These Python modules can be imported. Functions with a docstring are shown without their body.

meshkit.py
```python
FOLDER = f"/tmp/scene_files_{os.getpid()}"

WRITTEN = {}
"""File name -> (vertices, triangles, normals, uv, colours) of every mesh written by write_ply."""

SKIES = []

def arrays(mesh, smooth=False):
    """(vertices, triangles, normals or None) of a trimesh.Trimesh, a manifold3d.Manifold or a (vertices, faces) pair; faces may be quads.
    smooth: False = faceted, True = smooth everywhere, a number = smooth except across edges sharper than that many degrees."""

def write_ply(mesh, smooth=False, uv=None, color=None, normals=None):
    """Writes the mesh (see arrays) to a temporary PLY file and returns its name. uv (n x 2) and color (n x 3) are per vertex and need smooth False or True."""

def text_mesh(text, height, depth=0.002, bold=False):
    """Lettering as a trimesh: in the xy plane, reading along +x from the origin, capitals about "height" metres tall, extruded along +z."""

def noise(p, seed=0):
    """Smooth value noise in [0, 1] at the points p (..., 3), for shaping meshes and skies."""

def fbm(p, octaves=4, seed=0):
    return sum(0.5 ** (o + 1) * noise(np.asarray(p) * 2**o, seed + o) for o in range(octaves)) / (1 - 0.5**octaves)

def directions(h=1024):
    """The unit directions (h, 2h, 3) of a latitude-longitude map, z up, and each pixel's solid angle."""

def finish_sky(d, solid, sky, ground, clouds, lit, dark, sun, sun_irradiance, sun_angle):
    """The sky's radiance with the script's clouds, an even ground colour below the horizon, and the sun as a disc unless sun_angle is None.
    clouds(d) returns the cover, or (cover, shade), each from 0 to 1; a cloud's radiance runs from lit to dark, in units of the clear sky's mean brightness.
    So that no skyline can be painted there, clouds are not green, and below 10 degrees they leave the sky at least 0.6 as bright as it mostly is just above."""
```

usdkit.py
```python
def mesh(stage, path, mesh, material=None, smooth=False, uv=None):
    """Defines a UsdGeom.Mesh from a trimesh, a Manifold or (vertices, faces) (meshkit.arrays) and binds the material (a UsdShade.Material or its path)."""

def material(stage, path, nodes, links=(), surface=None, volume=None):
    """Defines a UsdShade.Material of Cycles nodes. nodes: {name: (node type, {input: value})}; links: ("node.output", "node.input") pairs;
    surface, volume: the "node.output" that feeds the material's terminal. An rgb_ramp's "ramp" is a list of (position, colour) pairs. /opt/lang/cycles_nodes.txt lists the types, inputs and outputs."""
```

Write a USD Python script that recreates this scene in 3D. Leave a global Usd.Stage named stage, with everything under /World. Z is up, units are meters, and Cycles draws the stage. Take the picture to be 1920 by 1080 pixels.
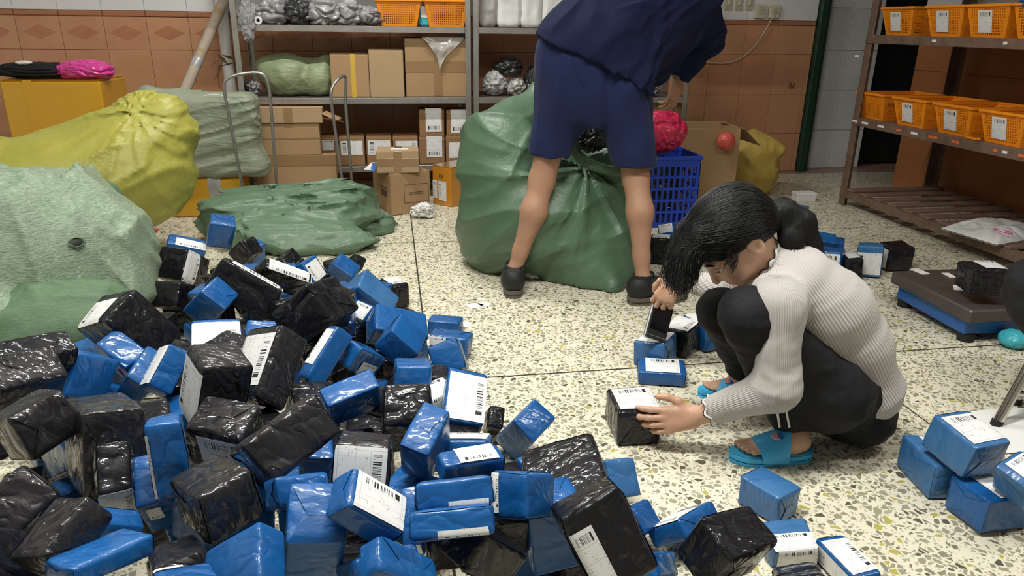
import math, random, numpy as np, trimesh, usdkit, meshkit, shapely
from shapely.geometry import Polygon, box as sbox
from scipy.spatial.transform import Rotation as Ro
from pxr import Usd, UsdGeom, UsdLux, UsdShade, Gf, Sdf, Vt

stage = Usd.Stage.CreateInMemory()
UsdGeom.SetStageUpAxis(stage, UsdGeom.Tokens.z)
UsdGeom.SetStageMetersPerUnit(stage, 1.0)
stage.SetDefaultPrim(UsdGeom.Xform.Define(stage, '/World').GetPrim())
UsdGeom.Scope.Define(stage, '/World/Looks')
A = np.array

# ------------------------------------------------------------------ camera, lamps, exposure
F, TILT, ROLL, YAW, EYE = 1350.0, math.radians(20.06), math.radians(0.75), math.radians(9.5), 1.05
_fh = A([math.sin(YAW), math.cos(YAW), 0]); _rh = A([math.cos(YAW), -math.sin(YAW), 0]); UPZ = A([0, 0, 1.0])
FWD = math.cos(TILT) * _fh - math.sin(TILT) * UPZ
_up = math.sin(TILT) * _fh + math.cos(TILT) * UPZ
RIGHT = math.cos(ROLL) * _rh + math.sin(ROLL) * _up
UP = -math.sin(ROLL) * _rh + math.cos(ROLL) * _up
CAM = A([0, 0, EYE])
cam = UsdGeom.Camera.Define(stage, '/World/camera')
cam.CreateHorizontalApertureAttr(36.0); cam.CreateVerticalApertureAttr(20.25)
cam.CreateFocalLengthAttr(F / 1920 * 36.0); cam.CreateClippingRangeAttr(Gf.Vec2f(0.05, 60))
cam.AddTransformOp().Set(Gf.Matrix4d(*RIGHT, 0, *UP, 0, *(-FWD), 0, *CAM, 1))
cam.CreateExposureAttr(-0.6)

dome = UsdLux.DomeLight.Define(stage, '/World/dome_light')       # the dim night outside the room
dome.CreateIntensityAttr(0.02)
LAMPS = [((0.0, 1.25, 2.5), 1.3, 36), ((-0.2, 3.6, 2.55), 1.3, 22), ((-2.2, 1.8, 2.5), 1.2, 9), ((2.0, 1.0, 2.3), 1.3, 9)]
for _i, (_p, _l, _w) in enumerate(LAMPS):                          # fluorescent tubes under the ceiling
    L = UsdLux.RectLight.Define(stage, f'/World/tube_light_{_i:03d}')
    L.CreateWidthAttr(_l); L.CreateHeightAttr(0.055); L.CreateIntensityAttr(_w / (_l * 0.055)); L.CreateColorAttr(Gf.Vec3f(1.0, 0.985, 0.93))
    L.AddTranslateOp().Set(Gf.Vec3d(*_p))


def proj(p):
    d = np.asarray(p, float) - CAM; z = d @ FWD
    return np.stack([960 + F * (d @ RIGHT) / z, 540 - F * (d @ UP) / z], -1)


def at(x, y, z=None, X=None, Y=None):
    """The point of the room seen at a pixel of the photograph, on the plane z, X or Y."""
    r = FWD + (x - 960) / F * RIGHT - (y - 540) / F * UP
    t = (z - EYE) / r[2] if z is not None else X / r[0] if X is not None else Y / r[1]
    return CAM + r * t


# ------------------------------------------------------------------ names and prims
_used = {}


def _free(parent, name):
    k = _used.get((parent, name), 0); _used[(parent, name)] = k + 1
    return f'{parent}/{name}' + (f'_{k:03d}' if k else '')


def tag(prim, label=None, cat=None, group=None, kind=None):
    for k, v in (('label', label), ('category', cat), ('group', group), ('kind', kind)):
        if v: prim.SetCustomDataByKey(k, v)
    return prim


class Thing:
    """An Xform directly under /World, at the thing's base; its parts are given in room coordinates unless local."""
    def __init__(self, name, label=None, cat=None, loc=(0, 0, 0), group=None, kind=None):
        self.loc = A(loc, float)
        x = UsdGeom.Xform.Define(stage, _free('/World', name)); x.AddTranslateOp().Set(Gf.Vec3d(*map(float, loc)))
        self.prim = tag(x.GetPrim(), label, cat, group, kind); self.path = str(self.prim.GetPath())

    def part(self, name, mesh, mat, smooth=35, uv=None, under=None, local=False, label=None, kind=None):
        return _mesh(_free(under or self.path, name), mesh, mat, smooth, uv, None if local else self.loc, label, kind)


def _mesh(path, mesh, mat, smooth=35, uv=None, loc=None, label=None, kind=None):
    if isinstance(mesh, list): mesh = cat(mesh)
    if isinstance(mesh, tuple): v, f = A(mesh[0], float), np.asarray(mesh[1])
    else: v, f = A(mesh.vertices, float), A(mesh.faces)
    if loc is not None: v = v - loc
    if uv is not None: smooth = True
    m = usdkit.mesh(stage, path, (v, f), M[mat] if isinstance(mat, str) else mat, smooth, uv)
    tag(m.GetPrim(), label, None, None, kind)
    return str(m.GetPath())


def copy_of(src, loc, rotz=0.0, label=None, group=None):
    """A copy of a finished thing with all its parts, under the next number."""
    was = src.prim.GetCustomData()
    x = UsdGeom.Xform.Define(stage, _free('/World', src.path.rsplit('/', 1)[1].rstrip('0123456789').rstrip('_')))
    p = x.GetPrim(); p.GetReferences().AddInternalReference(src.prim.GetPath())
    x.ClearXformOpOrder()
    x.AddTransformOp().Set(Gf.Matrix4d().SetRotate(Gf.Rotation(Gf.Vec3d(0, 0, 1), math.degrees(rotz))) * Gf.Matrix4d().SetTranslate(Gf.Vec3d(*map(float, loc))))
    p.SetInstanceable(True)
    tag(p, label or was.get('label'), was.get('category'), group or was.get('group'))
    return p


# ------------------------------------------------------------------ mesh helpers
def cat(ms):
    ms = [m if isinstance(m, tuple) else (A(m.vertices), A(m.faces)) for m in ms]
    o, v, f = 0, [], []
    for a, b in ms:
        a = np.asarray(a, float); b = np.asarray(b)
        if b.shape[1] == 4: b = np.vstack([b[:, [0, 1, 2]], b[:, [0, 2, 3]]])
        v.append(a); f.append(b + o); o += len(a)
    return np.vstack(v), np.vstack(f)


def rbox(lo, hi, r=0.004):
    """A box with chamfered edges."""
    lo, hi = A(lo, float), A(hi, float); lo, hi = np.minimum(lo, hi), np.maximum(lo, hi)
    r = min(r, 0.45 * (hi - lo).min())
    pts = []
    for i in (0, 1):
        for j in (0, 1):
            for k in (0, 1):
                c = A([(lo, hi)[i][0], (lo, hi)[j][1], (lo, hi)[k][2]]); s = A([1 - 2 * i, 1 - 2 * j, 1 - 2 * k]) * r
                for a in range(3):
                    q = c + s; q[a] = c[a]; pts.append(q)
    m = trimesh.convex.convex_hull(A(pts)) if False else trimesh.Trimesh(*_hull(A(pts)), process=False)
    return m


def _hull(p):
    from scipy.spatial import ConvexHull
    h = ConvexHull(p); f = h.simplices.copy(); c = p.mean(0)
    n = np.cross(p[f[:, 1]] - p[f[:, 0]], p[f[:, 2]] - p[f[:, 0]])
    bad = (n * (p[f].mean(1) - c)).sum(1) < 0
    f[bad] = f[bad][:, ::-1]
    return p, f


def obox(c, half, Rm, r=0.004):
    m = rbox(-A(half, float), A(half, float), r)
    return A(m.vertices) @ A(Rm).T + A(c), A(m.faces)


def beam(a, b, w, h, up=(0, 0, 1), r=0.003):
    a, b = A(a, float), A(b, float); x = b - a; L = np.linalg.norm(x); x /= L
    z = A(up, float) - x * (A(up, float) @ x); z /= np.linalg.norm(z); y = np.cross(z, x)
    return obox((a + b) / 2, (L / 2, w / 2, h / 2), np.stack([x, y, z], 1), r)


def tube(path, r, n=10, caps=True):
    P = A(path, float); N = len(P); rr = np.broadcast_to(r, (N,))
    T = np.gradient(P, axis=0); T /= np.linalg.norm(T, axis=1, keepdims=True)
    u = np.cross(T[0], [0.3, 0.5, 0.8]); u /= np.linalg.norm(u); V = []
    for i in range(N):
        u = u - T[i] * (u @ T[i]); u /= np.linalg.norm(u); w = np.cross(T[i], u)
        a = np.arange(n) / n * 2 * np.pi
        V.append(P[i] + rr[i] * (np.cos(a)[:, None] * u + np.sin(a)[:, None] * w))
    V = np.vstack(V); fs = []
    for i in range(N - 1):
        for j in range(n):
            k = (j + 1) % n; fs.append([i * n + j, i * n + k, (i + 1) * n + k, (i + 1) * n + j])
    f = A(fs); f = np.vstack([f[:, [0, 1, 2]], f[:, [0, 2, 3]]])
    if caps:
        c0, c1 = len(V), len(V) + 1; V = np.vstack([V, P[0], P[-1]])
        f = np.vstack([f, [[c0, (j + 1) % n, j] for j in range(n)], [[c1, (N - 1) * n + j, (N - 1) * n + (j + 1) % n] for j in range(n)]])
    return V, f


def spline(pts, n=24):
    from scipy.interpolate import CubicSpline
    P = A(pts, float); t = np.r_[0, np.cumsum(np.linalg.norm(np.diff(P, axis=0), axis=1) ** 0.5)]
    return CubicSpline(t, P)(np.linspace(0, t[-1], n))


def extrude(poly, h):
    m = trimesh.creation.extrude_polygon(poly, h, engine='earcut')
    return A(m.vertices), A(m.faces)


def move(m, Rm=np.eye(3), t=(0, 0, 0)):
    v, f = m if isinstance(m, tuple) else (A(m.vertices), A(m.faces))
    return A(v) @ A(Rm).T + A(t), f


def vnormals(v, f):
    n = np.zeros_like(v); c = np.cross(v[f[:, 1]] - v[f[:, 0]], v[f[:, 2]] - v[f[:, 0]])
    for k in range(3): np.add.at(n, f[:, k], c)
    return n / np.maximum(np.linalg.norm(n, axis=1, keepdims=True), 1e-12)


def ridged(p, seed=0, octaves=3):
    s = 0; a = 1.0; tot = 0
    for o in range(octaves):
        s = s + a * (1 - np.abs(2 * meshkit.noise(p * 2 ** o + 17.3 * o, seed + o) - 1)); tot += a; a *= 0.5
    return s / tot


def creases(p, seed=0, sharp=5, octaves=2):
    """Narrow V-shaped folds, 0 to 1."""
    q = np.asarray(p, float); w = np.stack([meshkit.noise(q * .8 + 31.7 * k + seed, seed + k) for k in (1, 2, 3)], -1) - .5
    return ridged(q + 1.5 * w, seed, octaves) ** sharp


def surface_nets(Fd, lo, h):
    s = Fd < 0; nx, ny, nz = Fd.shape
    c = np.zeros((nx - 1, ny - 1, nz - 1), np.int8); offs = [(i, j, k) for i in (0, 1) for j in (0, 1) for k in (0, 1)]
    for i, j, k in offs: c += s[i:nx - 1 + i, j:ny - 1 + j, k:nz - 1 + k]
    act = (c > 0) & (c < 8); idx = np.argwhere(act); num = -np.ones(act.shape, np.int64); num[act] = np.arange(len(idx))
    P = np.zeros((len(idx), 3)); W = np.zeros(len(idx))
    val = {o: Fd[idx[:, 0] + o[0], idx[:, 1] + o[1], idx[:, 2] + o[2]] for o in offs}
    for o in offs:
        for a in range(3):
            if o[a]: continue
            q = list(o); q[a] = 1; q = tuple(q); v0, v1 = val[o], val[q]
            m = (v0 < 0) != (v1 < 0)
            t = np.where(m, v0 / np.where(m, v0 - v1, 1), 0)
            pt = np.tile(A(o, float), (len(idx), 1)); pt[:, a] += t
            P += pt * m[:, None]; W += m
    V = (idx + P / W[:, None]) * h + lo
    fs = []
    for a in range(3):
        b, d = (a + 1) % 3, (a + 2) % 3
        s0 = [slice(0, n) for n in Fd.shape]; s1 = list(s0); s0[a] = slice(0, -1); s1[a] = slice(1, None)
        x0, x1 = s[tuple(s0)], s[tuple(s1)]
        for flip, mask in ((False, x0 & ~x1), (True, ~x0 & x1)):
            e = np.argwhere(mask); e = e[(e[:, b] > 0) & (e[:, d] > 0) & (e[:, b] < Fd.shape[b] - 1) & (e[:, d] < Fd.shape[d] - 1)]
            q = []
            for db, dd in ((0, 0), (-1, 0), (-1, -1), (0, -1)):
                w = e.copy(); w[:, b] += db; w[:, d] += dd; q.append(num[w[:, 0], w[:, 1], w[:, 2]])
            q = np.stack(q, 1)
            if flip: q = q[:, ::-1]
            fs.append(q[:, [0, 1, 2]]); fs.append(q[:, [0, 2, 3]])
    f = np.vstack(fs)
    # outward orientation check
    n = np.cross(V[f[:, 1]] - V[f[:, 0]], V[f[:, 2]] - V[f[:, 0]])
    if ((V[f].mean(1) - V.mean(0)) * n).sum() < 0: f = f[:, ::-1]
    return V, f


def relax(m, it=2, lam=0.5):
    v, f = m; v = v.copy(); e = np.vstack([f[:, [0, 1]], f[:, [1, 2]], f[:, [2, 0]]]); cnt = np.zeros(len(v)); np.add.at(cnt, e[:, 0], 1)
    for k in range(2 * it):
        s = np.zeros_like(v); np.add.at(s, e[:, 0], v[e[:, 1]])
        v += (lam if k % 2 == 0 else -lam * 1.03) * (s / cnt[:, None] - v)
    return v, f


class Blob:
    """A solid modelled as a distance field on a grid; limbs and swellings melt into each other."""
    def __init__(self, lo, hi, h):
        self.lo = A(lo, float); self.h = h; self.n = np.ceil((A(hi, float) - self.lo) / h).astype(int) + 1
        self.F = np.full(self.n, 0.5, np.float32)

    def _box(self, lo, hi):
        a = np.clip(np.floor((lo - self.lo) / self.h).astype(int), 0, self.n); b = np.clip(np.ceil((hi - self.lo) / self.h).astype(int) + 1, 0, self.n)
        ax = [self.lo[i] + np.arange(a[i], b[i]) * self.h for i in range(3)]
        return tuple(slice(a[i], b[i]) for i in range(3)), np.stack(np.meshgrid(*ax, indexing='ij'), -1)

    def _mix(self, sl, d, k, sub=False):
        a = self.F[sl]
        if sub:
            d = -d; h = np.maximum(k - np.abs(a - d), 0) / k; self.F[sl] = np.maximum(a, d) + h * h * k / 4
        else:
            h = np.maximum(k - np.abs(a - d), 0) / k; self.F[sl] = np.minimum(a, d) - h * h * k / 4

    def cone(self, a, b, ra, rb=None, k=0.02, flat=None, sub=False):
        a, b = A(a, float), A(b, float); rb = ra if rb is None else rb; R = max(ra, rb) * (1.0 if flat is None else 1.8) + k + 4 * self.h
        sl, P = self._box(np.minimum(a, b) - R, np.maximum(a, b) + R)
        if P.size == 0: return self
        ab = b - a; q = P - a; t = np.clip((q @ ab) / max(ab @ ab, 1e-9), 0, 1)
        q = q - t[..., None] * ab
        if flat is not None:                       # flat = (axis, factor): squash the section along the axis
            ax = A(flat[0], float); ax /= np.linalg.norm(ax); q = q + (1 / flat[1] - 1) * (q @ ax)[..., None] * ax
        self._mix(sl, np.linalg.norm(q, axis=-1) - (ra + (rb - ra) * t), k, sub); return self

    def chain(self, pts, rs, k=0.02, **o):
        for i in range(len(pts) - 1): self.cone(pts[i], pts[i + 1], rs[i], rs[i + 1], k, **o)
        return self

    def ell(self, c, r, Rm=np.eye(3), k=0.03, sub=False):
        c, r = A(c, float), A(r, float); R = r.max() + k + 4 * self.h
        sl, P = self._box(c - R, c + R)
        if P.size == 0: return self
        q = (P - c) @ A(Rm); k0 = np.linalg.norm(q / r, axis=-1); k1 = np.linalg.norm(q / r ** 2, axis=-1)
        self._mix(sl, np.where(k1 > 1e-9, k0 * (k0 - 1) / np.maximum(k1, 1e-9), -r.min()), k, sub); return self

    def box(self, c, half, Rm=np.eye(3), rad=0.02, k=0.02, sub=False):
        c, half = A(c, float), A(half, float); R = np.linalg.norm(half) + k + 4 * self.h
        sl, P = self._box(c - R, c + R); q = np.abs((P - c) @ A(Rm)) - (half - rad)
        self._mix(sl, np.linalg.norm(np.maximum(q, 0), axis=-1) + np.minimum(q.max(-1), 0) - rad, k, sub); return self

    def keep(self, p, n):
        """Keeps the side of the plane that n points away from."""
        _, P = self._box(self.lo - 1, self.lo + self.n * self.h + 1); n = A(n, float); n /= np.linalg.norm(n)
        self.F = np.maximum(self.F, (P - A(p, float)) @ n).astype(np.float32); return self

    def warp(self, fn):
        _, P = self._box(self.lo - 1, self.lo + self.n * self.h + 1); near = np.abs(self.F) < 0.065
        self.F[near] += fn(P[near]).astype(np.float32); return self

    def mesh(self, smooth=1):
        Fd = np.pad(self.F, 1, constant_values=0.5)
        m = surface_nets(Fd.astype(float), self.lo - self.h, self.h)
        return relax(m, smooth) if smooth else m


def frame(x, zhint=(0, 0, 1)):
    x = A(x, float) / np.linalg.norm(x); z = A(zhint, float) - x * (A(zhint, float) @ x); z /= np.linalg.norm(z)
    return np.stack([x, np.cross(z, x), z], 1)


# ------------------------------------------------------------------ materials
M = {}


def mat(name, col, rough=0.5, spec=0.5, metal=0.0, coat=0.0, coatr=0.08, bump=None, var=None, vs=(1, 1, 1), sheen=0.0, sss=0.0, coord='object', trans=0.0, bump2=None):
    """bump = (kind, scale, strength, distance, vector scale); var = (scale, second colour, sharpness)."""
    nd = {'p': ('principled_bsdf', dict(base_color=col, roughness=rough, specular_ior_level=spec, metallic=metal, coat_weight=coat, coat_roughness=coatr, sheen_weight=sheen)),
          'tc': ('texture_coordinate', {})}
    if sss: nd['p'][1].update(subsurface_weight=sss, subsurface_scale=0.01, subsurface_radius=(1, 0.35, 0.2))
    if trans: nd['p'][1].update(transmission_weight=trans)
    lk = []
    src = f'tc.{coord}'
    if var:
        nd['vn'] = ('noise_texture', dict(scale=var[0], detail=4, roughness=0.6)); nd['vr'] = ('rgb_ramp', {'ramp': [(0.5 - var[2], col), (0.5 + var[2], var[1])]})
        nd['vm'] = ('mapping', dict(scale=vs)); lk += [(src, 'vm.vector'), ('vm.vector', 'vn.vector'), ('vn.fac', 'vr.fac'), ('vr.color', 'p.base_color')]
    prev = None
    for i, b in enumerate([bump, bump2]):
        if not b: continue
        kind, sc, st, dist, vs = b
        nd[f'mp{i}'] = ('mapping', dict(scale=vs)); lk += [(src, f'mp{i}.vector')]
        if kind == 'noise': nd[f'bt{i}'] = ('noise_texture', dict(scale=sc, detail=4, roughness=0.6, distortion=0.6)); o = f'bt{i}.fac'
        elif kind == 'ridge': nd[f'bt{i}'] = ('noise_texture', dict(type='ridged_multifractal', scale=sc, detail=3, roughness=0.5, distortion=0.5, offset=0.9, gain=1.4)); o = f'bt{i}.fac'
        elif kind == 'crease': nd[f'bt{i}'] = ('voronoi_texture', dict(feature='distance_to_edge', scale=sc)); o = f'bt{i}.distance'
        elif kind == 'wave': nd[f'bt{i}'] = ('wave_texture', dict(scale=sc, distortion=0.4)); o = f'bt{i}.fac'
        lk += [(f'mp{i}.vector', f'bt{i}.vector')]
        nd[f'b{i}'] = ('bump', dict(strength=st, distance=dist)); lk += [(o, f'b{i}.height')]
        if prev: lk += [(prev, f'b{i}.normal')]
        prev = f'b{i}.normal'
    if prev: lk += [(prev, 'p.normal')] + ([(prev, 'p.coat_normal')] if coat else [])
    M[name] = usdkit.material(stage, f'/World/Looks/{name}', nd, lk, surface='p.BSDF')
    return M[name]


I3 = (1, 1, 1)
def film(name, col, col2, rough, spec, coat, coatr, sc=1.0, st=1.0, stretch=(1, 1, 1)):
    """Crumpled plastic film: V-shaped creases at three sizes over a flat colour."""
    n = {'tc': ('texture_coordinate', {}), 'oi': ('object_info', {}), 'sh': ('math', {'math_type': 'multiply', 'value2': 37.0}), 'cv': ('combine_xyz', {}), 'ad': ('vector_math', {'math_type': 'add'}), 'mp': ('mapping', {'scale': stretch}),
         'vn': ('noise_texture', {'scale': 7, 'detail': 2}), 'vr': ('rgb_ramp', {'ramp': [(.35, col), (.65, col2)]}),
         'p': ('principled_bsdf', dict(roughness=rough, specular_ior_level=spec, coat_weight=coat, coat_roughness=coatr))}
    l = [('oi.random', 'sh.value1'), ('sh.value', 'cv.x'), ('sh.value', 'cv.y'), ('tc.object', 'ad.vector1'), ('cv.vector', 'ad.vector2'), ('ad.vector', 'mp.vector'), ('ad.vector', 'vn.vector'), ('vn.fac', 'vr.fac'), ('vr.color', 'p.base_color')]
    prev = None
    for i, (s_, k, d) in enumerate(((7, .8, .050), (18, .7, .020), (55, .35, .0035))):
        n |= {f'n{i}': ('noise_texture', {'scale': s_ * sc, 'detail': 1.2, 'roughness': .45, 'distortion': .3}), f's{i}': ('math', {'math_type': 'subtract', 'value2': .5}), f'a{i}': ('math', {'math_type': 'absolute'}), f'm{i}': ('math', {'math_type': 'minimum', 'value2': (.11, .10, .2)[i]}), f'b{i}': ('bump', {'strength': k * st, 'distance': d})}
        l += [('mp.vector', f'n{i}.vector'), (f'n{i}.fac', f's{i}.value1'), (f's{i}.value', f'a{i}.value1'), (f'a{i}.value', f'm{i}.value1'), (f'm{i}.value', f'b{i}.height')]
        if prev: l.append((prev, f'b{i}.normal'))
        prev = f'b{i}.normal'
    l += [(prev, 'p.coat_normal'), (prev, 'p.normal')]
    M[name] = usdkit.material(stage, f'/World/Looks/{name}', n, l, surface='p.BSDF')


film('blue_film', (0.0022, 0.071, 0.25), (0.0045, 0.097, 0.315), .45, .35, .55, .10, 1.0, .42, (1, 2.2, 1))
film('blue_film_pale', (0.022, 0.115, 0.30), (0.045, 0.16, 0.36), .5, .35, .5, .17, 1.0, .45, (1, 2.2, 1))
film('black_film', (0.005, 0.005, 0.007), (0.009, 0.0085, 0.012), .5, .15, .6, .06, 1.1, .95, (1, 1.7, .9))
film('black_film_clear', (0.010, 0.0095, 0.0115), (0.022, 0.0205, 0.0235), .45, .2, .65, .07, 1.35, .85, (1, 1.7, .8))
mat('green_weave', (0.060, 0.120, 0.066), 0.48, 0.5, coat=0.15, coatr=0.3, bump=('wave', 160, 0.12, 0.001, I3), bump2=('noise', 11, 0.4, 0.012, I3), var=(4, (0.085, 0.155, 0.09), 0.2))
mat('mint_weave', (0.165, 0.245, 0.155), 0.42, 0.5, coat=0.3, coatr=0.3, bump=('noise', 70, 0.8, 0.006, (1, 1, 5)), bump2=('noise', 10, 0.4, 0.014, I3), var=(48, (0.335, 0.42, 0.30), 0.2), vs=(1, 1, 5))
mat('green_weave_worn', (0.090, 0.160, 0.095), 0.48, 0.5, coat=0.15, coatr=0.3, bump=('wave', 160, 0.12, 0.001, I3), bump2=('noise', 11, 0.4, 0.012, I3), var=(4, (0.125, 0.20, 0.13), 0.2))
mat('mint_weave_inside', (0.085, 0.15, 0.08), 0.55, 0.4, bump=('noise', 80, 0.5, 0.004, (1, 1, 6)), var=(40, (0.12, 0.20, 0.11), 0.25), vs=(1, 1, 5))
mat('olive_weave', (0.31, 0.295, 0.045), 0.5, 0.45, coat=0.1, coatr=0.35, bump=('wave', 150, 0.1, 0.001, I3), bump2=('noise', 9, 0.45, 0.014, (1, 1, 1)), var=(3, (0.38, 0.365, 0.07), 0.2))
mat('grey_green_weave', (0.235, 0.265, 0.19), 0.55, 0.4, bump=('noise', 14, 0.5, 0.012, (1, 1, 4)), bump2=('wave', 130, 0.1, 0.001, I3), var=(4, (0.27, 0.30, 0.215), 0.2))
mat('pale_green_weave', (0.21, 0.255, 0.135), 0.5, 0.4, coat=0.2, coatr=0.3, bump=('noise', 22, 0.5, 0.01, (1, 1, 3)), var=(5, (0.26, 0.30, 0.17), 0.2))
mat('cardboard', (0.36, 0.225, 0.115), 0.75, 0.3, bump=('noise', 60, 0.12, 0.002, I3), var=(5, (0.40, 0.255, 0.135), 0.25))
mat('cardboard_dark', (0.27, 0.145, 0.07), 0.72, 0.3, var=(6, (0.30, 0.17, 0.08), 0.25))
mat('cardboard_grey', (0.40, 0.275, 0.155), 0.75, 0.3, var=(4, (0.43, 0.30, 0.17), 0.25))
mat('brown_tape', (0.30, 0.18, 0.085), 0.2, 0.6, coat=0.6, coatr=0.1, bump=('noise', 30, 0.3, 0.004, (1, 1, 3)))
mat('yellow_tape', (0.62, 0.40, 0.06), 0.3, 0.5, coat=0.4)
mat('yellow_carton', (0.58, 0.295, 0.012), 0.35, 0.5, coat=0.5, coatr=0.15, bump=('noise', 7, 0.25, 0.01, (1, 1, 2)), var=(3, (0.64, 0.34, 0.02), 0.25))
mat('orange_carton', (0.55, 0.22, 0.018), 0.35, 0.5, coat=0.4, var=(5, (0.6, 0.26, 0.025), 0.25))
mat('print_brown', (0.10, 0.045, 0.03), 0.7)
mat('paper', (0.78, 0.78, 0.76), 0.6, 0.3, bump=('noise', 25, 0.25, 0.004, I3))
mat('paper_pink', (0.80, 0.74, 0.72), 0.6)
mat('clear_film', (0.55, 0.54, 0.52), 0.4, 0.5, coat=0.5, coatr=0.12, bump=('noise', 16, 0.45, 0.012, I3), var=(9, (0.26, 0.25, 0.245), 0.25))
mat('grey_film', (0.33, 0.315, 0.315), 0.45, 0.5, coat=0.45, coatr=0.15, bump=('noise', 14, 0.45, 0.012, I3), var=(9, (0.14, 0.132, 0.135), 0.22))
mat('dark_film', (0.028, 0.028, 0.03), 0.4, 0.4, coat=0.5, coatr=0.1, bump=('noise', 18, 0.45, 0.012, I3))
mat('orange_plastic', (0.90, 0.285, 0.013), 0.38, 0.5, coat=0.1)
mat('blue_plastic', (0.02, 0.075, 0.58), 0.4, 0.5)
mat('red_plastic', (0.70, 0.02, 0.10), 0.3, 0.5, coat=0.5, bump=('ridge', 16, 0.5, 0.01, I3))
mat('pink_plastic', (0.70, 0.05, 0.32), 0.3, 0.5, coat=0.6, bump=('ridge', 18, 0.5, 0.01, I3))
mat('coral_plastic', (0.62, 0.10, 0.07), 0.4)
mat('cyan_plastic', (0.05, 0.42, 0.50), 0.35)
mat('blue_cloth', (0.02, 0.16, 0.42), 0.7, bump=('noise', 30, 0.4, 0.006, I3))
mat('black_cloth', (0.012, 0.012, 0.014), 0.8, 0.3, bump=('noise', 24, 0.4, 0.006, I3))
mat('steel', (0.52, 0.50, 0.47), 0.38, 0.5, metal=0.85, var=(14, (0.36, 0.34, 0.31), 0.3), bump=('noise', 60, 0.1, 0.002, I3))
mat('steel_dark', (0.14, 0.125, 0.115), 0.45, 0.5, metal=0.4, var=(9, (0.20, 0.17, 0.15), 0.3))
mat('steel_rod', (0.36, 0.35, 0.33), 0.35, 0.5, metal=0.8)
mat('chrome', (0.62, 0.60, 0.57), 0.14, 0.5, metal=1.0, bump=('noise', 20, 0.15, 0.003, I3))
mat('rusty_iron', (0.14, 0.085, 0.06), 0.6, 0.4, metal=0.2, var=(13, (0.23, 0.155, 0.115), 0.25), bump=('noise', 50, 0.3, 0.003, I3))
mat('rusty_slat', (0.17, 0.095, 0.07), 0.65, 0.4, var=(11, (0.24, 0.15, 0.115), 0.25))
mat('scale_plate', (0.085, 0.070, 0.066), 0.34, 0.5, metal=0.35, var=(5, (0.105, 0.09, 0.085), 0.3))
mat('scale_blue', (0.012, 0.10, 0.34), 0.4, coat=0.2)
mat('black_rubber', (0.016, 0.016, 0.016), 0.65, 0.3)
mat('white_plastic', (0.72, 0.72, 0.70), 0.4, bump=('noise', 20, 0.2, 0.004, I3))
mat('ivory_plastic', (0.60, 0.57, 0.44), 0.4)
mat('switch_plate', (0.46, 0.45, 0.34), 0.4)
mat('cardboard_tube', (0.36, 0.29, 0.22), 0.7, 0.3, var=(9, (0.47, 0.40, 0.32), 0.2))
mat('dry_leaf', (0.20, 0.11, 0.045), 0.8)
mat('cable', (0.62, 0.57, 0.45), 0.5)
mat('wall_white', (0.5, 0.5, 0.49), 0.6, 0.4, var=(3, (0.53, 0.53, 0.52), 0.3))
mat('ceiling_white', (0.55, 0.55, 0.53), 0.8)
mat('white_tile', (0.74, 0.745, 0.75), 0.22, 0.5, var=(2.5, (0.78, 0.78, 0.785), 0.3), coord='object')
mat('pier_tile', (0.72, 0.73, 0.73), 0.25, 0.5, var=(2.5, (0.77, 0.775, 0.775), 0.3))
mat('ochre_weave', (0.42, 0.285, 0.055), 0.6, 0.3, bump=('noise', 12, 0.4, 0.012, I3), var=(5, (0.48, 0.345, 0.09), 0.25))
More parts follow.
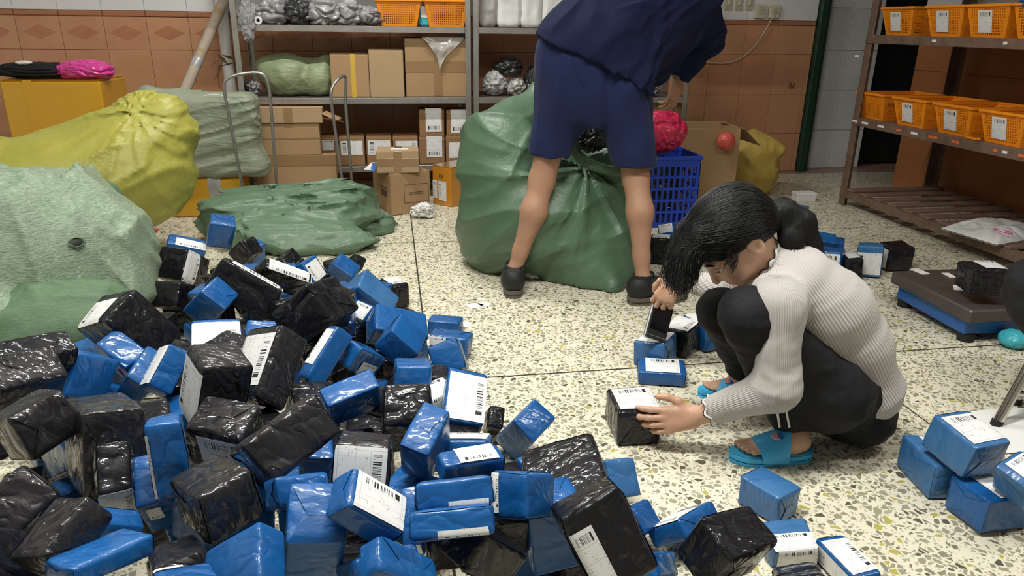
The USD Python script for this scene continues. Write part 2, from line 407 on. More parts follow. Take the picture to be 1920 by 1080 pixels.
mat('tan_tile', (0.50, 0.235, 0.125), 0.26, 0.5, var=(6, (0.57, 0.295, 0.17), 0.25), bump=('noise', 3, 0.1, 0.01, I3))
mat('tan_tile_b', (0.53, 0.265, 0.145), 0.26, 0.5, var=(6, (0.59, 0.32, 0.185), 0.25), bump=('noise', 3, 0.1, 0.01, I3))
mat('tan_inlay', (0.43, 0.175, 0.085), 0.26, 0.5, var=(12, (0.48, 0.21, 0.11), 0.25))
mat('tan_border', (0.40, 0.17, 0.09), 0.3, 0.5)
mat('grout', (0.36, 0.21, 0.135), 0.85, 0.2)
mat('rust_tile', (0.37, 0.145, 0.055), 0.28, 0.5, var=(5, (0.43, 0.185, 0.075), 0.25))
mat('rust_tile_b', (0.39, 0.155, 0.06), 0.28, 0.5, var=(5, (0.45, 0.195, 0.08), 0.25))
mat('pink_floor', (0.34, 0.20, 0.16), 0.4, var=(5, (0.40, 0.25, 0.20), 0.3))
mat('door_green', (0.012, 0.05, 0.028), 0.4)
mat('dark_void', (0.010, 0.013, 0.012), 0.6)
mat('joint_dark', (0.045, 0.04, 0.03), 0.9, 0.2)
mat('skin_man', (0.37, 0.205, 0.128), 0.55, 0.35, sss=0.1, var=(14, (0.41, 0.23, 0.145), 0.25), bump=('noise', 120, 0.1, 0.001, I3))
mat('skin_woman', (0.56, 0.33, 0.225), 0.48, 0.4, sss=0.12, var=(14, (0.59, 0.35, 0.24), 0.25), bump=('noise', 120, 0.1, 0.001, I3))
mat('navy_shirt', (0.0055, 0.0085, 0.034), 0.85, 0.2, bump=('noise', 8, 0.4, 0.01, I3), bump2=('wave', 500, 0.08, 0.0006, I3))
mat('navy_shorts', (0.009, 0.0155, 0.064), 0.8, 0.25, sheen=0.05, bump=('noise', 7, 0.4, 0.012, (1, 1, 0.4)))
mat('black_trousers', (0.008, 0.008, 0.010), 0.75, 0.3, bump=('noise', 14, 0.4, 0.008, I3))
mat('shoe_black', (0.012, 0.013, 0.013), 0.6, 0.4, bump=('noise', 160, 0.3, 0.001, I3))
mat('shoe_sole', (0.11, 0.095, 0.075), 0.7, bump=('wave', 90, 0.5, 0.003, (0, 0, 1)))
mat('slide_blue', (0.045, 0.42, 0.80), 0.42, 0.5)
mat('slide_sole', (0.06, 0.47, 0.80), 0.42, 0.5)
mat('charm_pink', (0.80, 0.32, 0.30), 0.4)
mat('charm_blue', (0.02, 0.10, 0.50), 0.35)
mat('hair_black', (0.007, 0.007, 0.008), 0.6, 0.25, bump=('noise', 60, 0.7, 0.006, (1, 1, 0.15)))
mat('hair_strand', (0.009, 0.009, 0.010), 0.42, 0.4)
mat('screen_black', (0.006, 0.006, 0.008), 0.08, 0.6)
mat('device_metal', (0.60, 0.60, 0.60), 0.3, 0.5, metal=0.8)
mat('white_cloth', (0.74, 0.73, 0.70), 0.8)
mat('orange_sticker', (0.80, 0.16, 0.05), 0.5)

# woollen rib: the rib runs along the garment; st.x counts ribs in metres
M['knit'] = usdkit.material(stage, '/World/Looks/knit', {
    'uv': ('uvmap', {'attribute': 'st'}), 'sx': ('separate_xyz', {}), 'k': ('math', {'math_type': 'multiply', 'value2': 2 * math.pi / 0.0048}), 'sn': ('math', {'math_type': 'sine'}),
    'b': ('bump', {'strength': 0.7, 'distance': 0.0009}), 'tc': ('texture_coordinate', {}), 'n': ('noise_texture', {'scale': 10, 'detail': 3}), 'b2': ('bump', {'strength': 0.35, 'distance': 0.012}),
    'p': ('principled_bsdf', {'base_color': (0.53, 0.50, 0.475), 'roughness': 0.85, 'specular_ior_level': 0.2, 'sheen_weight': 0.2})},
    [('uv.UV', 'sx.vector'), ('sx.x', 'k.value1'), ('k.value', 'sn.value1'), ('tc.object', 'n.vector'), ('n.fac', 'b2.height'), ('b2.normal', 'b.normal'), ('sn.value', 'b.height'), ('b.normal', 'p.normal')], surface='p.BSDF')


def label_material(name, white):
    """A printed parcel label: barcode strip, ruled boxes and rows of small print, laid out in st."""
    n = {'uv': ('uvmap', {'attribute': 'st'}), 's': ('separate_xyz', {})}
    l = [('uv.UV', 's.vector')]

    def m(key, op, a, b=None, c=None):
        n[key] = ('math', {'math_type': op, **{f'value{i + 1}': v for i, v in enumerate((a, b, c)) if isinstance(v, (int, float))}})
        for i, v in enumerate((a, b, c)):
            if isinstance(v, str): l.append((v, f'{key}.value{i + 1}'))
        return f'{key}.value'
    x, y = 's.x', 's.y'
    bx = m('f1', 'floor', m('m1', 'multiply', x, 92.0)); n['wn'] = ('white_noise_texture', {'dimensions': '1D'}); l.append((bx, 'wn.w'))
    bar = m('g1', 'greater_than', 'wn.value', 0.48)
    zone = m('z3', 'multiply', m('z1', 'compare', y, 0.83, 0.085), m('z2', 'compare', x, 0.52, 0.36))
    bar = m('bar', 'multiply', bar, zone)
    row = m('m2', 'multiply', y, 17.0); fr = m('fr', 'fraction', row)
    inrow = m('c1', 'compare', fr, 0.5, 0.2)
    n['cx'] = ('combine_xyz', {}); l += [(m('f3', 'floor', m('m3', 'multiply', x, 48.0)), 'cx.x'), (m('f4', 'floor', row), 'cx.y')]
    n['w2'] = ('white_noise_texture', {'dimensions': '2D'}); l.append(('cx.vector', 'w2.vector'))
    txt = m('t3', 'multiply', m('t1', 'greater_than', 'w2.value', 0.62), inrow)
    n['nz'] = ('noise_texture', {'scale': 3.5, 'detail': 1}); l.append(('uv.UV', 'nz.vector'))
    txt = m('t6', 'multiply', txt, m('t5', 'multiply', m('t4', 'greater_than', 'nz.fac', 0.52), m('z5', 'compare', y, 0.34, 0.3)))
    txt = m('t7', 'multiply', txt, 0.45)
    ln = None
    for i, (v, pos, w) in enumerate(((y, 0.70, 0.006), (y, 0.40, 0.005), (y, 0.06, 0.006), (x, 0.08, 0.005), (x, 0.92, 0.005))):
        q = m(f'l{i}', 'compare', v, pos, w); ln = q if ln is None else m(f'la{i}', 'maximum', ln, q)
    ln = m('lm', 'multiply', ln, 0.33)
    ink = m('ink', 'maximum', m('i1', 'maximum', bar, txt), ln)
    n['mx'] = ('mix_color', {'a': white, 'b': (0.02, 0.02, 0.02)}); l += [(ink, 'mx.fac'), ('mx.result', 'p.base_color')]
    n['tc'] = ('texture_coordinate', {}); n['bn'] = ('noise_texture', {'scale': 22, 'detail': 3}); n['b'] = ('bump', {'strength': 0.3, 'distance': 0.004}); l += [('tc.object', 'bn.vector'), ('bn.fac', 'b.height'), ('b.normal', 'p.coat_normal')]
    n['p'] = ('principled_bsdf', {'roughness': 0.55, 'specular_ior_level': 0.35, 'coat_weight': 0.25, 'coat_roughness': 0.15})
    M[name] = usdkit.material(stage, f'/World/Looks/{name}', n, l, surface='p.BSDF')


label_material('label_print', (0.78, 0.785, 0.78))

# terrazzo: angular chips of several sizes and tones in a cream ground
_t = {'g': ('geometry', {}), 'flat': ('vector_math', {'math_type': 'multiply', 'vector2': (1, 1, 0)}),
      'wn': ('noise_texture', {'scale': 16, 'detail': 1}), 'wa': ('vector_math', {'math_type': 'multiply', 'vector2': (0.03, 0.03, 0)}), 'wv': ('vector_math', {'math_type': 'add'}),
      'mix1': ('mix_color', {'a': (0.76, 0.715, 0.56)}), 'mix2': ('mix_color', {}),
      'p': ('principled_bsdf', {'roughness': 0.36, 'specular_ior_level': 0.4})}
_l = [('g.position', 'flat.vector1'), ('flat.vector', 'wn.vector'), ('wn.color', 'wa.vector1'), ('flat.vector', 'wv.vector1'), ('wa.vector', 'wv.vector2')]
for _k, _sc, _thr, _ramp in (('s', 125, (0.10, 0.30), [(0.0, (0.36, 0.335, 0.25)), (0.35, (0.25, 0.23, 0.165)), (0.6, (0.46, 0.43, 0.33)), (0.9, (0.16, 0.14, 0.10)), (1.0, (0.40, 0.35, 0.14))]),
                              ('b', 57, (0.055, 0.24), [(0.0, (0.33, 0.305, 0.22)), (0.3, (0.20, 0.185, 0.13)), (0.52, (0.40, 0.375, 0.29)), (0.72, (0.26, 0.245, 0.175)), (0.90, (0.11, 0.098, 0.07)), (0.96, (0.44, 0.40, 0.10)), (1.0, (0.50, 0.47, 0.26))])):
    _t |= {f'e{_k}': ('voronoi_texture', {'feature': 'distance_to_edge', 'scale': _sc}), f'v{_k}': ('voronoi_texture', {'feature': 'f1', 'scale': _sc}), f'c{_k}': ('separate_color', {}),
           f't{_k}': ('map_range', {'from_min': 0.0, 'from_max': 1.0, 'to_min': _thr[0], 'to_max': _thr[1]}), f'd{_k}': ('math', {'math_type': 'subtract'}), f'q{_k}': ('math', {'math_type': 'multiply', 'value2': 30.0, 'use_clamp': True}),
           f'o{_k}': ('math', {'math_type': 'greater_than', 'value2': 0.13 if _k == 'b' else 0.30}), f'm{_k}': ('math', {'math_type': 'multiply'}), f'r{_k}': ('rgb_ramp', {'ramp': _ramp, 'interpolate': False})}
    _l += [('wv.vector', f'e{_k}.vector'), ('wv.vector', f'v{_k}.vector'), (f'v{_k}.color', f'c{_k}.color'), (f'c{_k}.r', f't{_k}.value'), (f'e{_k}.distance', f'd{_k}.value1'), (f't{_k}.result', f'd{_k}.value2'),
           (f'd{_k}.value', f'q{_k}.value1'), (f'c{_k}.g', f'o{_k}.value1'), (f'q{_k}.value', f'm{_k}.value1'), (f'o{_k}.value', f'm{_k}.value2'), (f'c{_k}.b', f'r{_k}.fac')]
_l += [('ms.value', 'mix1.fac'), ('rs.color', 'mix1.b'), ('mb.value', 'mix2.fac'), ('mix1.result', 'mix2.a'), ('rb.color', 'mix2.b'), ('mix2.result', 'p.base_color')]
M['terrazzo'] = usdkit.material(stage, '/World/Looks/terrazzo', _t, _l, surface='p.BSDF')
# ------------------------------------------------------------------ the room
rng = np.random.default_rng(7)
X0, X1, Y0, YB, ZC = -3.3, 3.5, -2.2, 5.2, 2.85


def struct(name, mesh, m, **k):
    p = stage.GetPrimAtPath(_mesh(_free('/World', name), mesh, m, **k)); return tag(p, kind='structure')


class Struct(Thing):
    def __init__(self, name): super().__init__(name, kind='structure')


fl = Struct('floor')
fl.part('bed', rbox((X0 - .1, Y0 - .1, -0.06), (6.0, 7.0, -0.0020), 0.0005), 'joint_dark')
gx = [-4.09, -2.69, -1.302, 0.086, 1.472, 2.86, 4.25, 5.64]; gy = [-2.57, -1.04, 0.49, 2.032, 3.572, 5.10]
for i in range(len(gx) - 1):
    for j in range(len(gy) - 1):
        fl.part('terrazzo_slab', rbox((gx[i] + .003, gy[j] + .0045, -0.0019), (gx[i + 1] - .003, gy[j + 1] - .0045, 0), 0.0006), 'terrazzo')
px = np.linspace(2.86, 5.6, 8)
for i in range(7):
    for j in range(4):
        fl.part('threshold_tile', rbox((px[i] + .002, 5.103 + j * .4, -0.0019), (px[i + 1] - .002, 5.099 + (j + 1) * .4, 0), 0.0015), 'pink_floor')
for i in range(11):
    fl.part('threshold_tile', rbox((X0 + i * .56 + .002, 5.103, -0.0019), (X0 + (i + 1) * .56 - .002, 5.45, 0), 0.0015), 'terrazzo')
# a darker, worn patch of reddish floor by the doorway
struct('ceiling', rbox((X0 - .1, Y0 - .1, ZC), (6.0, 7.0, ZC + .1), 0.001), 'ceiling_white')
struct('wall_left', rbox((X0 - .12, Y0, -0.01), (X0, YB + .1, ZC), 0.001), 'wall_white')
struct('wall_front', rbox((X0 - .12, Y0 - .12, -0.01), (6.0, Y0, ZC), 0.001), 'wall_white')

wb = Struct('wall_back')
wb.part('masonry', rbox((X0, YB + .008, -0.01), (3.11, YB + .12, ZC), 0.001), 'grout')
TW = 0.255; ex = np.arange(X0, 3.11, TW); tz = [(0.0, 0.29), (0.29, 0.58), (0.58, 0.87)]
for i, a in enumerate(ex):
    b = min(a + TW, 3.11)
    for z0, z1 in tz:
        wb.part('wall_tile', rbox((a + .001, YB, z0 + .001), (b - .001, YB + .01, z1 - .001), 0.0015), ('tan_tile', 'tan_tile_b')[int(rng.integers(2))])
    wb.part('border_tile', rbox((a + .001, YB, .871), (b - .001, YB + .01, 1.069), 0.0015), ('tan_tile', 'tan_tile_b')[int(rng.integers(2))])
    if b < 0.5:
        c = (a + b) / 2; dm = extrude(Polygon([(c - .095, .975), (c, 1.02), (c + .095, .975), (c, .93)]), 0.003)
        wb.part('diamond_inlay', (A([[p[0], YB - .0012 + p[2], p[1]] for p in dm[0]]), dm[1][:, ::-1]), 'tan_inlay', smooth=False)
    wb.part('trim_tile', rbox((a + .001, YB - .006, 1.071), (b - .001, YB + .01, 1.104), 0.005), 'tan_border')
    for k in range(2):
        wb.part('white_wall_tile', rbox((a + .001, YB, 1.106 + k * .3), (b - .001, YB + .01, 1.404 + k * .3), 0.0015), 'white_tile')
wb.part('plaster', rbox((X0, YB - .002, 1.706), (3.11, YB + .01, ZC), 0.001), 'wall_white')

# doorway: green frame strip, white tiled pier, dark opening
d1 = Struct('door_1')
d1.part('door_frame', [rbox((3.115, YB - .045, 0), (3.165, YB + .12, 2.2), .004), rbox((3.165, YB - .02, 0), (3.20, YB + .12, 2.2), .003)], 'door_green')
pr = Struct('wall_pier')
pr.part('masonry', rbox((3.205, 5.312, -0.01), (3.715, 5.45, ZC), .001), 'grout')
for k in range(9):
    z0 = k * .3 + (0.02 if k else 0)
    pr.part('pier_tile', rbox((3.206, 5.30, k * .3 + .002), (3.46, 5.315, (k + 1) * .3 - .001), .0015), 'pier_tile')
    pr.part('pier_tile', rbox((3.463, 5.30, k * .3 + .002), (3.714, 5.315, (k + 1) * .3 - .001), .0015), 'pier_tile')
    pr.part('pier_tile', rbox((3.702, 5.316, k * .3 + .002), (3.716, 5.445, (k + 1) * .3 - .001), .0015), 'pier_tile')
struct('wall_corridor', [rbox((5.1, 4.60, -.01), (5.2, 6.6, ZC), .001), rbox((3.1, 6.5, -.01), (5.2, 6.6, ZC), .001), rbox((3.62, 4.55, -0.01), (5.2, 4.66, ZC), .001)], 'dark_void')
dr = Struct('door_2')
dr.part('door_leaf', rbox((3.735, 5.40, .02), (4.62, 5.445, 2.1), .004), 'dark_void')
dr.part('door_frame', [rbox((3.717, 5.38, 0), (3.735, 5.46, 2.15), .003), rbox((4.62, 5.38, 0), (4.68, 5.46, 2.15), .003), rbox((3.717, 5.38, 2.1), (4.68, 5.46, 2.15), .003)], 'door_green')

wr = Struct('wall_right')
wr.part('masonry', rbox((X1 + .008, Y0, -0.01), (X1 + .12, 4.57, ZC), .001), 'grout')
ey = np.arange(4.57, 0.6, -0.6)
for i, b in enumerate(ey):
    for k, (z0, z1) in enumerate(((0, .42), (.42, .80), (.80, 1.105))):
        wr.part('wall_tile', rbox((X1 - .002, b - .599, z0 + .001), (X1 + .01, b - .001, z1 - .001), .0015), ('rust_tile', 'rust_tile_b')[int(rng.integers(2))])
    for k in range(2):
        wr.part('white_wall_tile', rbox((X1 - .002, b - .599, 1.107 + k * .3), (X1 + .01, b - .001, 1.404 + k * .3), .0015), 'white_tile')
wr.part('plaster', [rbox((X1 - .002, Y0, 1.706), (X1 + .01, 4.57, ZC), .001), rbox((X1 - .002, Y0, 0), (X1 + .01, .97, 1.706), .001)], 'wall_white')

# ------------------------------------------------------------------ switches, sockets and the cable on the back wall
for i in range(4):
    a, b = at(1338 + 19.6 * i, 19, Y=YB - .006), at(1355 + 19.6 * i, -8, Y=YB - .006)
    t = Thing('light_switch', ['ivory light switch plate, leftmost of the four in a row above the tiled wainscot', 'ivory light switch plate, second from the left in the row of four', 'ivory light switch plate, third from the left in the row of four', 'ivory light switch plate, rightmost of the four, nearest the sockets'][i], 'switch', (a + b) / 2, 'row of light switches')
    t.part('plate', rbox((a[0], YB - .012, a[2]), (b[0], YB - .001, a[2] + .10), .003), 'switch_plate')
    t.part('rocker', rbox((a[0] + .018, YB - .018, a[2] + .03), (b[0] - .018, YB - .011, a[2] + .07), .003), 'ivory_plastic')
for i, (x0, x1, y1, y0) in enumerate(((1412, 1436, 34, 8), (1439, 1461, 34, 10))):
    a, b = at(x0, y1, Y=YB - .006), at(x1, y0, Y=YB - .006)
    t = Thing('wall_socket', ['wide ivory socket plate right of the switches, without a lead', 'ivory socket plate with a pale cable hanging from it'][i], 'socket', (a + b) / 2)
    t.part('plate', rbox((a[0], YB - .03, a[2]), (b[0], YB - .001, b[2]), .004), 'ivory_plastic')
    t.part('socket_face', rbox((a[0] + .02, YB - .036, a[2] + .025), (b[0] - .02, YB - .029, b[2] - .02), .003), 'switch_plate')
pts = [at(x, y, Y=YB - .03) for x, y in ((1448, 30), (1446, 36), (1432, 62), (1410, 92), (1386, 110), (1360, 118), (1330, 117), (1310, 120))]
t = Thing('cable', 'pale cable hanging in a curve across the tan wall from the socket', 'cable', pts[0]); t.part('lead', tube(spline(pts, 40), .004, 8), 'cable'); t.part('plug', rbox(pts[0] - A([.014, .012, .02]), pts[0] + A([.014, .012, .014]), .004), 'ivory_plastic')
a = at(1483, 160, Y=YB)
t = Thing('wall_box', 'tiny brown metal outlet box alone low on the tan wall', 'outlet box', (a[0], YB, a[2])); t.part('plate', rbox(a - A([.02, .012, .02]), a + A([.02, -.001, .02]), .003), 'rusty_iron'); t.part('knob', rbox(a - A([.005, .022, .008]), a + A([.01, -.012, .026]), .003), 'tan_inlay')


# ------------------------------------------------------------------ steel racks along the back wall
def steel_rack(x0, x1, yf, yb, zs, label):
    t = Thing('steel_rack', label, 'rack', ((x0 + x1) / 2, (yf + yb) / 2, 0))
    for x, s in ((x0, 1), (x1, -1)):
        for y, q in ((yf, 1), (yb, -1)):
            t.part('post', [rbox((x, y, 0), (x + s * .034, y + q * .003, 1.9), .001), rbox((x, y, 0), (x + s * .003, y + q * .034, 1.9), .001)], 'steel')
    for z in zs:
        sh = t.part('shelf', [rbox((x0 + .004, yf + .004, z - .003), (x1 - .004, yb - .004, z), .001)], 'steel_dark')
        t.part('front_lip', [rbox((x0 + .036, yf - .001, z - .034), (x1 - .036, yf + .003, z), .001), rbox((x0 + .036, yf, z - .034), (x1 - .036, yf + .014, z - .031), .001)], 'steel', under=sh)
    return t


RF, RB = 4.55, 5.02
ZS = (0.212, 0.626, 1.034, 1.45)
steel_rack(-.875, .492, RF, RB, ZS, 'left steel rack of angle posts and shelves loaded with cartons and plastic')
steel_rack(.505, 1.90, RF, RB, ZS, 'right steel rack behind the bending person, with white plastic on top')


def px_box(x0, y0, x1, y1, Y):
    a, b = at((x0 + x1) / 2, y1, Y=Y), at((x0 + x1) / 2, y0, Y=Y)
    return at(x0, (y0 + y1) / 2, Y=Y)[0], at(x1, (y0 + y1) / 2, Y=Y)[0], a[2], b[2]


def carton(label, rect, Y, depth, m='cardboard', tape=None, z=None, flaps=True, group=None, yaw=0.0, tape_m='brown_tape', name='carton'):
    x0, x1, z0, z1 = px_box(*rect, Y)
    if z is not None: z0 = z
    t = Thing(name, label, 'carton', ((x0 + x1) / 2, Y + depth / 2, z0), group)
    Rz = Ro.from_euler('z', yaw).as_matrix(); w, h = (x1 - x0) / 2, z1 - z0
    P = lambda lo, hi, r=.003: move(rbox(lo, hi, r), Rz)
    t.part('body', P((-w, -depth / 2, 0), (w, depth / 2, h - .004), .004), m, local=True)
    t.part('flap', P((-w + .001, -depth / 2 + .001, h - .004), (w - .001, -.001, h), .001), m, local=True)
    t.part('flap', P((-w + .001, .001, h - .004), (w - .001, depth / 2 - .001, h), .001), m, local=True)
    for k in tape or []:
        if k == 'v': b = P((-.025, -depth / 2 - .0022, h * .02), (.025, -depth / 2 + .001, h + .0012), .0005)
        elif k == 'h': b = P((-w - .001, -depth / 2 - .0012, h * .42), (w + .001, -depth / 2 + .001, h * .62), .0005)
        elif k == 'H': b = P((-w - .001, -depth / 2 - .0012, h * .50), (w + .001, -depth / 2 + .001, h * .56), .0005)
        elif k == 'r': b = P((w * .05, -depth / 2 - .0012, h * .0), (w * .3, -depth / 2 + .001, h + .0012), .0005)
        elif k == 's': b = P((-w - .001, -depth / 2 - .0015, h * .80), (w + .001, -depth / 2 + .001, h + .001), .0005)
        elif k == 't': b = P((-w - .001, -.03, h - .001), (w + .001, .03, h + .0012), .0005)
        t.part('tape', b, tape_m, local=True)
    return t, w, h, Rz, depth


def sheet(t, name, c, ux, uy, w, h, mt='label_print', rot=0, bend=0.0, n=5, under=None):
    """A printed sheet: centre c, unit axes ux and uy, size w by h."""
    g = np.linspace(0, 1, n); U, V = np.meshgrid(g, g, indexing='ij'); nrm = np.cross(ux, uy)
    P = A(c) + (U - .5)[..., None] * w * A(ux) + (V - .5)[..., None] * h * A(uy) + (bend * ((U - .5) ** 2 * 4))[..., None] * nrm
    st = np.stack([U, V], -1).reshape(-1, 2)
    for _ in range(rot): st = np.stack([st[:, 1], 1 - st[:, 0]], 1)
    P = P.reshape(-1, 3); f = []
    for i in range(n - 1):
        for j in range(n - 1):
            a = i * n + j; f += [[a, a + n, a + n + 1], [a, a + n + 1, a + 1]]
    f = A(f); k = len(P); back = P - nrm * .0006
    return t.part(name, (np.vstack([P, back]), np.vstack([f, f[:, ::-1] + k])), mt, uv=np.vstack([st, st]), under=under)


# second shelf
carton('mid brown carton with a yellow tape strip, left of three on the second shelf', (620, 101, 692, 178), 4.60, .3, 'cardboard', ['r'], z=ZS[1] + .001, tape_m='yellow_tape')
carton('plain grey-brown carton in the middle of the three on the second shelf', (692.5, 93, 757, 178), 4.585, .28, 'cardboard_grey', [], z=ZS[1] + .001)
carton('large taped carton at the right end of the second shelf, draped with clear plastic', (760, 72, 881, 179), 4.60, .36, 'cardboard', ['h', 'v'], z=ZS[1] + .001)
# stack in front of and under the lowest shelf
carton('big plain carton at the bottom of the carton stack beside the grey-green bale', (480, 292, 632, 372), 4.43, .11, 'cardboard', ['s'], z=.0)
carton('middle carton of the stack, taped across, above the big plain carton', (478, 231, 600, 294), 4.44, .10, 'cardboard', ['H'], z=px_box(480, 292, 632, 372, 4.43)[3] + .001)
carton('flat taped carton with a torn end on top of the carton stack', (475, 203, 604, 229.5), 4.43, .11, 'cardboard_grey', ['v'], z=px_box(478, 231, 600, 294, 4.44)[3] + .001)
v = at(604, 216, Y=4.48)
t = Thing('torn_flap', 'torn bent cardboard flap sticking out right of the flat carton', 'cardboard', v)
t.part('flap', [beam(at(606, 210, Y=4.49), at(636, 224, Y=4.47), .12, .004, (0, 0, 1)), beam(at(606, 222, Y=4.49), at(640, 227, Y=4.45), .09, .004, (0, .3, 1))], 'cardboard')

# small brown boxes with white labels on the lowest shelf
def brown_box(label, rect, lab, Y, z, rot):
    x0, x1, z0, z1 = px_box(*rect, Y)
    t = Thing('labelled_box', label, 'box', ((x0 + x1) / 2, Y + .07, z), 'brown boxes with white labels on the lowest shelf')
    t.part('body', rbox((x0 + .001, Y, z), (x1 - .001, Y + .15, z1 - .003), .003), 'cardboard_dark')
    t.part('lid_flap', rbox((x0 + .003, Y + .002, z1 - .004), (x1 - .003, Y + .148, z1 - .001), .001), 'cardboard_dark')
    t.part('tape', rbox((x0 + .0005, Y - .001, z1 - .022), (x1 - .0005, Y + .001, z1 - .010), .0004), 'brown_tape')
    a, b, c, d = px_box(*lab, Y)
    sheet(t, 'shipping_label', ((a + b) / 2, Y - .002, (c + d) / 2), A([1., 0, 0]), A([0, 0, 1.]), b - a, d - c, rot=rot)
    return z1
bz = ZS[0] + .001
for i, (r, l, rt) in enumerate((((600, 256, 634, 302), (604, 262, 626, 282), 0), ((636, 256, 684, 304), (639, 264, 680, 291), 1), ((687, 256, 735, 304), (690, 263, 732, 290), 1), ((737, 256, 784, 305), (742, 264, 783, 288), 3))):
    brown_box(['brown box half hidden beside the middle carton, leftmost of the bottom row', 'brown labelled box behind the right hand-truck handle', 'brown labelled box, third in the bottom row, behind the small taped carton', 'brown labelled box just left of the two-high stack'][i], r, l, 4.60, bz, rt)
for i, (r, l, rt, z) in enumerate((((786, 256, 834, 305), (800, 255, 829, 294), 2, None), ((836, 255, 883, 304), (842, 267, 880, 296), 3, None), ((786, 205, 833, 253), (798, 203, 828, 247), 2, 1), ((837, 206, 884, 252), (845, 205, 873, 249), 2, 1))):
    zz = bz if z is None else px_box(786, 256, 834, 305, 4.60)[3] + .001
    brown_box(['lower left brown box of the two-high stack by the rack post', 'lower right brown box of the two-high stack, next to the rack post', 'upper left brown box of the two-high stack, label hanging to its lower edge', 'upper right brown box of the two-high stack, next to the rack post'][i], r, l, 4.60, zz, rt)

# cartons standing on the floor before the rack
t = Thing('carton', 'large printed carton on the floor before the rack with a smaller carton on top', 'carton', (-.08, 4.25, 0))
p0, p1, p2 = at(735, 405, z=0), at(672, 385, z=0), at(808, 397, z=0)
ux = p2 - p0; ux /= np.linalg.norm(ux); uy = A([-ux[1], ux[0], 0]); w = np.linalg.norm(p2 - p0); dd = .34; hh = at(735, 327, Y=p0[1])[2]
ctr = p0 + ux * w / 2 + uy * dd / 2; CR = np.stack([ux, uy, UPZ], 1); CL = p1 - p0
Q = lambda x, y, z: p0 + ux * x + uy * y + UPZ * z
t.part('body', obox(ctr + UPZ * hh / 2, (w / 2, dd / 2, hh / 2 - .002), CR, .004), 'cardboard')
t.part('flap', obox(Q(w / 2, dd * .25, hh), (w / 2 - .001, dd / 4 - .001, .002), CR, .001), 'cardboard'); t.part('flap', obox(Q(w / 2, dd * .75, hh), (w / 2 - .001, dd / 4 - .001, .002), CR, .001), 'cardboard')
ln = lambda x0, z0, x1, z1: obox(Q((x0 + x1) / 2, -.0008, (z0 + z1) / 2), (max(abs(x1 - x0) / 2, .0012), .0006, max(abs(z1 - z0) / 2, .0012)), CR, .0002)
fx0, fx1, fz0, fz1 = w * .33, w * .95, hh * .28, hh * .72
pk = [ln(fx0, fz0, fx1, fz0), ln(fx0, fz1, fx1, fz1), ln(fx0, fz0, fx0, fz1), ln(fx1, fz0, fx1, fz1)]
for k in range(6):
    cx = fx0 + (fx1 - fx0) * (.25 + .1 * k); cz = (fz0 + fz1) / 2
    pk += [ln(cx - .006, cz + .006, cx + .006, cz + .006), ln(cx - .006, cz - .005, cx + .006, cz - .005), ln(cx, cz - .008, cx, cz + .009)]
t.part('print', pk, 'print_brown')
lw = lambda y, z, ly, lz: obox(Q(-.0008, y, z), (.0006, ly, lz), CR, .0002)
t.part('print', [lw(.13, hh * .60, .06, .004), lw(.17, hh * .50, .015, .012), lw(.13, hh * .50, .018, .010), lw(.09, hh * .49, .014, .012), lw(.13, hh * .42, .055, .008)], 'print_brown')
SC = Thing('carton', 'small carton crossed with brown tape on top of the printed carton', 'carton', Q(w * .35, .12, hh))
a0 = at(707, 325, z=hh + .003); a1 = at(786, 324, z=hh + .003); sx = a1 - a0; sw = np.linalg.norm(sx); sx /= sw; sy = A([-sx[1], sx[0], 0]); sh = at(745, 284, Y=a0[1])[2] - hh - .003
SR = np.stack([sx, sy, UPZ], 1); S = lambda x, y, z: a0 + sx * x + sy * y + UPZ * z
SC.part('body', obox(S(sw / 2, .09, sh / 2), (sw / 2, .09, sh / 2), SR, .003), 'cardboard_grey')
SC.part('tape', [obox(S(sw / 2, -.0005, sh * .5), (sw / 2 + .001, .001, sh * .17), SR, .0004)], 'brown_tape'); SC.part('tape', [obox(S(sw * .5, -.001, sh * .5), (.022, .001, sh / 2 + .001), SR, .0004), obox(S(sw * .5, .09, sh + .0005), (.022, .09, .001), SR, .0004)], 'brown_tape')
SC.part('flap', obox(S(sw * .5, .045, sh + .001), (sw / 2 - .001, .044, .0012), SR, .0005), 'cardboard_grey'); SC.part('paper_slip', obox(S(sw * .55, .07, sh + .004), (.05, .02, .0006), SR, .0002), 'paper')
t = Thing('paper_bundle', 'blue and white paper scraps tucked left of the small taped carton', 'paper', at(700, 318, z=hh + .003))
t.part('scrap', [beam(at(690, 318, z=hh + .02), at(704, 305, z=hh + .03), .05, .003)], 'paper'); t.part('scrap', [beam(at(698, 322, z=hh + .01), at(703, 306, z=hh + .05), .03, .003)], 'scale_blue')

t = Thing('orange_box', 'orange carton with white paper stickers standing right of the printed carton', 'carton', at(838, 385, z=0))
o0 = at(846, 389, z=0); o1 = at(812, 382, z=0); oy = o0 - o1; ow = np.linalg.norm(oy); oy /= ow; oh = at(846, 318, X=o0[0])[2]; on = A([-oy[1], oy[0], 0]); OR = np.stack([oy, on, UPZ], 1)
O = lambda x, y, z: o1 + oy * x + on * y + UPZ * z
t.part('body', obox(O(ow / 2, .11, oh / 2), (ow / 2, .11, oh / 2), OR, .004), 'orange_carton')
t.part('top_film', obox(O(ow / 2, .11, oh + .001), (ow / 2 + .001, .111, .0015), OR, .001), 'brown_tape')
sheet(t, 'sticker', O(ow * .55, -.002, oh * .38), oy, UPZ, ow * .42, oh * .5, rot=1); sheet(t, 'sticker', O(ow * .14, -.002, oh * .40), oy, UPZ, ow * .24, oh * .46, rot=0)
t.part('print', [obox(O(ow * .4 + k * .012, -.001, oh * .75), (.003, .0006, .012), OR, .0002) for k in range(3)], 'print_brown')


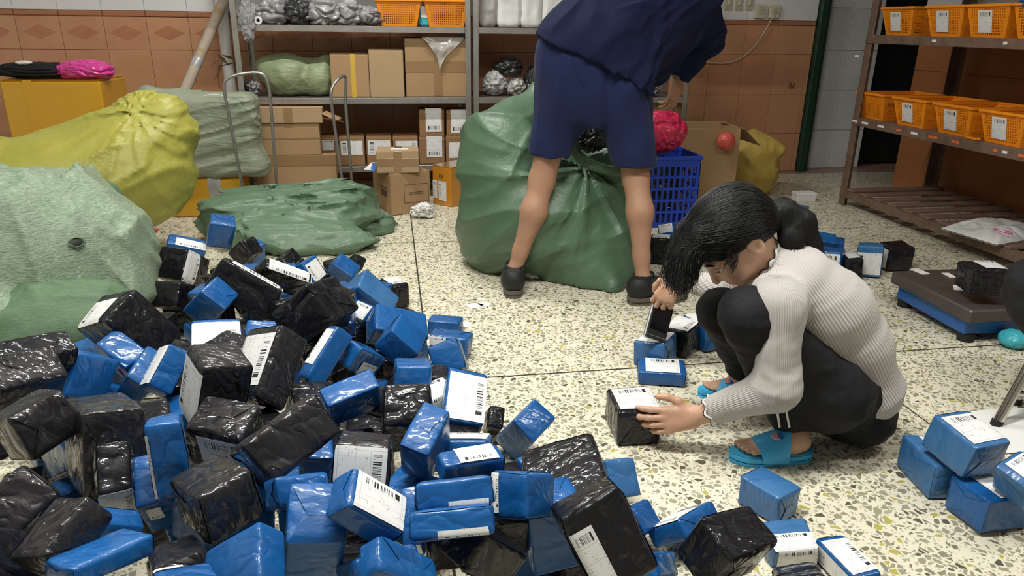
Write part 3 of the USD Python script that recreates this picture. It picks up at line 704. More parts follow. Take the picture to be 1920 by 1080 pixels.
# ------------------------------------------------------------------ crumpled lumps of plastic, paper and cloth
def lump(c, r, seed, amp=0.3, freq=3.0, sub=4, Rm=np.eye(3), floor=None, sharp=2.0):
    m = trimesh.creation.icosphere(sub); v = A(m.vertices); f = A(m.faces)
    q = creases(v * freq + seed * 7.7, seed, sharp + .5)
    v = v * (1 + .12 * amp - amp * 1.25 * q + 0.9 * amp * (meshkit.noise(v * 1.3 + seed, seed) - .5))[:, None]
    v = v * A(r, float) @ A(Rm).T + A(c, float)
    if floor is not None: v[:, 2] = np.maximum(v[:, 2], floor + .0008 * (1 + meshkit.noise(v * 40)))
    return v, f


def lump_thing(name, label, catg, c, r, seed, m, group=None, part='film', **k):
    base = (c[0], c[1], c[2] - r[2]) if k.get('floor') is None else (c[0], c[1], k['floor'])
    t = Thing(name, label, catg, base, group); t.part(part, lump(c, r, seed, **k), m, smooth=60); return t


z2 = ZS[2] + .001
for i, (x, y, rx, rz, mt, s) in enumerate(((470, 28, .075, .06, 'grey_film', 3), (512, 22, .10, .075, 'grey_film', 5), (560, 20, .10, .075, 'dark_film', 8), (610, 18, .12, .085, 'grey_film', 11), (655, 20, .10, .075, 'grey_film', 14), (693, 24, .08, .06, 'grey_film', 17))):
    c = at(x, y, Y=4.68); c[2] = z2 + rz * .85
    lump_thing('plastic_bundle', ['small bundle of grey plastic wrap at the left end of the top shelf', 'bundle of grey plastic film behind the white roll on the top shelf', 'darker bundle of plastic film, third from the left on the top shelf', 'largest bundle of clear grey film in the middle of the top shelf', 'grey film bundle right of the largest one on the top shelf', 'grey film bundle next to the left orange basket'][i], 'plastic film', c, (rx * 1.1, .11, rz * 1.15), s, mt, floor=z2, amp=.24, freq=2.2, sharp=3)
c = at(463, 38, Y=4.535); m = lump(c, (.05, .02, .12), 23, amp=.35)
t = Thing('plastic_scrap', 'torn grey plastic hanging over the left end of the top shelf lip', 'plastic film', c + A([0, 0, -.12])); t.part('film', m, 'grey_film', smooth=60)
c = at(485, 33, Y=4.60)
t = Thing('white_roll', 'small white roll lying end-on at the left of the top shelf', 'roll', (c[0], c[1], z2))
rl = trimesh.creation.annulus(.010, .022, .07); t.part('roll', move(rl, Ro.from_euler('x', 90, degrees=True).as_matrix(), (c[0], c[1], z2 + .023)), 'white_plastic')
t = Thing('blue_pouch', 'pale blue plastic pouch between the two orange baskets on the top shelf', 'pouch', (*at(797, 30, Y=4.66)[:2], z2))
a, b, c0, c1 = px_box(786, 8, 806, 44, 4.66); t.part('pouch', rbox((a, 4.66, z2), (b, 4.70, c1), .012), 'cyan_plastic'); t.part('paper_insert', rbox((a + .008, 4.656, z2 + .05), (b - .008, 4.66, c1 - .01), .001), 'paper')

# green sack on the second shelf
B = Blob((-.82, 4.55, .60), (-.18, 5.0, .96), .008); z1 = ZS[1]
c = at(540, 142, Y=4.75); e = at(596, 150, Y=4.75)
B.ell((c[0], 4.75, z1 + .12), (.155, .15, .125)); B.ell((e[0], 4.74, z1 + .10), (.10, .13, .11)); B.ell((at(500, 120, Y=4.75)[0], 4.75, z1 + .17), (.06, .09, .05), k=.06); B.ell((at(612, 115, Y=4.75)[0], 4.73, z1 + .17), (.035, .06, .06), k=.04)
B.keep((0, 0, z1 + .002), (0, 0, -1)); B.warp(lambda p: -.018 * ridged(p * A([9, 9, 7]), 3) ** 2)
t = Thing('green_sack', 'plump pale green woven sack lying on the second shelf left of the cartons', 'sack', (c[0], 4.75, z1)); t.part('woven_sack', B.mesh(), 'pale_green_weave', smooth=True)
for i, (x, y, rx, rz, mt, s) in enumerate(((474, 160, .05, .05, 'grey_film', 31), (458, 146, .04, .06, 'dark_film', 33))):
    c = at(x, y, Y=4.66); c[2] = z1 + rz * .9
    lump_thing('plastic_bundle', ['little knot of clear film at the left end of the second shelf', 'dark crumpled film behind the rack post on the second shelf'][i], 'plastic film', c, (rx, .07, rz), s, mt, floor=z1 + .001, amp=.4)
# clear bag hanging on the large carton
pl = [(790, 69), (838, 68), (871, 70), (860, 88), (842, 112), (826, 134), (818, 128), (806, 98)]
pp = [at(x, y, Y=4.588) for x, y in pl]; ctr = np.mean(pp, 0); g = []
for u in np.linspace(0, 1, 14):
    for v_ in np.linspace(0, 1, 14):
        xl = at(790 + 30 * u ** .8, 70, Y=4.585)[0]; xr = at(871 - 46 * u ** 1.1, 70, Y=4.585)[0]; z_ = at(820, 70 + 64 * u * (1 - .35 * abs(2 * v_ - 1.1)), Y=4.585)[2]
        g.append((xl + (xr - xl) * v_, 4.592, z_))
g = A(g); g[:, 1] -= .008 + .030 * creases(g * A([16, 1, 6]), 5, 3); fi = A([[i * 14 + j, i * 14 + j + 1, i * 14 + j + 15, i * 14 + j + 14] for i in range(13) for j in range(13)]); fi = np.vstack([fi[:, [0, 1, 2]], fi[:, [0, 2, 3]]])
M['film_see_through'] = usdkit.material(stage, '/World/Looks/film_see_through', {'t': ('transparent_bsdf', {'color': (.93, .92, .9)}), 'g': ('principled_bsdf', {'base_color': (.7, .68, .64), 'roughness': .15, 'specular_ior_level': .8}), 'tc': ('texture_coordinate', {}), 'n': ('noise_texture', {'type': 'ridged_multifractal', 'scale': 16, 'detail': 3}), 'b': ('bump', {'strength': .8, 'distance': .012}), 'm': ('mix_closure', {'fac': .40})},
    [('tc.object', 'n.vector'), ('n.fac', 'b.height'), ('b.normal', 'g.normal'), ('t.BSDF', 'm.closure1'), ('g.BSDF', 'm.closure2')], surface='m.closure')
t = Thing('clear_bag', 'clear plastic bag hanging in a point over the large carton on the second shelf', 'plastic bag', ctr); t.part('film', (np.vstack([g, g + A([0, .001, 0])]), np.vstack([fi, fi[:, ::-1] + len(g)])), 'film_see_through', smooth=True)

# white plastic on the right rack's top shelf, dark film below
for i, (x0, x1) in enumerate(((903, 932), (934, 978), (980, 1018), (1020, 1064))):
    a, b, c0, c1 = px_box(x0, -30, x1, 46, 4.62)
    t = Thing('white_bag', ['narrow white bag in clear plastic at the left end of the right rack top shelf', 'white bag in clear plastic, second from the left on the right rack', 'white bag in clear plastic, third from the left on the right rack', 'white bag in clear plastic nearest the bending person on the right rack'][i], 'bag', ((a + b) / 2, 4.72, z2), 'white bags on the right rack')
    bb = Blob((a - .03, 4.58, z2 - .02), (b + .03, 4.9, c1 + .06), .008); bb.box(((a + b) / 2, 4.72, (z2 + c1) / 2), ((b - a) / 2, .09, (c1 - z2) / 2), rad=.03); bb.warp(lambda p: -.010 * ridged(p * A([16, 16, 8]), 4 + i) ** 2); bb.keep((0, 0, z2 + .001), (0, 0, -1))
    t.part('film', bb.mesh(), 'white_plastic' if i else 'clear_film', smooth=True)
for i, (x, y, rx, rz, mt, s, zz) in enumerate(((928, 150, .085, .085, 'clear_film', 41, 0), (968, 156, .07, .06, 'clear_film', 43, 0), (955, 112, .10, .06, 'dark_film', 45, .12), (1000, 125, .06, .10, 'dark_film', 47, 0))):
    c = at(x, y, Y=4.70); c[2] = z1 + rz * .9 + zz
    lump_thing('plastic_bundle', ['clear shiny film bundle at the left of the right rack middle shelf', 'smaller clear film bundle beside the first on the right rack middle shelf', 'black plastic bundle on top of the clear film on the right rack', 'black plastic bundle just behind the shorts on the right rack'][i], 'plastic film', c, (rx, .09, rz), s, mt, floor=z1 + .001 if not zz else None, amp=.26, freq=2.3, sharp=3)
carton('light brown carton at the right end of the right rack behind the forearm', (1226, 188, 1286, 238), 4.62, .25, 'cardboard_grey', ['v'], z=ZS[0] + .2)
a, b, c0, c1 = px_box(1226, 238, 1286, 300, 4.62); carton('carton below the light brown one on the right rack', (1222, 239, 1288, 300), 4.60, .27, 'cardboard', [], z=ZS[0] + .001)
lump_thing('plastic_bundle', 'grey plastic and cloth bundle on the right rack beside the forearm', 'plastic film', at(1222, 168, Y=4.62), (.05, .07, .06), 51, 'grey_film', amp=.4)
# ------------------------------------------------------------------ left group: yellow cartons, sacks, bale, pole, hand trucks
x0, x1, _, zt = px_box(12, 150, 199, 300, 4.50)
t = Thing('yellow_carton', 'tall yellow taped carton against the tan wall, black and pink bags on top', 'carton', ((x0 + x1) / 2, 4.72, 0))
t.part('body', rbox((x0, 4.50, 0), (x1, 4.93, zt - .004), .012), 'yellow_carton'); t.part('flap', rbox((x0 + .004, 4.503, zt - .004), (x1 - .004, 4.71, zt), .0015), 'yellow_carton'); t.part('flap', rbox((x0 + .004, 4.713, zt - .004), (x1 - .004, 4.926, zt), .0015), 'yellow_carton')
t.part('tape', rbox((x0 + .12, 4.4985, zt * .02), (x0 + .17, 4.501, zt + .001), .0005), 'yellow_carton')
lump_thing('black_bag', 'flat black cloth bag lying on the tall yellow carton', 'bag', A([at(66, 135, Y=4.62)[0], 4.64, zt + .042]), (.235, .14, .050), 61, 'black_cloth', part='cloth', amp=.14, freq=1.8, sharp=3, floor=zt + .002)
lump_thing('pink_bag', 'bright pink plastic bag on the tall yellow carton', 'bag', A([at(160, 133, Y=4.60)[0], 4.60, zt + .046]), (.165, .11, .060), 63, 'pink_plastic', amp=.16, freq=1.8, sharp=3, floor=zt + .002)
lump_thing('tissue_pack', 'small cream packet on the black bag', 'packet', A([at(50, 128, Y=4.58)[0], 4.56, zt + .088]), (.045, .03, .012), 64, 'paper', part='wrap', amp=.1)

x0, x1, _, zy = px_box(322, 333, 457, 400, 4.22)
t = Thing('yellow_carton', 'low yellow taped carton on the floor under the grey-green bale', 'carton', ((x0 + x1) / 2, 4.4, 0)); t.part('body', rbox((x0, 4.22, 0), (x1, 4.60, zy - .003), .012), 'yellow_carton')
t.part('lid_flap', rbox((x0 + .004, 4.223, zy - .004), (x1 - .004, 4.597, zy), .0015), 'yellow_carton'); t.part('tape', rbox((x0 + .2, 4.2185, .01), (x0 + .27, 4.221, zy + .001), .0005), 'clear_film')
# bale
a, b, c0, c1 = px_box(322, 183, 478, 332, 4.18); c1 = at(400, 178, Y=4.2)[2]
bl = Blob((a - .2, 4.05, zy - .05), (b + .2, 4.62, c1 + .12), .009)
bl.box(((a + b) / 2, 4.305, (zy + c1) / 2), ((b - a) / 2 + .01, .125, (c1 - zy) / 2 + .005), rad=.06).ell((a + .0, 4.30, c1 - .04), (.10, .09, .06), k=.05).ell((b - .01, 4.28, zy + .06), (.06, .1, .09), k=.05).cone((a - .02, 4.28, c1 - .03), (a - .11, 4.26, c1 + .0), .035, .05, k=.04)
bl.warp(lambda p: -.016 * creases(p @ A([[.97, 0, .25], [0, 1, 0], [-.25, 0, .97]]).T * A([3, 5, 15]), 21, 4) + .003).keep((0, 0, zy + .002), (0, 0, -1))
t = Thing('bale', 'grey-green woven bale standing on the low yellow carton', 'bale', ((a + b) / 2, 4.305, zy)); t.part('woven_wrap', bl.mesh(), 'grey_green_weave', smooth=True)
t.part('string', tube(spline([at(x, y, Y=4.17) for x, y in ((383, 180), (400, 177), (417, 180), (430, 190))], 16), .0025, 6), 'white_cloth')
# olive sack
P_ = lambda x, y, Y: at(x, y, Y=Y)
B = Blob((-2.75, 3.0, -.03), (-.88, 4.05, .75), .010)
B.ell(P_(255, 318, 3.50), (.245, .26, .25)).ell(P_(150, 345, 3.42), (.33, .26, .22), k=.12).ell(P_(40, 372, 3.40), (.40, .28, .23), k=.12).ell(P_(-60, 380, 3.40), (.35, .28, .22), k=.1)
B.cone(P_(268, 215, 3.58), P_(276, 198, 3.60), .075, .045, k=.06).cone(P_(250, 225, 3.56), P_(120, 290, 3.55), .06, .10, k=.1).ell(P_(318, 240, 3.56), (.10, .14, .12), k=.08)
nk = P_(272, 200, 3.59)


def olive(p):
    d = p - nk; r = np.linalg.norm(d, axis=-1); th = np.arctan2(d[..., 2], d[..., 0])
    fold = ridged(np.stack([th * 4.2, r * 1.2, d[..., 1] * 3], -1), 9) ** 2
    return -.050 * fold * np.exp(-r * 1.8) - .022 * creases(p @ A([[.9, 0, .45], [0, 1, 0], [-.45, 0, .9]]).T * A([1.6, 3, 6]), 12, 4) + .012
B.warp(olive).keep((0, 0, .001), (0, 0, -1))
t = Thing('olive_sack', 'yellow-green woven sack slumped on its side, tied at the neck', 'sack', (*P_(200, 340, 3.5)[:2], 0)); t.part('woven_sack', B.mesh(), 'olive_weave', smooth=True)
t.part('neck_tie', tube(spline([P_(240, 204, 3.52), P_(262, 198, 3.50), P_(288, 205, 3.52), P_(308, 214, 3.53)], 16), .006, 7), 'olive_weave')
# mint sack in front
B = Blob((-2.35, 1.85, -.03), (-.80, 3.05, .70), .009)
B.ell(P_(80, 455, 2.52), (.31, .33, .22)).ell(P_(180, 480, 2.60), (.14, .22, .19), k=.1).ell(P_(-30, 460, 2.45), (.33, .33, .25), k=.1).ell(P_(192, 548, 2.54), (.13, .20, .19), k=.1).ell(P_(75, 385, 2.60), (.14, .17, .08), k=.1).ell(P_(140, 540, 2.44), (.22, .22, .16), k=.1).ell(P_(0, 622, 2.10), (.09, .10, .12), k=.03)
B.warp(lambda p: -.050 * creases(p * A([4.6, 2.4, 1.0]) + .3, 31, 4) - .022 * creases(p @ A([[.8, 0, .6], [0, 1, 0], [-.6, 0, .8]]).T * A([6, 5, 3]), 33, 4) + .020).keep((0, 0, .001), (0, 0, -1))
mint = B.mesh()
t = Thing('mint_sack', 'big pale mint woven sack with two small holes, left of the parcel pile', 'sack', (*P_(100, 500, 2.5)[:2], 0)); t.part('woven_sack', mint, 'mint_weave', smooth=True)
B = Blob((-1.65, 1.80, -.03), (-.80, 3.05, .66), .009)
B.ell(P_(80, 600, 2.18), (.27, .18, .115)).ell(P_(150, 618, 2.22), (.14, .15, .11), k=.08)
B.warp(lambda p: -.030 * creases(p * A([7, 7, 4]), 37, 5) + .006).keep((0, 0, .001), (0, 0, -1))
t.part('folded_mouth', B.mesh(), 'mint_weave_inside', smooth=True, label='darker folded-back mouth of the sack')
B = Blob((-1.65, 2.5, .2), (-.95, 3.05, .62), .009); B.ell(P_(186, 378, 2.80), (.07, .10, .075)).ell(P_(160, 392, 2.76), (.08, .1, .06), k=.05); B.warp(lambda p: -.02 * creases(p * A([7, 7, 4]), 39, 4)); t.part('folded_mouth', B.mesh(), 'mint_weave_inside', smooth=True, label='darker fold at the top of the sack')


def onto(m, x, y):
    r = FWD + (x - 960) / F * RIGHT - (y - 540) / F * UP; tm = trimesh.Trimesh(*m, process=False)
    v, f = m; n = vnormals(v, f); d = v - CAM; tt = d @ r / (r @ r); off = np.linalg.norm(d - tt[:, None] * r, axis=1)
    k = np.where(off < .012)[0] if (off < .012).any() else [off.argmin()]; k = k[np.argmin(tt[k])]
    return CAM + r * tt[k], n[k]


for x, y, s in ((143, 455, .020), (163, 577, .017)):
    p, n = onto(mint, x, y); fr = frame(n, (0, 0, 1))
    pk = [(lambda a: tube(spline([p + n * .004 + fr @ A([.003 * math.sin(5 * q + a), s * (1 + .3 * math.sin(3 * q + a)) * math.cos(q), s * .7 * math.sin(q)]) for q in np.linspace(0, 6.0, 12)], 30), .0016, 5))(a) for a in (0, 1.7, 3.1)]
    t.part('hole', [move((lambda m: (A(m.vertices) * A([.25, 1.0, .7]) * s, A(m.faces)))(trimesh.creation.icosphere(2)), fr, p + n * .001)], 'dark_void', label='frayed hole in the sack'); t.part('frayed_edge', pk, 'mint_weave_inside')
# flat green sack on the floor
B = Blob((-1.15, 3.2, -.03), (.12, 4.22, .36), .0075)
B.ell(P_(520, 405, 3.78), (.34, .22, .10)).ell(P_(625, 395, 3.80), (.22, .20, .12), k=.06).ell(P_(575, 448, 3.50), (.30, .10, .075), k=.03).ell(P_(460, 408, 3.72), (.19, .16, .10), k=.06).ell(P_(692, 428, 3.80), (.14, .10, .06), k=.03)
B.cone(P_(445, 392, 3.84), P_(650, 372, 3.92), .06, .07, k=.10).cone(P_(540, 420, 3.62), P_(660, 400, 3.66), .045, .03, k=.03).cone(P_(445, 428, 3.55), P_(650, 460, 3.42), .03, .035, k=.04)
B.warp(lambda p: -.050 * creases(p @ A([[.95, .3, 0], [-.3, .95, 0], [0, 0, 1]]).T * A([1.8, 7, 7]), 41, 4) - .022 * creases(p * A([5, 11, 11]), 43, 4) + .010).keep((0, 0, .001), (0, 0, -1))
t = Thing('green_sack', 'empty dark green woven sack crumpled flat on the floor behind the pile', 'sack', (*P_(560, 420, 3.7)[:2], 0)); t.part('woven_sack', B.mesh(), 'green_weave_worn', smooth=True)
# big full green sack
B = Blob((.22, 2.55, -.03), (1.42, 3.62, .95), .0085)
B.ell(P_(1020, 400, 3.12), (.37, .32, .30)).ell(P_(945, 300, 3.18), (.20, .25, .22), k=.12).ell(P_(1110, 470, 3.0), (.19, .22, .21), k=.1).ell(P_(985, 235, 3.28), (.13, .15, .13), k=.1).cone(P_(990, 215, 3.30), P_(1005, 172, 3.34), .09, .05, k=.06).ell(P_(1150, 340, 3.15), (.15, .2, .2), k=.1).cone(P_(1120, 515, 2.82), P_(1148, 536, 2.76), .07, .03, k=.08).ell(P_(930, 440, 3.2), (.16, .22, .22), k=.1)
gk = P_(1080, 300, 3.1)


def gfold(p):
    d = p - gk; r = np.linalg.norm(d, axis=-1); th = np.arctan2(d[..., 2], -d[..., 0])
    return -.032 * creases(np.stack([th * 2.2, r * 1.0, d[..., 1] * 1.5], -1), 51, 3) - .026 * creases(p @ A([[.86, 0, .5], [0, 1, 0], [-.5, 0, .86]]).T * A([2.2, 3, 5]), 53, 4) + .018
B.warp(gfold).keep((0, 0, .001), (0, 0, -1)); B.ell(P_(1120, 262, 2.98), (.12, .10, .10), k=.03, sub=True)
t = Thing('green_sack', 'huge full dark green woven sack that the standing person reaches into', 'sack', (*P_(1030, 450, 3.1)[:2], 0)); t.part('woven_sack', B.mesh(), 'green_weave', smooth=True)
t.part('rolled_rim', tube(spline([P_(1075, 262, 2.92), P_(1085, 292, 2.90), P_(1115, 312, 2.88), P_(1160, 322, 2.90), P_(1200, 318, 3.0), P_(1225, 296, 3.1)], 24), .022, 9), 'green_weave')
lump_thing('plastic_bundle', 'dark grey plastic bundle in the mouth of the huge green sack', 'plastic film', P_(1110, 262, 3.02), (.09, .07, .06), 55, 'dark_film', amp=.4)
lump_thing('paper_scrap', 'crumpled white paper behind the standing person\'s left shoe', 'paper', A([*at(999, 520, z=0)[:2], .022]), (.05, .045, .03), 57, 'paper', part='paper', amp=.4, floor=.001)

# pole, pipe and dry leaves by the wall
p0, p1 = at(338, 190, Y=4.66), at(425, -12, Y=5.06); d = (p1 - p0) / np.linalg.norm(p1 - p0); p0 = p0 - d * (p0[2] - .01) / d[2]; p1 = p1 + d * .12
t = Thing('leaning_pole', 'long grey-brown cardboard tube leaning against the wall beside the left rack', 'tube', p0)
t.part('tube', tube([p0 + (p1 - p0) * k for k in np.linspace(0, 1, 12)], .031, 16), 'cardboard_tube')
for k, w_ in ((.60, .035), (.66, .012), (.83, .02), (.93, .03)):
    t.part('tape_band', tube([p0 + (p1 - p0) * k, p0 + (p1 - p0) * (k + w_)], .0318, 16, False), 'clear_film' if w_ > .03 else 'cardboard_grey')
q0 = at(425, 100, Y=5.12)
t = Thing('white_pipe', 'white plastic pipe standing against the wall behind the left rack post', 'pipe', (q0[0], 5.12, 0)); t.part('pipe', tube([(q0[0], 5.12, z) for z in np.linspace(.005, 1.75, 8)], .036, 16), 'white_plastic'); t.part('collar', tube([(q0[0], 5.12, 1.19), (q0[0], 5.12, 1.25)], .042, 16), 'white_plastic')
t = Thing('dry_plant', 'withered brown leaves drooping beside the left rack post', 'dry plant', at(412, 160, Y=4.9))
for i, (x, y, a) in enumerate(((402, 118, .6), (410, 128, 1.4), (418, 112, 2.3), (424, 122, .2), (408, 140, 1.0), (430, 108, 2.8))):
    c = at(x, y, Y=4.9); u = A([math.cos(a), .2, math.sin(a)]); m = A([c - u * .05, c + A([.012, -.01, .01]), c + u * .05, c + A([-.012, .012, -.004]), c + A([0, .008, 0])])
    t.part('leaf', (m, A([[0, 1, 4], [1, 2, 4], [2, 3, 4], [3, 0, 4], [1, 0, 3], [2, 1, 3]])), 'dry_leaf', smooth=False)
t.part('stem', tube(spline([at(412, 165, Y=4.9), at(410, 140, Y=4.9), at(418, 115, Y=4.9)], 10), .004, 6), 'dry_leaf')


def hand_truck(label, pts, Ys, foot):
    t = Thing('hand_truck', label, 'hand truck', foot)
    path = [at(x, y, Y=Y) for (x, y), Y in zip(pts, Ys)]
    a, b = path[0].copy(), path[-1].copy(); da = path[0] - path[1]; db = path[-1] - path[-2]
    a = path[0] + da * ((path[0][2] - .07) / max(-da[2], 1e-6)); b = path[-1] + db * ((path[-1][2] - .07) / max(-db[2], 1e-6))
    full = [a] + path + [b]
    sm = []
    for i in range(len(full) - 1):
        n = max(2, int(np.linalg.norm(full[i + 1] - full[i]) / .03)); sm += [full[i] + (full[i + 1] - full[i]) * k / n for k in range(n)]
    sm.append(full[-1]); sm = A(sm)
    for _ in range(3): sm[1:-1] = .25 * sm[:-2] + .5 * sm[1:-1] + .25 * sm[2:]
    t.part('handle_frame', tube(sm, .0085, 10), 'steel_rod')
    u = b - a; u[2] = 0; L = np.linalg.norm(u); u /= L; n = A([u[1], -u[0], 0]); mid = (a + b) / 2
    t.part('base_plate', beam(a + n * .05 + A([0, 0, -.05]), b + n * .05 + A([0, 0, -.05]), .1, .006), 'steel_rod')
    for k, e in enumerate((a, b)):
        s = -1 if k == 0 else 1; c = A([e[0], e[1], .061]) - n * .04 + u * s * .035
        w = trimesh.creation.cylinder(.06, .03, sections=24); t.part('wheel', move(w, frame(np.cross(UPZ, u), u), c) if False else move(w, np.stack([n, UPZ, u], 1), c), 'black_rubber')
    t.part('axle', tube([A([a[0], a[1], .061]) - n * .04 - u * .04, A([b[0], b[1], .061]) - n * .04 + u * .04], .006, 8), 'steel_rod')
hand_truck('wide bare steel hand truck frame in front of the grey-green bale', [(457, 365), (436, 250), (418, 160), (420, 147), (446, 138), (489, 135), (500, 140), (506, 170), (513, 270), (519, 352)], [4.08, 4.08, 4.08, 4.08, 4.10, 4.12, 4.12, 4.12, 4.12, 4.12], (-.7, 4.1, 0))
hand_truck('narrow steel hand truck frame in front of the brown labelled boxes', [(643, 350), (630, 255), (619, 175), (622, 158), (640, 142), (651, 137), (648, 160), (647, 183), (655, 280), (661, 356)], [4.22, 4.22, 4.22, 4.22, 4.28, 4.34, 4.34, 4.34, 4.34, 4.34], (-.24, 4.28, 0))
lump_thing('paper_scrap', 'crumpled white printed paper on the floor before the printed carton', 'paper', A([*at(793, 408, z=0)[:2], .04]), (.075, .06, .05), 71, 'paper', part='paper', amp=.45, floor=.001)
lump_thing('film_scrap', 'small crumpled clear film on the floor left of the huge green sack', 'plastic film', A([*at(878, 397, z=0)[:2], .03]), (.03, .035, .045), 73, 'clear_film', amp=.45, floor=.001)
lump_thing('film_scrap', 'little wisp of clear film at the foot of the printed carton', 'plastic film', A([*at(765, 398, z=0)[:2], .008]), (.035, .025, .012), 75, 'clear_film', amp=.45, floor=.001)

# ------------------------------------------------------------------ right rack, rusty angle iron
FX, BX, RY0, RY1 = 2.80, 3.44, 4.12, 1.95
t = Thing('iron_rack', 'rusty angle-iron rack along the right wall carrying orange baskets', 'rack', (3.1, 3.0, 0))
for x, sx in ((FX, 1), (BX, -1)):
    for y, sy in ((RY0, -1), (RY1, 1)):
        t.part('post', [rbox((x, y, 0), (x + sx * .058, y + sy * .005, 1.75), .0015), rbox((x, y, 0), (x + sx * .005, y + sy * .058, 1.75), .0015)], 'rusty_iron')
for z in (.545, 1.02, 1.5):
    s = t.part('shelf', rbox((FX + .006, RY1 + .006, z - .006), (BX - .006, RY0 - .006, z), .001), 'rusty_slat')
    t.part('edge_angle', [rbox((FX - .004, RY1 + .02, z - .045), (FX, RY0 - .0, z + .002), .001)], 'rusty_iron', under=s); t.part('edge_angle', [rbox((BX, RY1 + .02, z - .045), (BX + .004, RY0 - .0, z + .002), .001)], 'rusty_iron', under=s)
    t.part('edge_angle', [rbox((FX, RY0, z - .045), (BX, RY0 + .004, z + .002), .001)], 'rusty_iron', under=s)
t.part('bottom_rail', [rbox((FX - .004, RY1 + .02, .055), (FX, RY0, .10), .001), rbox((FX, RY1 + .02, .095), (FX + .04, RY0, .10), .001)], 'rusty_iron')
t.part('bottom_rail', [rbox((BX, RY1 + .02, .055), (BX + .004, RY0, .10), .001), rbox((BX - .04, RY1 + .02, .095), (BX, RY0, .10), .001)], 'rusty_iron')
t.part('bottom_rail', rbox((FX, RY0, .055), (BX, RY0 + .004, .10), .001), 'rusty_iron')
for i in range(15):
    y = 4.03 - i * .135; t.part('slat', rbox((FX + .001, y - .032, .1005), (BX - .001, y + .032, .114), .002), 'rusty_slat')
for i, (x, y, w, c) in enumerate(((1603, 226, 10, 'paper_pink'), (1622, 229, 12, 'paper'), (1652, 234, 12, 'paper_pink'), (1686, 241, 10, 'orange_sticker'), (1715, 247, 13, 'paper_pink'), (1750, 253, 17, 'orange_sticker'), (1788, 261, 6, 'orange_sticker'), (1796, 263, 6, 'orange_sticker'), (1868, 277, 8, 'orange_sticker'), (1885, 281, 10, 'paper'), (1917, 285, 12, 'orange_sticker'), (1606, 105, 8, 'paper'), (1752, 75, 8, 'paper'), (1886, 76, 8, 'paper'))):
    X = FX - .0045; a, b = at(x - w / 2, y, X=X), at(x + w / 2, y, X=X); zc = 1.0 if y < 90 else .525 if y > 200 else a[2]
    if y in (105,): X = FX - .0005
    t.part('sticker', rbox((X - .001, b[1], zc - .0065), (X, a[1], zc + .0065), .0002), c)


def basket_parts(t, wt=.26, wb=.205, dt=.38, db=.31, h=.150, lab=True):
    """Local frame: front wall faces -y, open to +z."""
    th = .0025
    def wall(w_t, w_b, off_t, off_b):
        sl = math.hypot(h, off_t - off_b); poly = Polygon([(-w_b / 2, 0), (w_b / 2, 0), (w_t / 2, sl), (-w_t / 2, sl)])
        inner = poly.buffer(-.014, join_style=2); hs = []; px_, pz_ = .0125, .0125
        for i in range(-16, 17):
            for j in range(0, 14):
                b = sbox(i * px_ - .0036, .018 + j * pz_ - .0036, i * px_ + .0036, .018 + j * pz_ + .0036)
                if .018 + j * pz_ < sl - .02 and inner.contains(b): hs.append(list(b.exterior.coords)[::-1])
        m = extrude(Polygon(poly.exterior.coords, hs), th)
        v = m[0]; s = v[:, 1] / sl
        return A([v[:, 0], -(off_b + (off_t - off_b) * s) + v[:, 2] - th, s * h]).T, m[1]
    f = wall(wt, wb, dt / 2, db / 2); sd = wall(dt, db, wt / 2, wb / 2)
    rz = lambda k: Ro.from_euler('z', k, degrees=True).as_matrix()
    for k, m in ((0, f), (180, f), (90, sd), (270, sd)): t.part('side_wall', move(m, rz(k)), 'orange_plastic', smooth=False, local=True)
    t.part('bottom', rbox((-wb / 2, -db / 2, 0), (wb / 2, db / 2, .004), .001), 'orange_plastic', local=True)
    t.part('rim', [rbox((-wt / 2 - .010, s * dt / 2 - .006 if s > 0 else -dt / 2 - .010, h - .012), (wt / 2 + .010, s * dt / 2 + .010 if s > 0 else -dt / 2 + .006, h + .002), .003) for s in (-1, 1)] + [rbox((s * wt / 2 - .006 if s > 0 else -wt / 2 - .010, -dt / 2, h - .012), (s * wt / 2 + .010 if s > 0 else -wt / 2 + .006, dt / 2, h + .002), .003) for s in (-1, 1)], 'orange_plastic', local=True)
    [t.part('corner_rib', beam((sx * wb / 2, sy * db / 2, .002), (sx * wt / 2, sy * dt / 2, h), .008, .008), 'orange_plastic', local=True) for sx in (-1, 1) for sy in (-1, 1)]
    if lab:
        n = A([0, -h, -(dt - db) / 2]); n = n / np.linalg.norm(n); uy = np.cross(n, A([1., 0, 0])); uy = uy if uy[2] > 0 else -uy
        loc = t.loc; t.loc = A([0., 0, 0]); sheet(t, 'label_card', A([-.015, -(db + dt) / 4, h * .5]) + n * .0055, A([1., 0, 0]), uy, .088, .105, rot=0); t.loc = loc


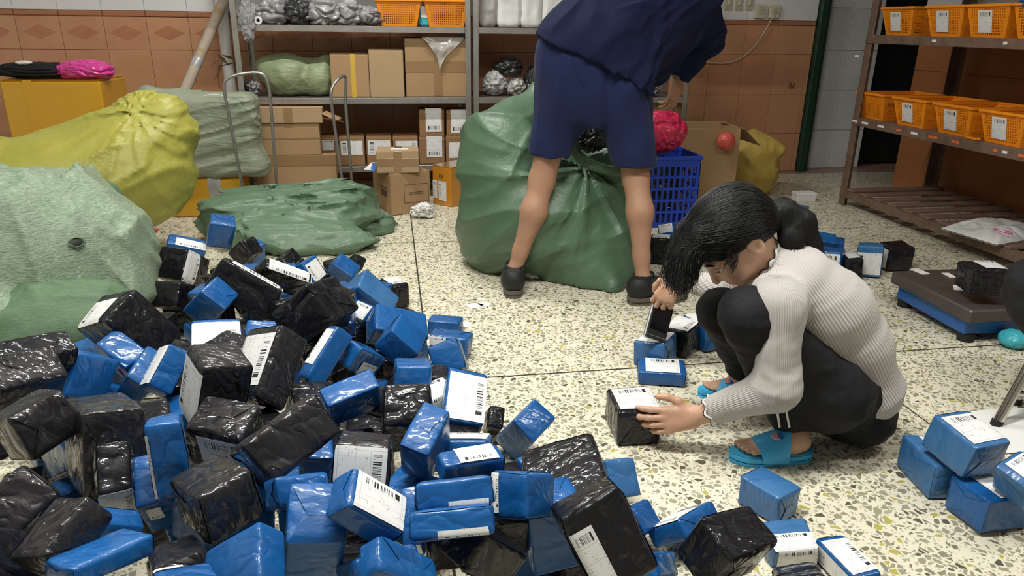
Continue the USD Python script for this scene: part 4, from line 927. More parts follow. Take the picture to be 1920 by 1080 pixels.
# unlabelled pair on the left rack, then the labelled row on the right rack
ax, bx = at(748, 25, Y=4.60)[0], at(838, 26, Y=4.60)[0]
t = Thing('orange_basket', 'left orange basket of the pair on the left rack top shelf', 'basket', (ax, 4.80, ZS[2] + .001), 'orange baskets'); basket_parts(t, lab=False)
copy_of(t, (bx, 4.80, ZS[2] + .001), 0, 'right orange basket of the pair on the left rack, with a pink scrap in it')
lump_thing('pink_scrap', 'pink scrap of plastic in the right basket on the left rack', 'plastic film', (bx + .01, 4.74, ZS[2] + .145), (.07, .08, .02), 81, 'paper_pink', part='film', amp=.3)
t0 = None; R90 = -math.pi / 2
rows = [(.546, ((1592, 'orange basket at the far end of the right rack middle shelf, without a label'), (1662, 'orange basket with a white label, second along the right rack middle shelf'), (1740, 'orange basket with white label, third along the right rack middle shelf'), (1829, 'orange basket at the right edge of the photo on the right rack middle shelf'))),
        (1.021, ((1640, 'orange basket at the far end of the right rack top shelf'), (1722, 'orange basket in the middle of the right rack top shelf'), (1794, 'orange basket left of the blue cloth on the right rack top shelf'), (1882, 'orange basket under the blue cloth on the right rack top shelf')))]
for z, bs in rows:
    ys = []
    for i, (xp, lb) in enumerate(bs):
        yy = at(xp + 4, 190 if z < 1 else 30, X=FX)[1] - .145
        if ys and ys[-1] - yy < .286: yy = ys[-1] - .286
        ys.append(yy); loc = (FX + .21, yy, z)
        if t0 is None:
            tt_ = Thing('orange_basket', lb, 'basket', loc, 'orange baskets'); basket_parts(tt_, lab=False)
            tt_.prim.GetAttribute('xformOp:translate').Clear(); UsdGeom.Xformable(tt_.prim).ClearXformOpOrder(); UsdGeom.Xformable(tt_.prim).AddTransformOp().Set(Gf.Matrix4d().SetRotate(Gf.Rotation(Gf.Vec3d(0, 0, 1), -90)) * Gf.Matrix4d().SetTranslate(Gf.Vec3d(*map(float, loc)))); t0 = tt_
        elif i == 1 and z < 1:
            t1 = Thing('orange_basket', lb, 'basket', loc, 'orange baskets'); basket_parts(t1)
            t1.prim.GetAttribute('xformOp:translate').Clear(); UsdGeom.Xformable(t1.prim).ClearXformOpOrder(); UsdGeom.Xformable(t1.prim).AddTransformOp().Set(Gf.Matrix4d().SetRotate(Gf.Rotation(Gf.Vec3d(0, 0, 1), -90)) * Gf.Matrix4d().SetTranslate(Gf.Vec3d(*map(float, loc))))
        else: copy_of(t1, loc, R90, lb)
    last = ys[-1]
lump_thing('blue_cloth', 'blue cloth draped over the end basket on the right rack top shelf', 'cloth', (FX + .10, last + .0, 1.021 + .155), (.13, .15, .055), 83, 'blue_cloth', part='cloth', amp=.35)
c = at(1822, 250, X=FX + .012)
t = Thing('orange_clip', 'small orange plastic clip on the right rack middle shelf edge between two baskets', 'clip', (c[0], c[1], .546)); t.part('clip', [rbox((c[0], c[1] - .035, .5465), (c[0] + .02, c[1] + .035, .558), .004), rbox((c[0] + .004, c[1] - .05, .549), (c[0] + .014, c[1] - .03, .562), .003)], 'orange_plastic')
# white mailing bag on the slats
mq = [at(x, y, z=.122) for x, y in ((1764, 428), (1868, 459), (2000, 438), (1852, 411))]; g = np.linspace(0, 1, 40); U, Vv = np.meshgrid(g, g, indexing='ij'); U3, V3 = U[..., None], Vv[..., None]
mp_ = (1 - U3) * (1 - V3) * mq[0] + U3 * (1 - V3) * mq[1] + U3 * V3 * mq[2] + (1 - U3) * V3 * mq[3]; ed = np.clip(np.minimum(np.minimum(U, 1 - U), np.minimum(Vv, 1 - Vv)) / .22, 0, 1) ** .6
mt_ = mp_.copy(); mt_[..., 2] = .118 + ed * (.050 - .034 * creases(mp_ * A([9, 7, 1]), 85, 3)) + .004; mb_ = mp_.copy(); mb_[..., 2] = .1165; i, j = np.meshgrid(np.arange(39), np.arange(39), indexing='ij'); q = (i * 40 + j).ravel(); qd = np.stack([q, q + 40, q + 41, q + 1], 1); ff = np.vstack([qd[:, [0, 1, 2]], qd[:, [0, 2, 3]]])
cc = mp_.reshape(-1, 3).mean(0); wm = (np.vstack([mt_.reshape(-1, 3), mb_.reshape(-1, 3)]), np.vstack([ff, ff[:, ::-1] + 1600]))
if vnormals(*wm)[820][2] < 0: wm = (wm[0], wm[1][:, ::-1])
t = Thing('mailing_bag', 'white plastic mailing bag lying on the bottom slats of the right rack', 'bag', (cc[0], cc[1], .115)); t.part('bag', wm, 'white_plastic', smooth=True)
p, n = onto(wm, 1880, 435); t.part('print', tube(spline([p + n * .003 + A([.02 * math.cos(q), .05 * math.sin(q), .002]) for q in np.linspace(0, 6.28, 16)], 30), .0022, 5), 'pink_plastic')
p = at(1512, 379, z=0); t = Thing('white_carton', 'small flat white carton alone on the far floor by the right rack post', 'carton', p); t.part('body', rbox((p[0] - .065, p[1], 0), (p[0] + .065, p[1] + .08, .055), .004), 'white_plastic'); t.part('lid', rbox((p[0] - .067, p[1] - .002, .045), (p[0] + .067, p[1] + .082, .058), .003), 'paper')

# ------------------------------------------------------------------ blue crate, red bag, carton and yellow bag behind the people
cx0, cx1, cy0, cy1, ch = 1.24, 1.655, 3.70, 4.02, at(1296, 293, Y=3.70)[2]
t = Thing('blue_crate', 'blue slotted plastic crate on the floor right of the standing person', 'crate', ((cx0 + cx1) / 2, (cy0 + cy1) / 2, 0))
def slot_wall(w, h):
    hs = []; nr, nc = 5, int(w / .034)
    for r in range(nr):
        for c in range(nc):
            x = (c + .5) * (w - .03) / nc + .015; z = .03 + r * (h - .07) / nr
            hs.append([(x - .0095, z), (x - .0095, z + (h - .07) / nr - .016), (x + .0095, z + (h - .07) / nr - .016), (x + .0095, z)])
    return extrude(Polygon([(0, 0), (w, 0), (w, h), (0, h)], hs), .004)
wf = slot_wall(cx1 - cx0, ch); ws = slot_wall(cy1 - cy0, ch)
V = lambda m, fn: (fn(m[0]), m[1])
t.part('side_wall', V(wf, lambda v: A([cx0 + v[:, 0], cy0 + .004 - v[:, 2], v[:, 1]]).T), 'blue_plastic', smooth=False); t.part('side_wall', V(wf, lambda v: A([cx0 + v[:, 0], cy1 - v[:, 2], v[:, 1]]).T), 'blue_plastic', smooth=False)
t.part('side_wall', V(ws, lambda v: A([cx0 + v[:, 2], cy0 + v[:, 0], v[:, 1]]).T), 'blue_plastic', smooth=False); t.part('side_wall', V(ws, lambda v: A([cx1 - .004 + v[:, 2], cy0 + v[:, 0], v[:, 1]]).T), 'blue_plastic', smooth=False)
t.part('rim', [rbox((cx0 - .008, cy0 - .008, ch - .02), (cx1 + .008, cy0 + .006, ch), .003), rbox((cx0 - .008, cy1 - .006, ch - .02), (cx1 + .008, cy1 + .008, ch), .003), rbox((cx0 - .008, cy0, ch - .02), (cx0 + .006, cy1, ch), .003), rbox((cx1 - .006, cy0, ch - .02), (cx1 + .008, cy1, ch), .003)], 'blue_plastic')
t.part('bottom', rbox((cx0, cy0, 0), (cx1, cy1, .006), .002), 'blue_plastic')
for k in range(1, 5): t.part('band', rbox((cx0, cy0 - .005, .016 + k * (ch - .07) / 5), (cx1, cy0 - .0005, .026 + k * (ch - .07) / 5), .0015), 'blue_plastic')
t.part('bag_filling', lump(((cx0 + cx1) / 2, (cy0 + cy1) / 2, ch * .52), (.18, .13, ch * .47), 90, amp=.25), 'dark_film', smooth=60)
rb = at(1246, 262, Y=3.78)
lump_thing('red_bag', 'bright red plastic bag on the blue crate', 'bag', (rb[0], 3.84, ch + .115), (.15, .12, .125), 91, 'red_plastic', amp=.12, freq=1.6, sharp=3, sub=5)
ka, kb = at(1300, 300, Y=3.98)[0], at(1388, 320, Y=3.98)[0]; kz = at(1330, 243, Y=3.98)[2]
t = Thing('carton', 'tall open carton behind the squatting person, a red pouch at its corner', 'carton', ((ka + kb) / 2, 4.15, 0))
Rk = Ro.from_euler('z', -8, degrees=True).as_matrix(); kw = (kb - ka) / 2 + .03; kc = A([(ka + kb) / 2 - .02, 4.19, 0])
K = lambda lo, hi, r=.002: move(rbox(lo, hi, r), Rk, kc)
for k_, (lo, hi) in enumerate((((-kw, -.17, 0), (kw, -.165, kz)), ((-kw, .165, 0), (kw, .17, kz)), ((-kw, -.165, 0), (-kw + .005, .165, kz)), ((kw - .005, -.165, 0), (kw, .165, kz)))): t.part('side_panel', K(lo, hi), 'cardboard')
t.part('bottom', K((-kw, -.17, 0), (kw, .17, .005)), 'cardboard')
ha = kc + Rk @ A([kw, -.17, kz]); hb = kc + Rk @ A([kw, .17, kz]); t.part('flap', beam((ha + hb) / 2, (ha + hb) / 2 + A([.11, 0, -.10]), .33, .004, (0, 0, 1)), 'cardboard')
ha = kc + Rk @ A([-kw, -.17, kz]); hb = kc + Rk @ A([-kw, .17, kz]); t.part('flap', beam((ha + hb) / 2, (ha + hb) / 2 + A([-.10, 0, .05]), .33, .004, (0, 0, 1)), 'cardboard'); 
cp = at(1355, 262, Y=4.02); lump_thing('red_pouch', 'coral red plastic pouch at the corner of the open carton', 'pouch', (cp[0], 3.97, cp[2] + .0), (.055, .05, .055), 93, 'coral_plastic', amp=.08, part='film', freq=1.5)
yb = at(1420, 338, Y=4.40)
B = Blob((1.75, 3.95, -.02), (2.55, 4.7, .62), .010); B.ell((yb[0], 4.50, .16), (.17, .16, .21)).ell((yb[0] - .02, 4.52, .30), (.13, .13, .10), k=.08).cone((yb[0] + .05, 4.45, .32), (yb[0] + .13, 4.4, .30), .05, .025, k=.05)
B.warp(lambda p: -.03 * ridged(p * A([7, 7, 4]), 95) ** 2 + .008).keep((0, 0, .001), (0, 0, -1))
t = Thing('yellow_sack', 'yellow-brown woven sack with a white tag behind the ponytail', 'sack', (yb[0], 4.50, 0)); t.part('woven_sack', B.mesh(), 'ochre_weave', smooth=True); c = at(1452, 321, Y=4.36); t.part('tag', rbox(c - A([.02, .002, .015]), c + A([.02, .002, .015]), .001), 'paper')

# ------------------------------------------------------------------ platform scale
SZ = .135
L_, F_, K_ = at(1672, 508, z=SZ), at(1821, 583, z=SZ), at(1795, 500, z=SZ)
e1 = F_ - L_; n1 = np.linalg.norm(e1); e1 /= n1; e2 = A([-e1[1], e1[0], 0]); e2 = e2 if e2 @ (K_ - L_) > 0 else -e2; n2 = n1 * 1.22
SRm = np.stack([e1, e2, np.cross(e1, e2)], 1); SRm = SRm if SRm[2, 2] > 0 else np.stack([e2, e1, UPZ], 1); fl2 = abs(SRm[:, 0] @ e1) > .9
SP = lambda u, v, z: L_ * A([1, 1, 0]) + e1 * u + e2 * v + UPZ * z
def sbx(u0, u1, v0, v1, z0, z1, r=.004):
    h = A([(u1 - u0) / 2, (v1 - v0) / 2]); h = h if fl2 else h[::-1]
    return obox(SP((u0 + u1) / 2, (v0 + v1) / 2, (z0 + z1) / 2), (h[0], h[1], (z1 - z0) / 2), SRm, r)
t = Thing('platform_scale', 'low platform scale with a brown-grey steel plate over a blue base', 'scale', SP(n1 / 2, n2 / 2, 0))
t.part('plate', sbx(0, n1, 0, n2, SZ - .050, SZ, .006), 'scale_plate')
t.part('base', sbx(.03, n1 - .03, .02, n2 - .02, .030, SZ - .0505, .004), 'scale_blue')
for u in (.05, n1 - .05):
    for v_ in (.05, n2 - .05):
        c = SP(u, v_, .015); w = trimesh.creation.cylinder(.028, .03, sections=20); t.part('foot', move(w, np.eye(3), c), 'black_rubber')
for i, (x, y, ln_, a) in enumerate(((1725, 509, .035, .1), (1780, 516, .028, -.1), (1797, 540, .03, -.6), (1908, 552, .02, .2))):
    c = at(x, y, z=SZ + .002); t = Thing('paper_slip', ['pinkish paper slip at the far left of the scale plate', 'small white paper slip in the middle of the scale plate', 'folded paper slip sticking out before the black parcel on the scale', 'paper slip right of the black parcel on the scale'][i], 'paper', c - A([0, 0, .0015]))
    R_ = Ro.from_euler('z', a).as_matrix() @ SRm; t.part('slip', obox(c, (ln_, ln_ * .55, .0008), R_, .0002), 'paper_pink')

# ------------------------------------------------------------------ stool at the right edge
sc = A([1.92, 1.56]); t = Thing('stool', 'chrome-legged stool with a thick black padded seat at the right edge', 'stool', (*sc, 0))
lf = at(1866, 800, z=0)
legs = [lf[:2], lf[:2] + A([.40, -.10]), at(1903, 757, z=0)[:2], lf[:2] + A([.52, .16])]
mid = A([at(1890, 540, Y=1.60)[0] + .275, 1.60])
for q in legs:
    top = mid + (q - mid) * .55; pts = [A([*q, .004]), A([*(q + (top - q) * .5), .14]), A([*top, .28])]
    t.part('leg', tube(spline(pts, 10), .0135, 14), 'chrome'); t.part('leg_cap', tube([A([*q, 0.0]), A([*q, .02]) + A([*(top - q), 0]) * .04], .0155, 12), 'black_rubber')
ring = [A([*(mid + (q - mid) * .86), .10]) for q in (legs[0], legs[1], legs[3], legs[2], legs[0])]; t.part('foot_ring', tube(ring, .007, 8), 'chrome')
B = Blob((mid[0] - .28, mid[1] - .28, .14), (mid[0] + .28, mid[1] + .28, .52), .009); B.ell((mid[0], mid[1], .38), (.20, .20, .06)).ell((mid[0] - .005, mid[1], .32), (.185, .185, .115), k=.06)
B.warp(lambda p: -.02 * ridged(p * A([8, 8, 8]), 97) ** 2 + .004)
t.part('seat_cushion', B.mesh(), 'black_cloth', smooth=True)
c = at(1897, 650, z=.0); lump_thing('cyan_wrap', 'cyan plastic scrap on the floor before the scale at the right edge', 'plastic film', (c[0], c[1], .03), (.05, .05, .035), 99, 'cyan_plastic', amp=.08, freq=1.5, floor=.001)
c = at(1886, 822, z=0); t = Thing('paper_sheet', 'white paper lying on the floor behind the stacked blue parcels', 'paper', c)
g = np.linspace(0, 1, 9); U, Vv = np.meshgrid(g, g, indexing='ij'); W = np.stack([c[0] - .07 + .30 * U, c[1] - .07 + .20 * Vv, .0015 + .012 * meshkit.noise(np.stack([U * 3, Vv * 3, 0 * U], -1), 3)], -1).reshape(-1, 3); fi = A([[i * 9 + j, (i + 1) * 9 + j, (i + 1) * 9 + j + 1, i * 9 + j + 1] for i in range(8) for j in range(8)]); fi = np.vstack([fi[:, [0, 1, 2]], fi[:, [0, 2, 3]]])
t.part('sheet', (np.vstack([W, W - A([0, 0, .001])]), np.vstack([fi, fi[:, ::-1] + 81])), 'paper', smooth=True)
for i, (x, y, r, lb) in enumerate(((890, 573, .035, 'torn white paper scrap on the open floor left of the left shoe, nearer the pile'), (908, 571, .03, 'second torn scrap touching the first on the open floor'), (902, 562, .016, 'tiniest scrap above the torn pair on the open floor'), (872, 609, .03, 'white scrap peeking out beside the pile\'s right edge'))):
    c = at(x, y, z=.0); a = rng.uniform(0, 6.28); pts = [(c[0] + r * rng.uniform(.6, 1.1) * math.cos(a + k), c[1] + r * rng.uniform(.6, 1.1) * math.sin(a + k)) for k in np.linspace(0, 6.28, 8)[:-1]]
    t = Thing('paper_scrap', lb, 'paper', c); m = extrude(Polygon(pts), .0012); t.part('scrap', move(m, np.eye(3), (0, 0, .0006)), 'paper', smooth=False)
c = at(287, 436, z=0.0); lump_thing('red_marker', 'tiny red marker between the mint sack and the pile', 'pen', (c[0] - .0, c[1], .014), (.03, .014, .013), 101, 'coral_plastic', amp=.08, part='barrel', floor=.001)
# ------------------------------------------------------------------ the parcels: box poses (centre, rotation vector, size), wrapped in film
FACES = {'F': (2, -1, 0, 1), 'K': (2, 1, 0, 1), 'T': (1, -1, 0, 2), 'B': (1, 1, 0, 2), 'L': (0, -1, 2, 1), 'R': (0, 1, 2, 1)}


class Parcel:
    def __init__(self, d, seed, black, labels):
        self.h = A(d) / 2 * 1.03; self.seed = seed; self.r = min(.0065 if not black else .009, .2 * min(d)); self.amp = (.0026 if black else .0018); self.labels = labels
        g = np.random.default_rng(1000 + seed); self.cor = g.normal(0, .035, (2, 2, 2, 3)); self.s0 = g.uniform(0, 50, 3); self.g = g

    def pos(self, face, u, v, lift=0.0, calm=False):
        """Points of a face, u and v in [0, 1], on the rounded, rumpled wrapping."""
        ax, sg, ua, va = FACES[face]
        q = np.zeros(np.broadcast(u, v).shape + (3,)); q[..., ax] = sg; q[..., ua] = 2 * u - 1; q[..., va] = 2 * v - 1
        p = q * self.h; inn = np.clip(p, -(self.h - self.r), self.h - self.r); n = p - inn; n /= np.maximum(np.linalg.norm(n, axis=-1, keepdims=True), 1e-9); p = inn + n * self.r
        t = (q + 1) / 2; w = 0
        for i in (0, 1):
            for j in (0, 1):
                for k in (0, 1):
                    w = w + (self.cor[i, j, k] * self.h)[None] * ((t[..., 0] if i else 1 - t[..., 0]) * (t[..., 1] if j else 1 - t[..., 1]) * (t[..., 2] if k else 1 - t[..., 2]))[..., None]
        k1 = ridged(p * 17 + self.s0, self.seed, 3); k2 = ridged(p * A([9, 26, 9]) + self.s0 + 9, self.seed + 5, 2)
        a = np.full(k1.shape, 1.0)
        for f, r, _ in self.labels:
            if f == face:
                m = np.clip(np.minimum(np.minimum(u - r[0] + .10, r[2] + .10 - u), np.minimum(v - r[1] + .10, r[3] + .10 - v)) / .08, 0, 1); a = np.minimum(a, 1 - .88 * m)
        bul = .035 * self.h[ax] * (1 - (2 * u - 1) ** 2) * (1 - (2 * v - 1) ** 2)
        d = -self.amp * a * (1.5 * (1 - k1) ** 1.0 + .9 * (1 - k2)) + self.amp * .9 + bul + lift
        return p + w + n * np.asarray(d)[..., None]

    def shell(self, n):
        g = (np.arange(n + 1) / n); g = .5 - .5 * np.cos(np.pi * g) * (.55 + .45 * np.abs(np.cos(np.pi * g))); g = (g - g[0]) / (g[-1] - g[0])
        U, V = np.meshgrid(g, g, indexing='ij'); vs, fs, o = [], [], 0
        i, j = np.meshgrid(np.arange(n), np.arange(n), indexing='ij'); a = (i * (n + 1) + j).ravel(); qd = np.stack([a, a + n + 1, a + n + 2, a + 1], 1); fc = np.vstack([qd[:, [0, 1, 2]], qd[:, [0, 2, 3]]])
        for f in FACES:
            P = self.pos(f, U, V).reshape(-1, 3); ax, sg, ua, va = FACES[f]
            even = (ua, va) in ((0, 1), (1, 2), (2, 0)); fl_ = fc if (even == (sg > 0)) else fc[:, ::-1]
            vs.append(P); fs.append(fl_ + o); o += len(P)
        v, f = np.vstack(vs), np.vstack(fs)
        key, inv = np.unique(np.round(v, 5), axis=0, return_inverse=True); inv = inv.ravel(); w = np.zeros((len(key), 3)); w[inv] = v; f = inv[f]
        return w, f[(f[:, 0] != f[:, 1]) & (f[:, 1] != f[:, 2]) & (f[:, 0] != f[:, 2])]

    def label(self, face, r, rot, n=9):
        g = np.linspace(0, 1, n); S, T = np.meshgrid(g, g, indexing='ij')
        P = self.pos(face, r[0] + (r[2] - r[0]) * S, r[1] + (r[3] - r[1]) * T, lift=.0016).reshape(-1, 3); st = np.stack([S, 1 - T], -1).reshape(-1, 2)
        for _ in range(rot): st = np.stack([1 - st[:, 1], st[:, 0]], 1)
        i, j = np.meshgrid(np.arange(n - 1), np.arange(n - 1), indexing='ij'); a = (i * n + j).ravel(); qd = np.stack([a, a + n, a + n + 1, a + 1], 1); fc = np.vstack([qd[:, [0, 1, 2]], qd[:, [0, 2, 3]]])
        ax, sg, ua, va = FACES[face]; even = (ua, va) in ((0, 1), (1, 2), (2, 0)); fc = fc if (even == (sg > 0)) else fc[:, ::-1]
        return P, fc, st


FILM = {'b': 'blue_film', 'p': 'blue_film_pale', 'k': 'black_film', 'c': 'black_film_clear'}


def build_parcel(i, num, m, text, labels, group, flab=None):
    c, rv, d = A(num[:3]), A(num[3:6]), A(num[6:9]); Rm = Ro.from_rotvec(rv).as_matrix(); dark = m in 'kc'
    pc = Parcel(d, i, dark, labels); big = max(d) > .1
    v, f = pc.shell((18 if dark else 15) if text and big else 11); v = v @ Rm.T + c; low = min(v[:, 2].min(), 0); off = A([0, 0, -low + (.0005 if low < 0 else 0)])
    t = Thing('wrapped_parcel', text or flab, 'parcel', (c[0], c[1], max(0, (v + off)[:, 2].min())), group)
    w = t.part('wrapping', (v + off, f), FILM[m], smooth=42)
    # film folded in at the ends, in two tapering laps as a present is wrapped
    if text:
        used = {q[0] for q in labels}
        for e in [q for q in ('LR' if i % 2 else 'TB') if q not in used][:2]:
            for top in (0, 1):
                tt, ss = np.meshgrid(np.linspace(0, .56, 7), np.linspace(0, 1, 9), indexing='ij'); lo = .03 + .30 * tt * 1.8; uu = lo + (1 - 2 * lo) * ss
                P = pc.pos(e, uu, tt if top == 0 else 1 - tt, lift=.0013 + .0006 * top).reshape(-1, 3) @ Rm.T + c + off
                a, b = np.meshgrid(np.arange(6), np.arange(8), indexing='ij'); q = (a * 9 + b).ravel(); qd = np.stack([q, q + 9, q + 10, q + 1], 1); ff = np.vstack([qd[:, [0, 1, 2]], qd[:, [0, 2, 3]]])
                n = vnormals(P, ff); ff = ff if (n * (P - c)).sum() > 0 else ff[:, ::-1]; n = vnormals(P, ff)
                t.part('end_fold', (np.vstack([P, P - n * .0018]), np.vstack([ff, ff[:, ::-1] + len(P)])), FILM[m], smooth=30)
    for fc, r, rot in labels:
        P, ff, st = pc.label(fc, r, rot); P = P @ Rm.T + c + off; n = vnormals(P, ff)
        t.part('shipping_label', (np.vstack([P, P - n * .0007]), np.vstack([ff, ff[:, ::-1] + len(P)])), 'label_print', uv=np.vstack([st, st]))


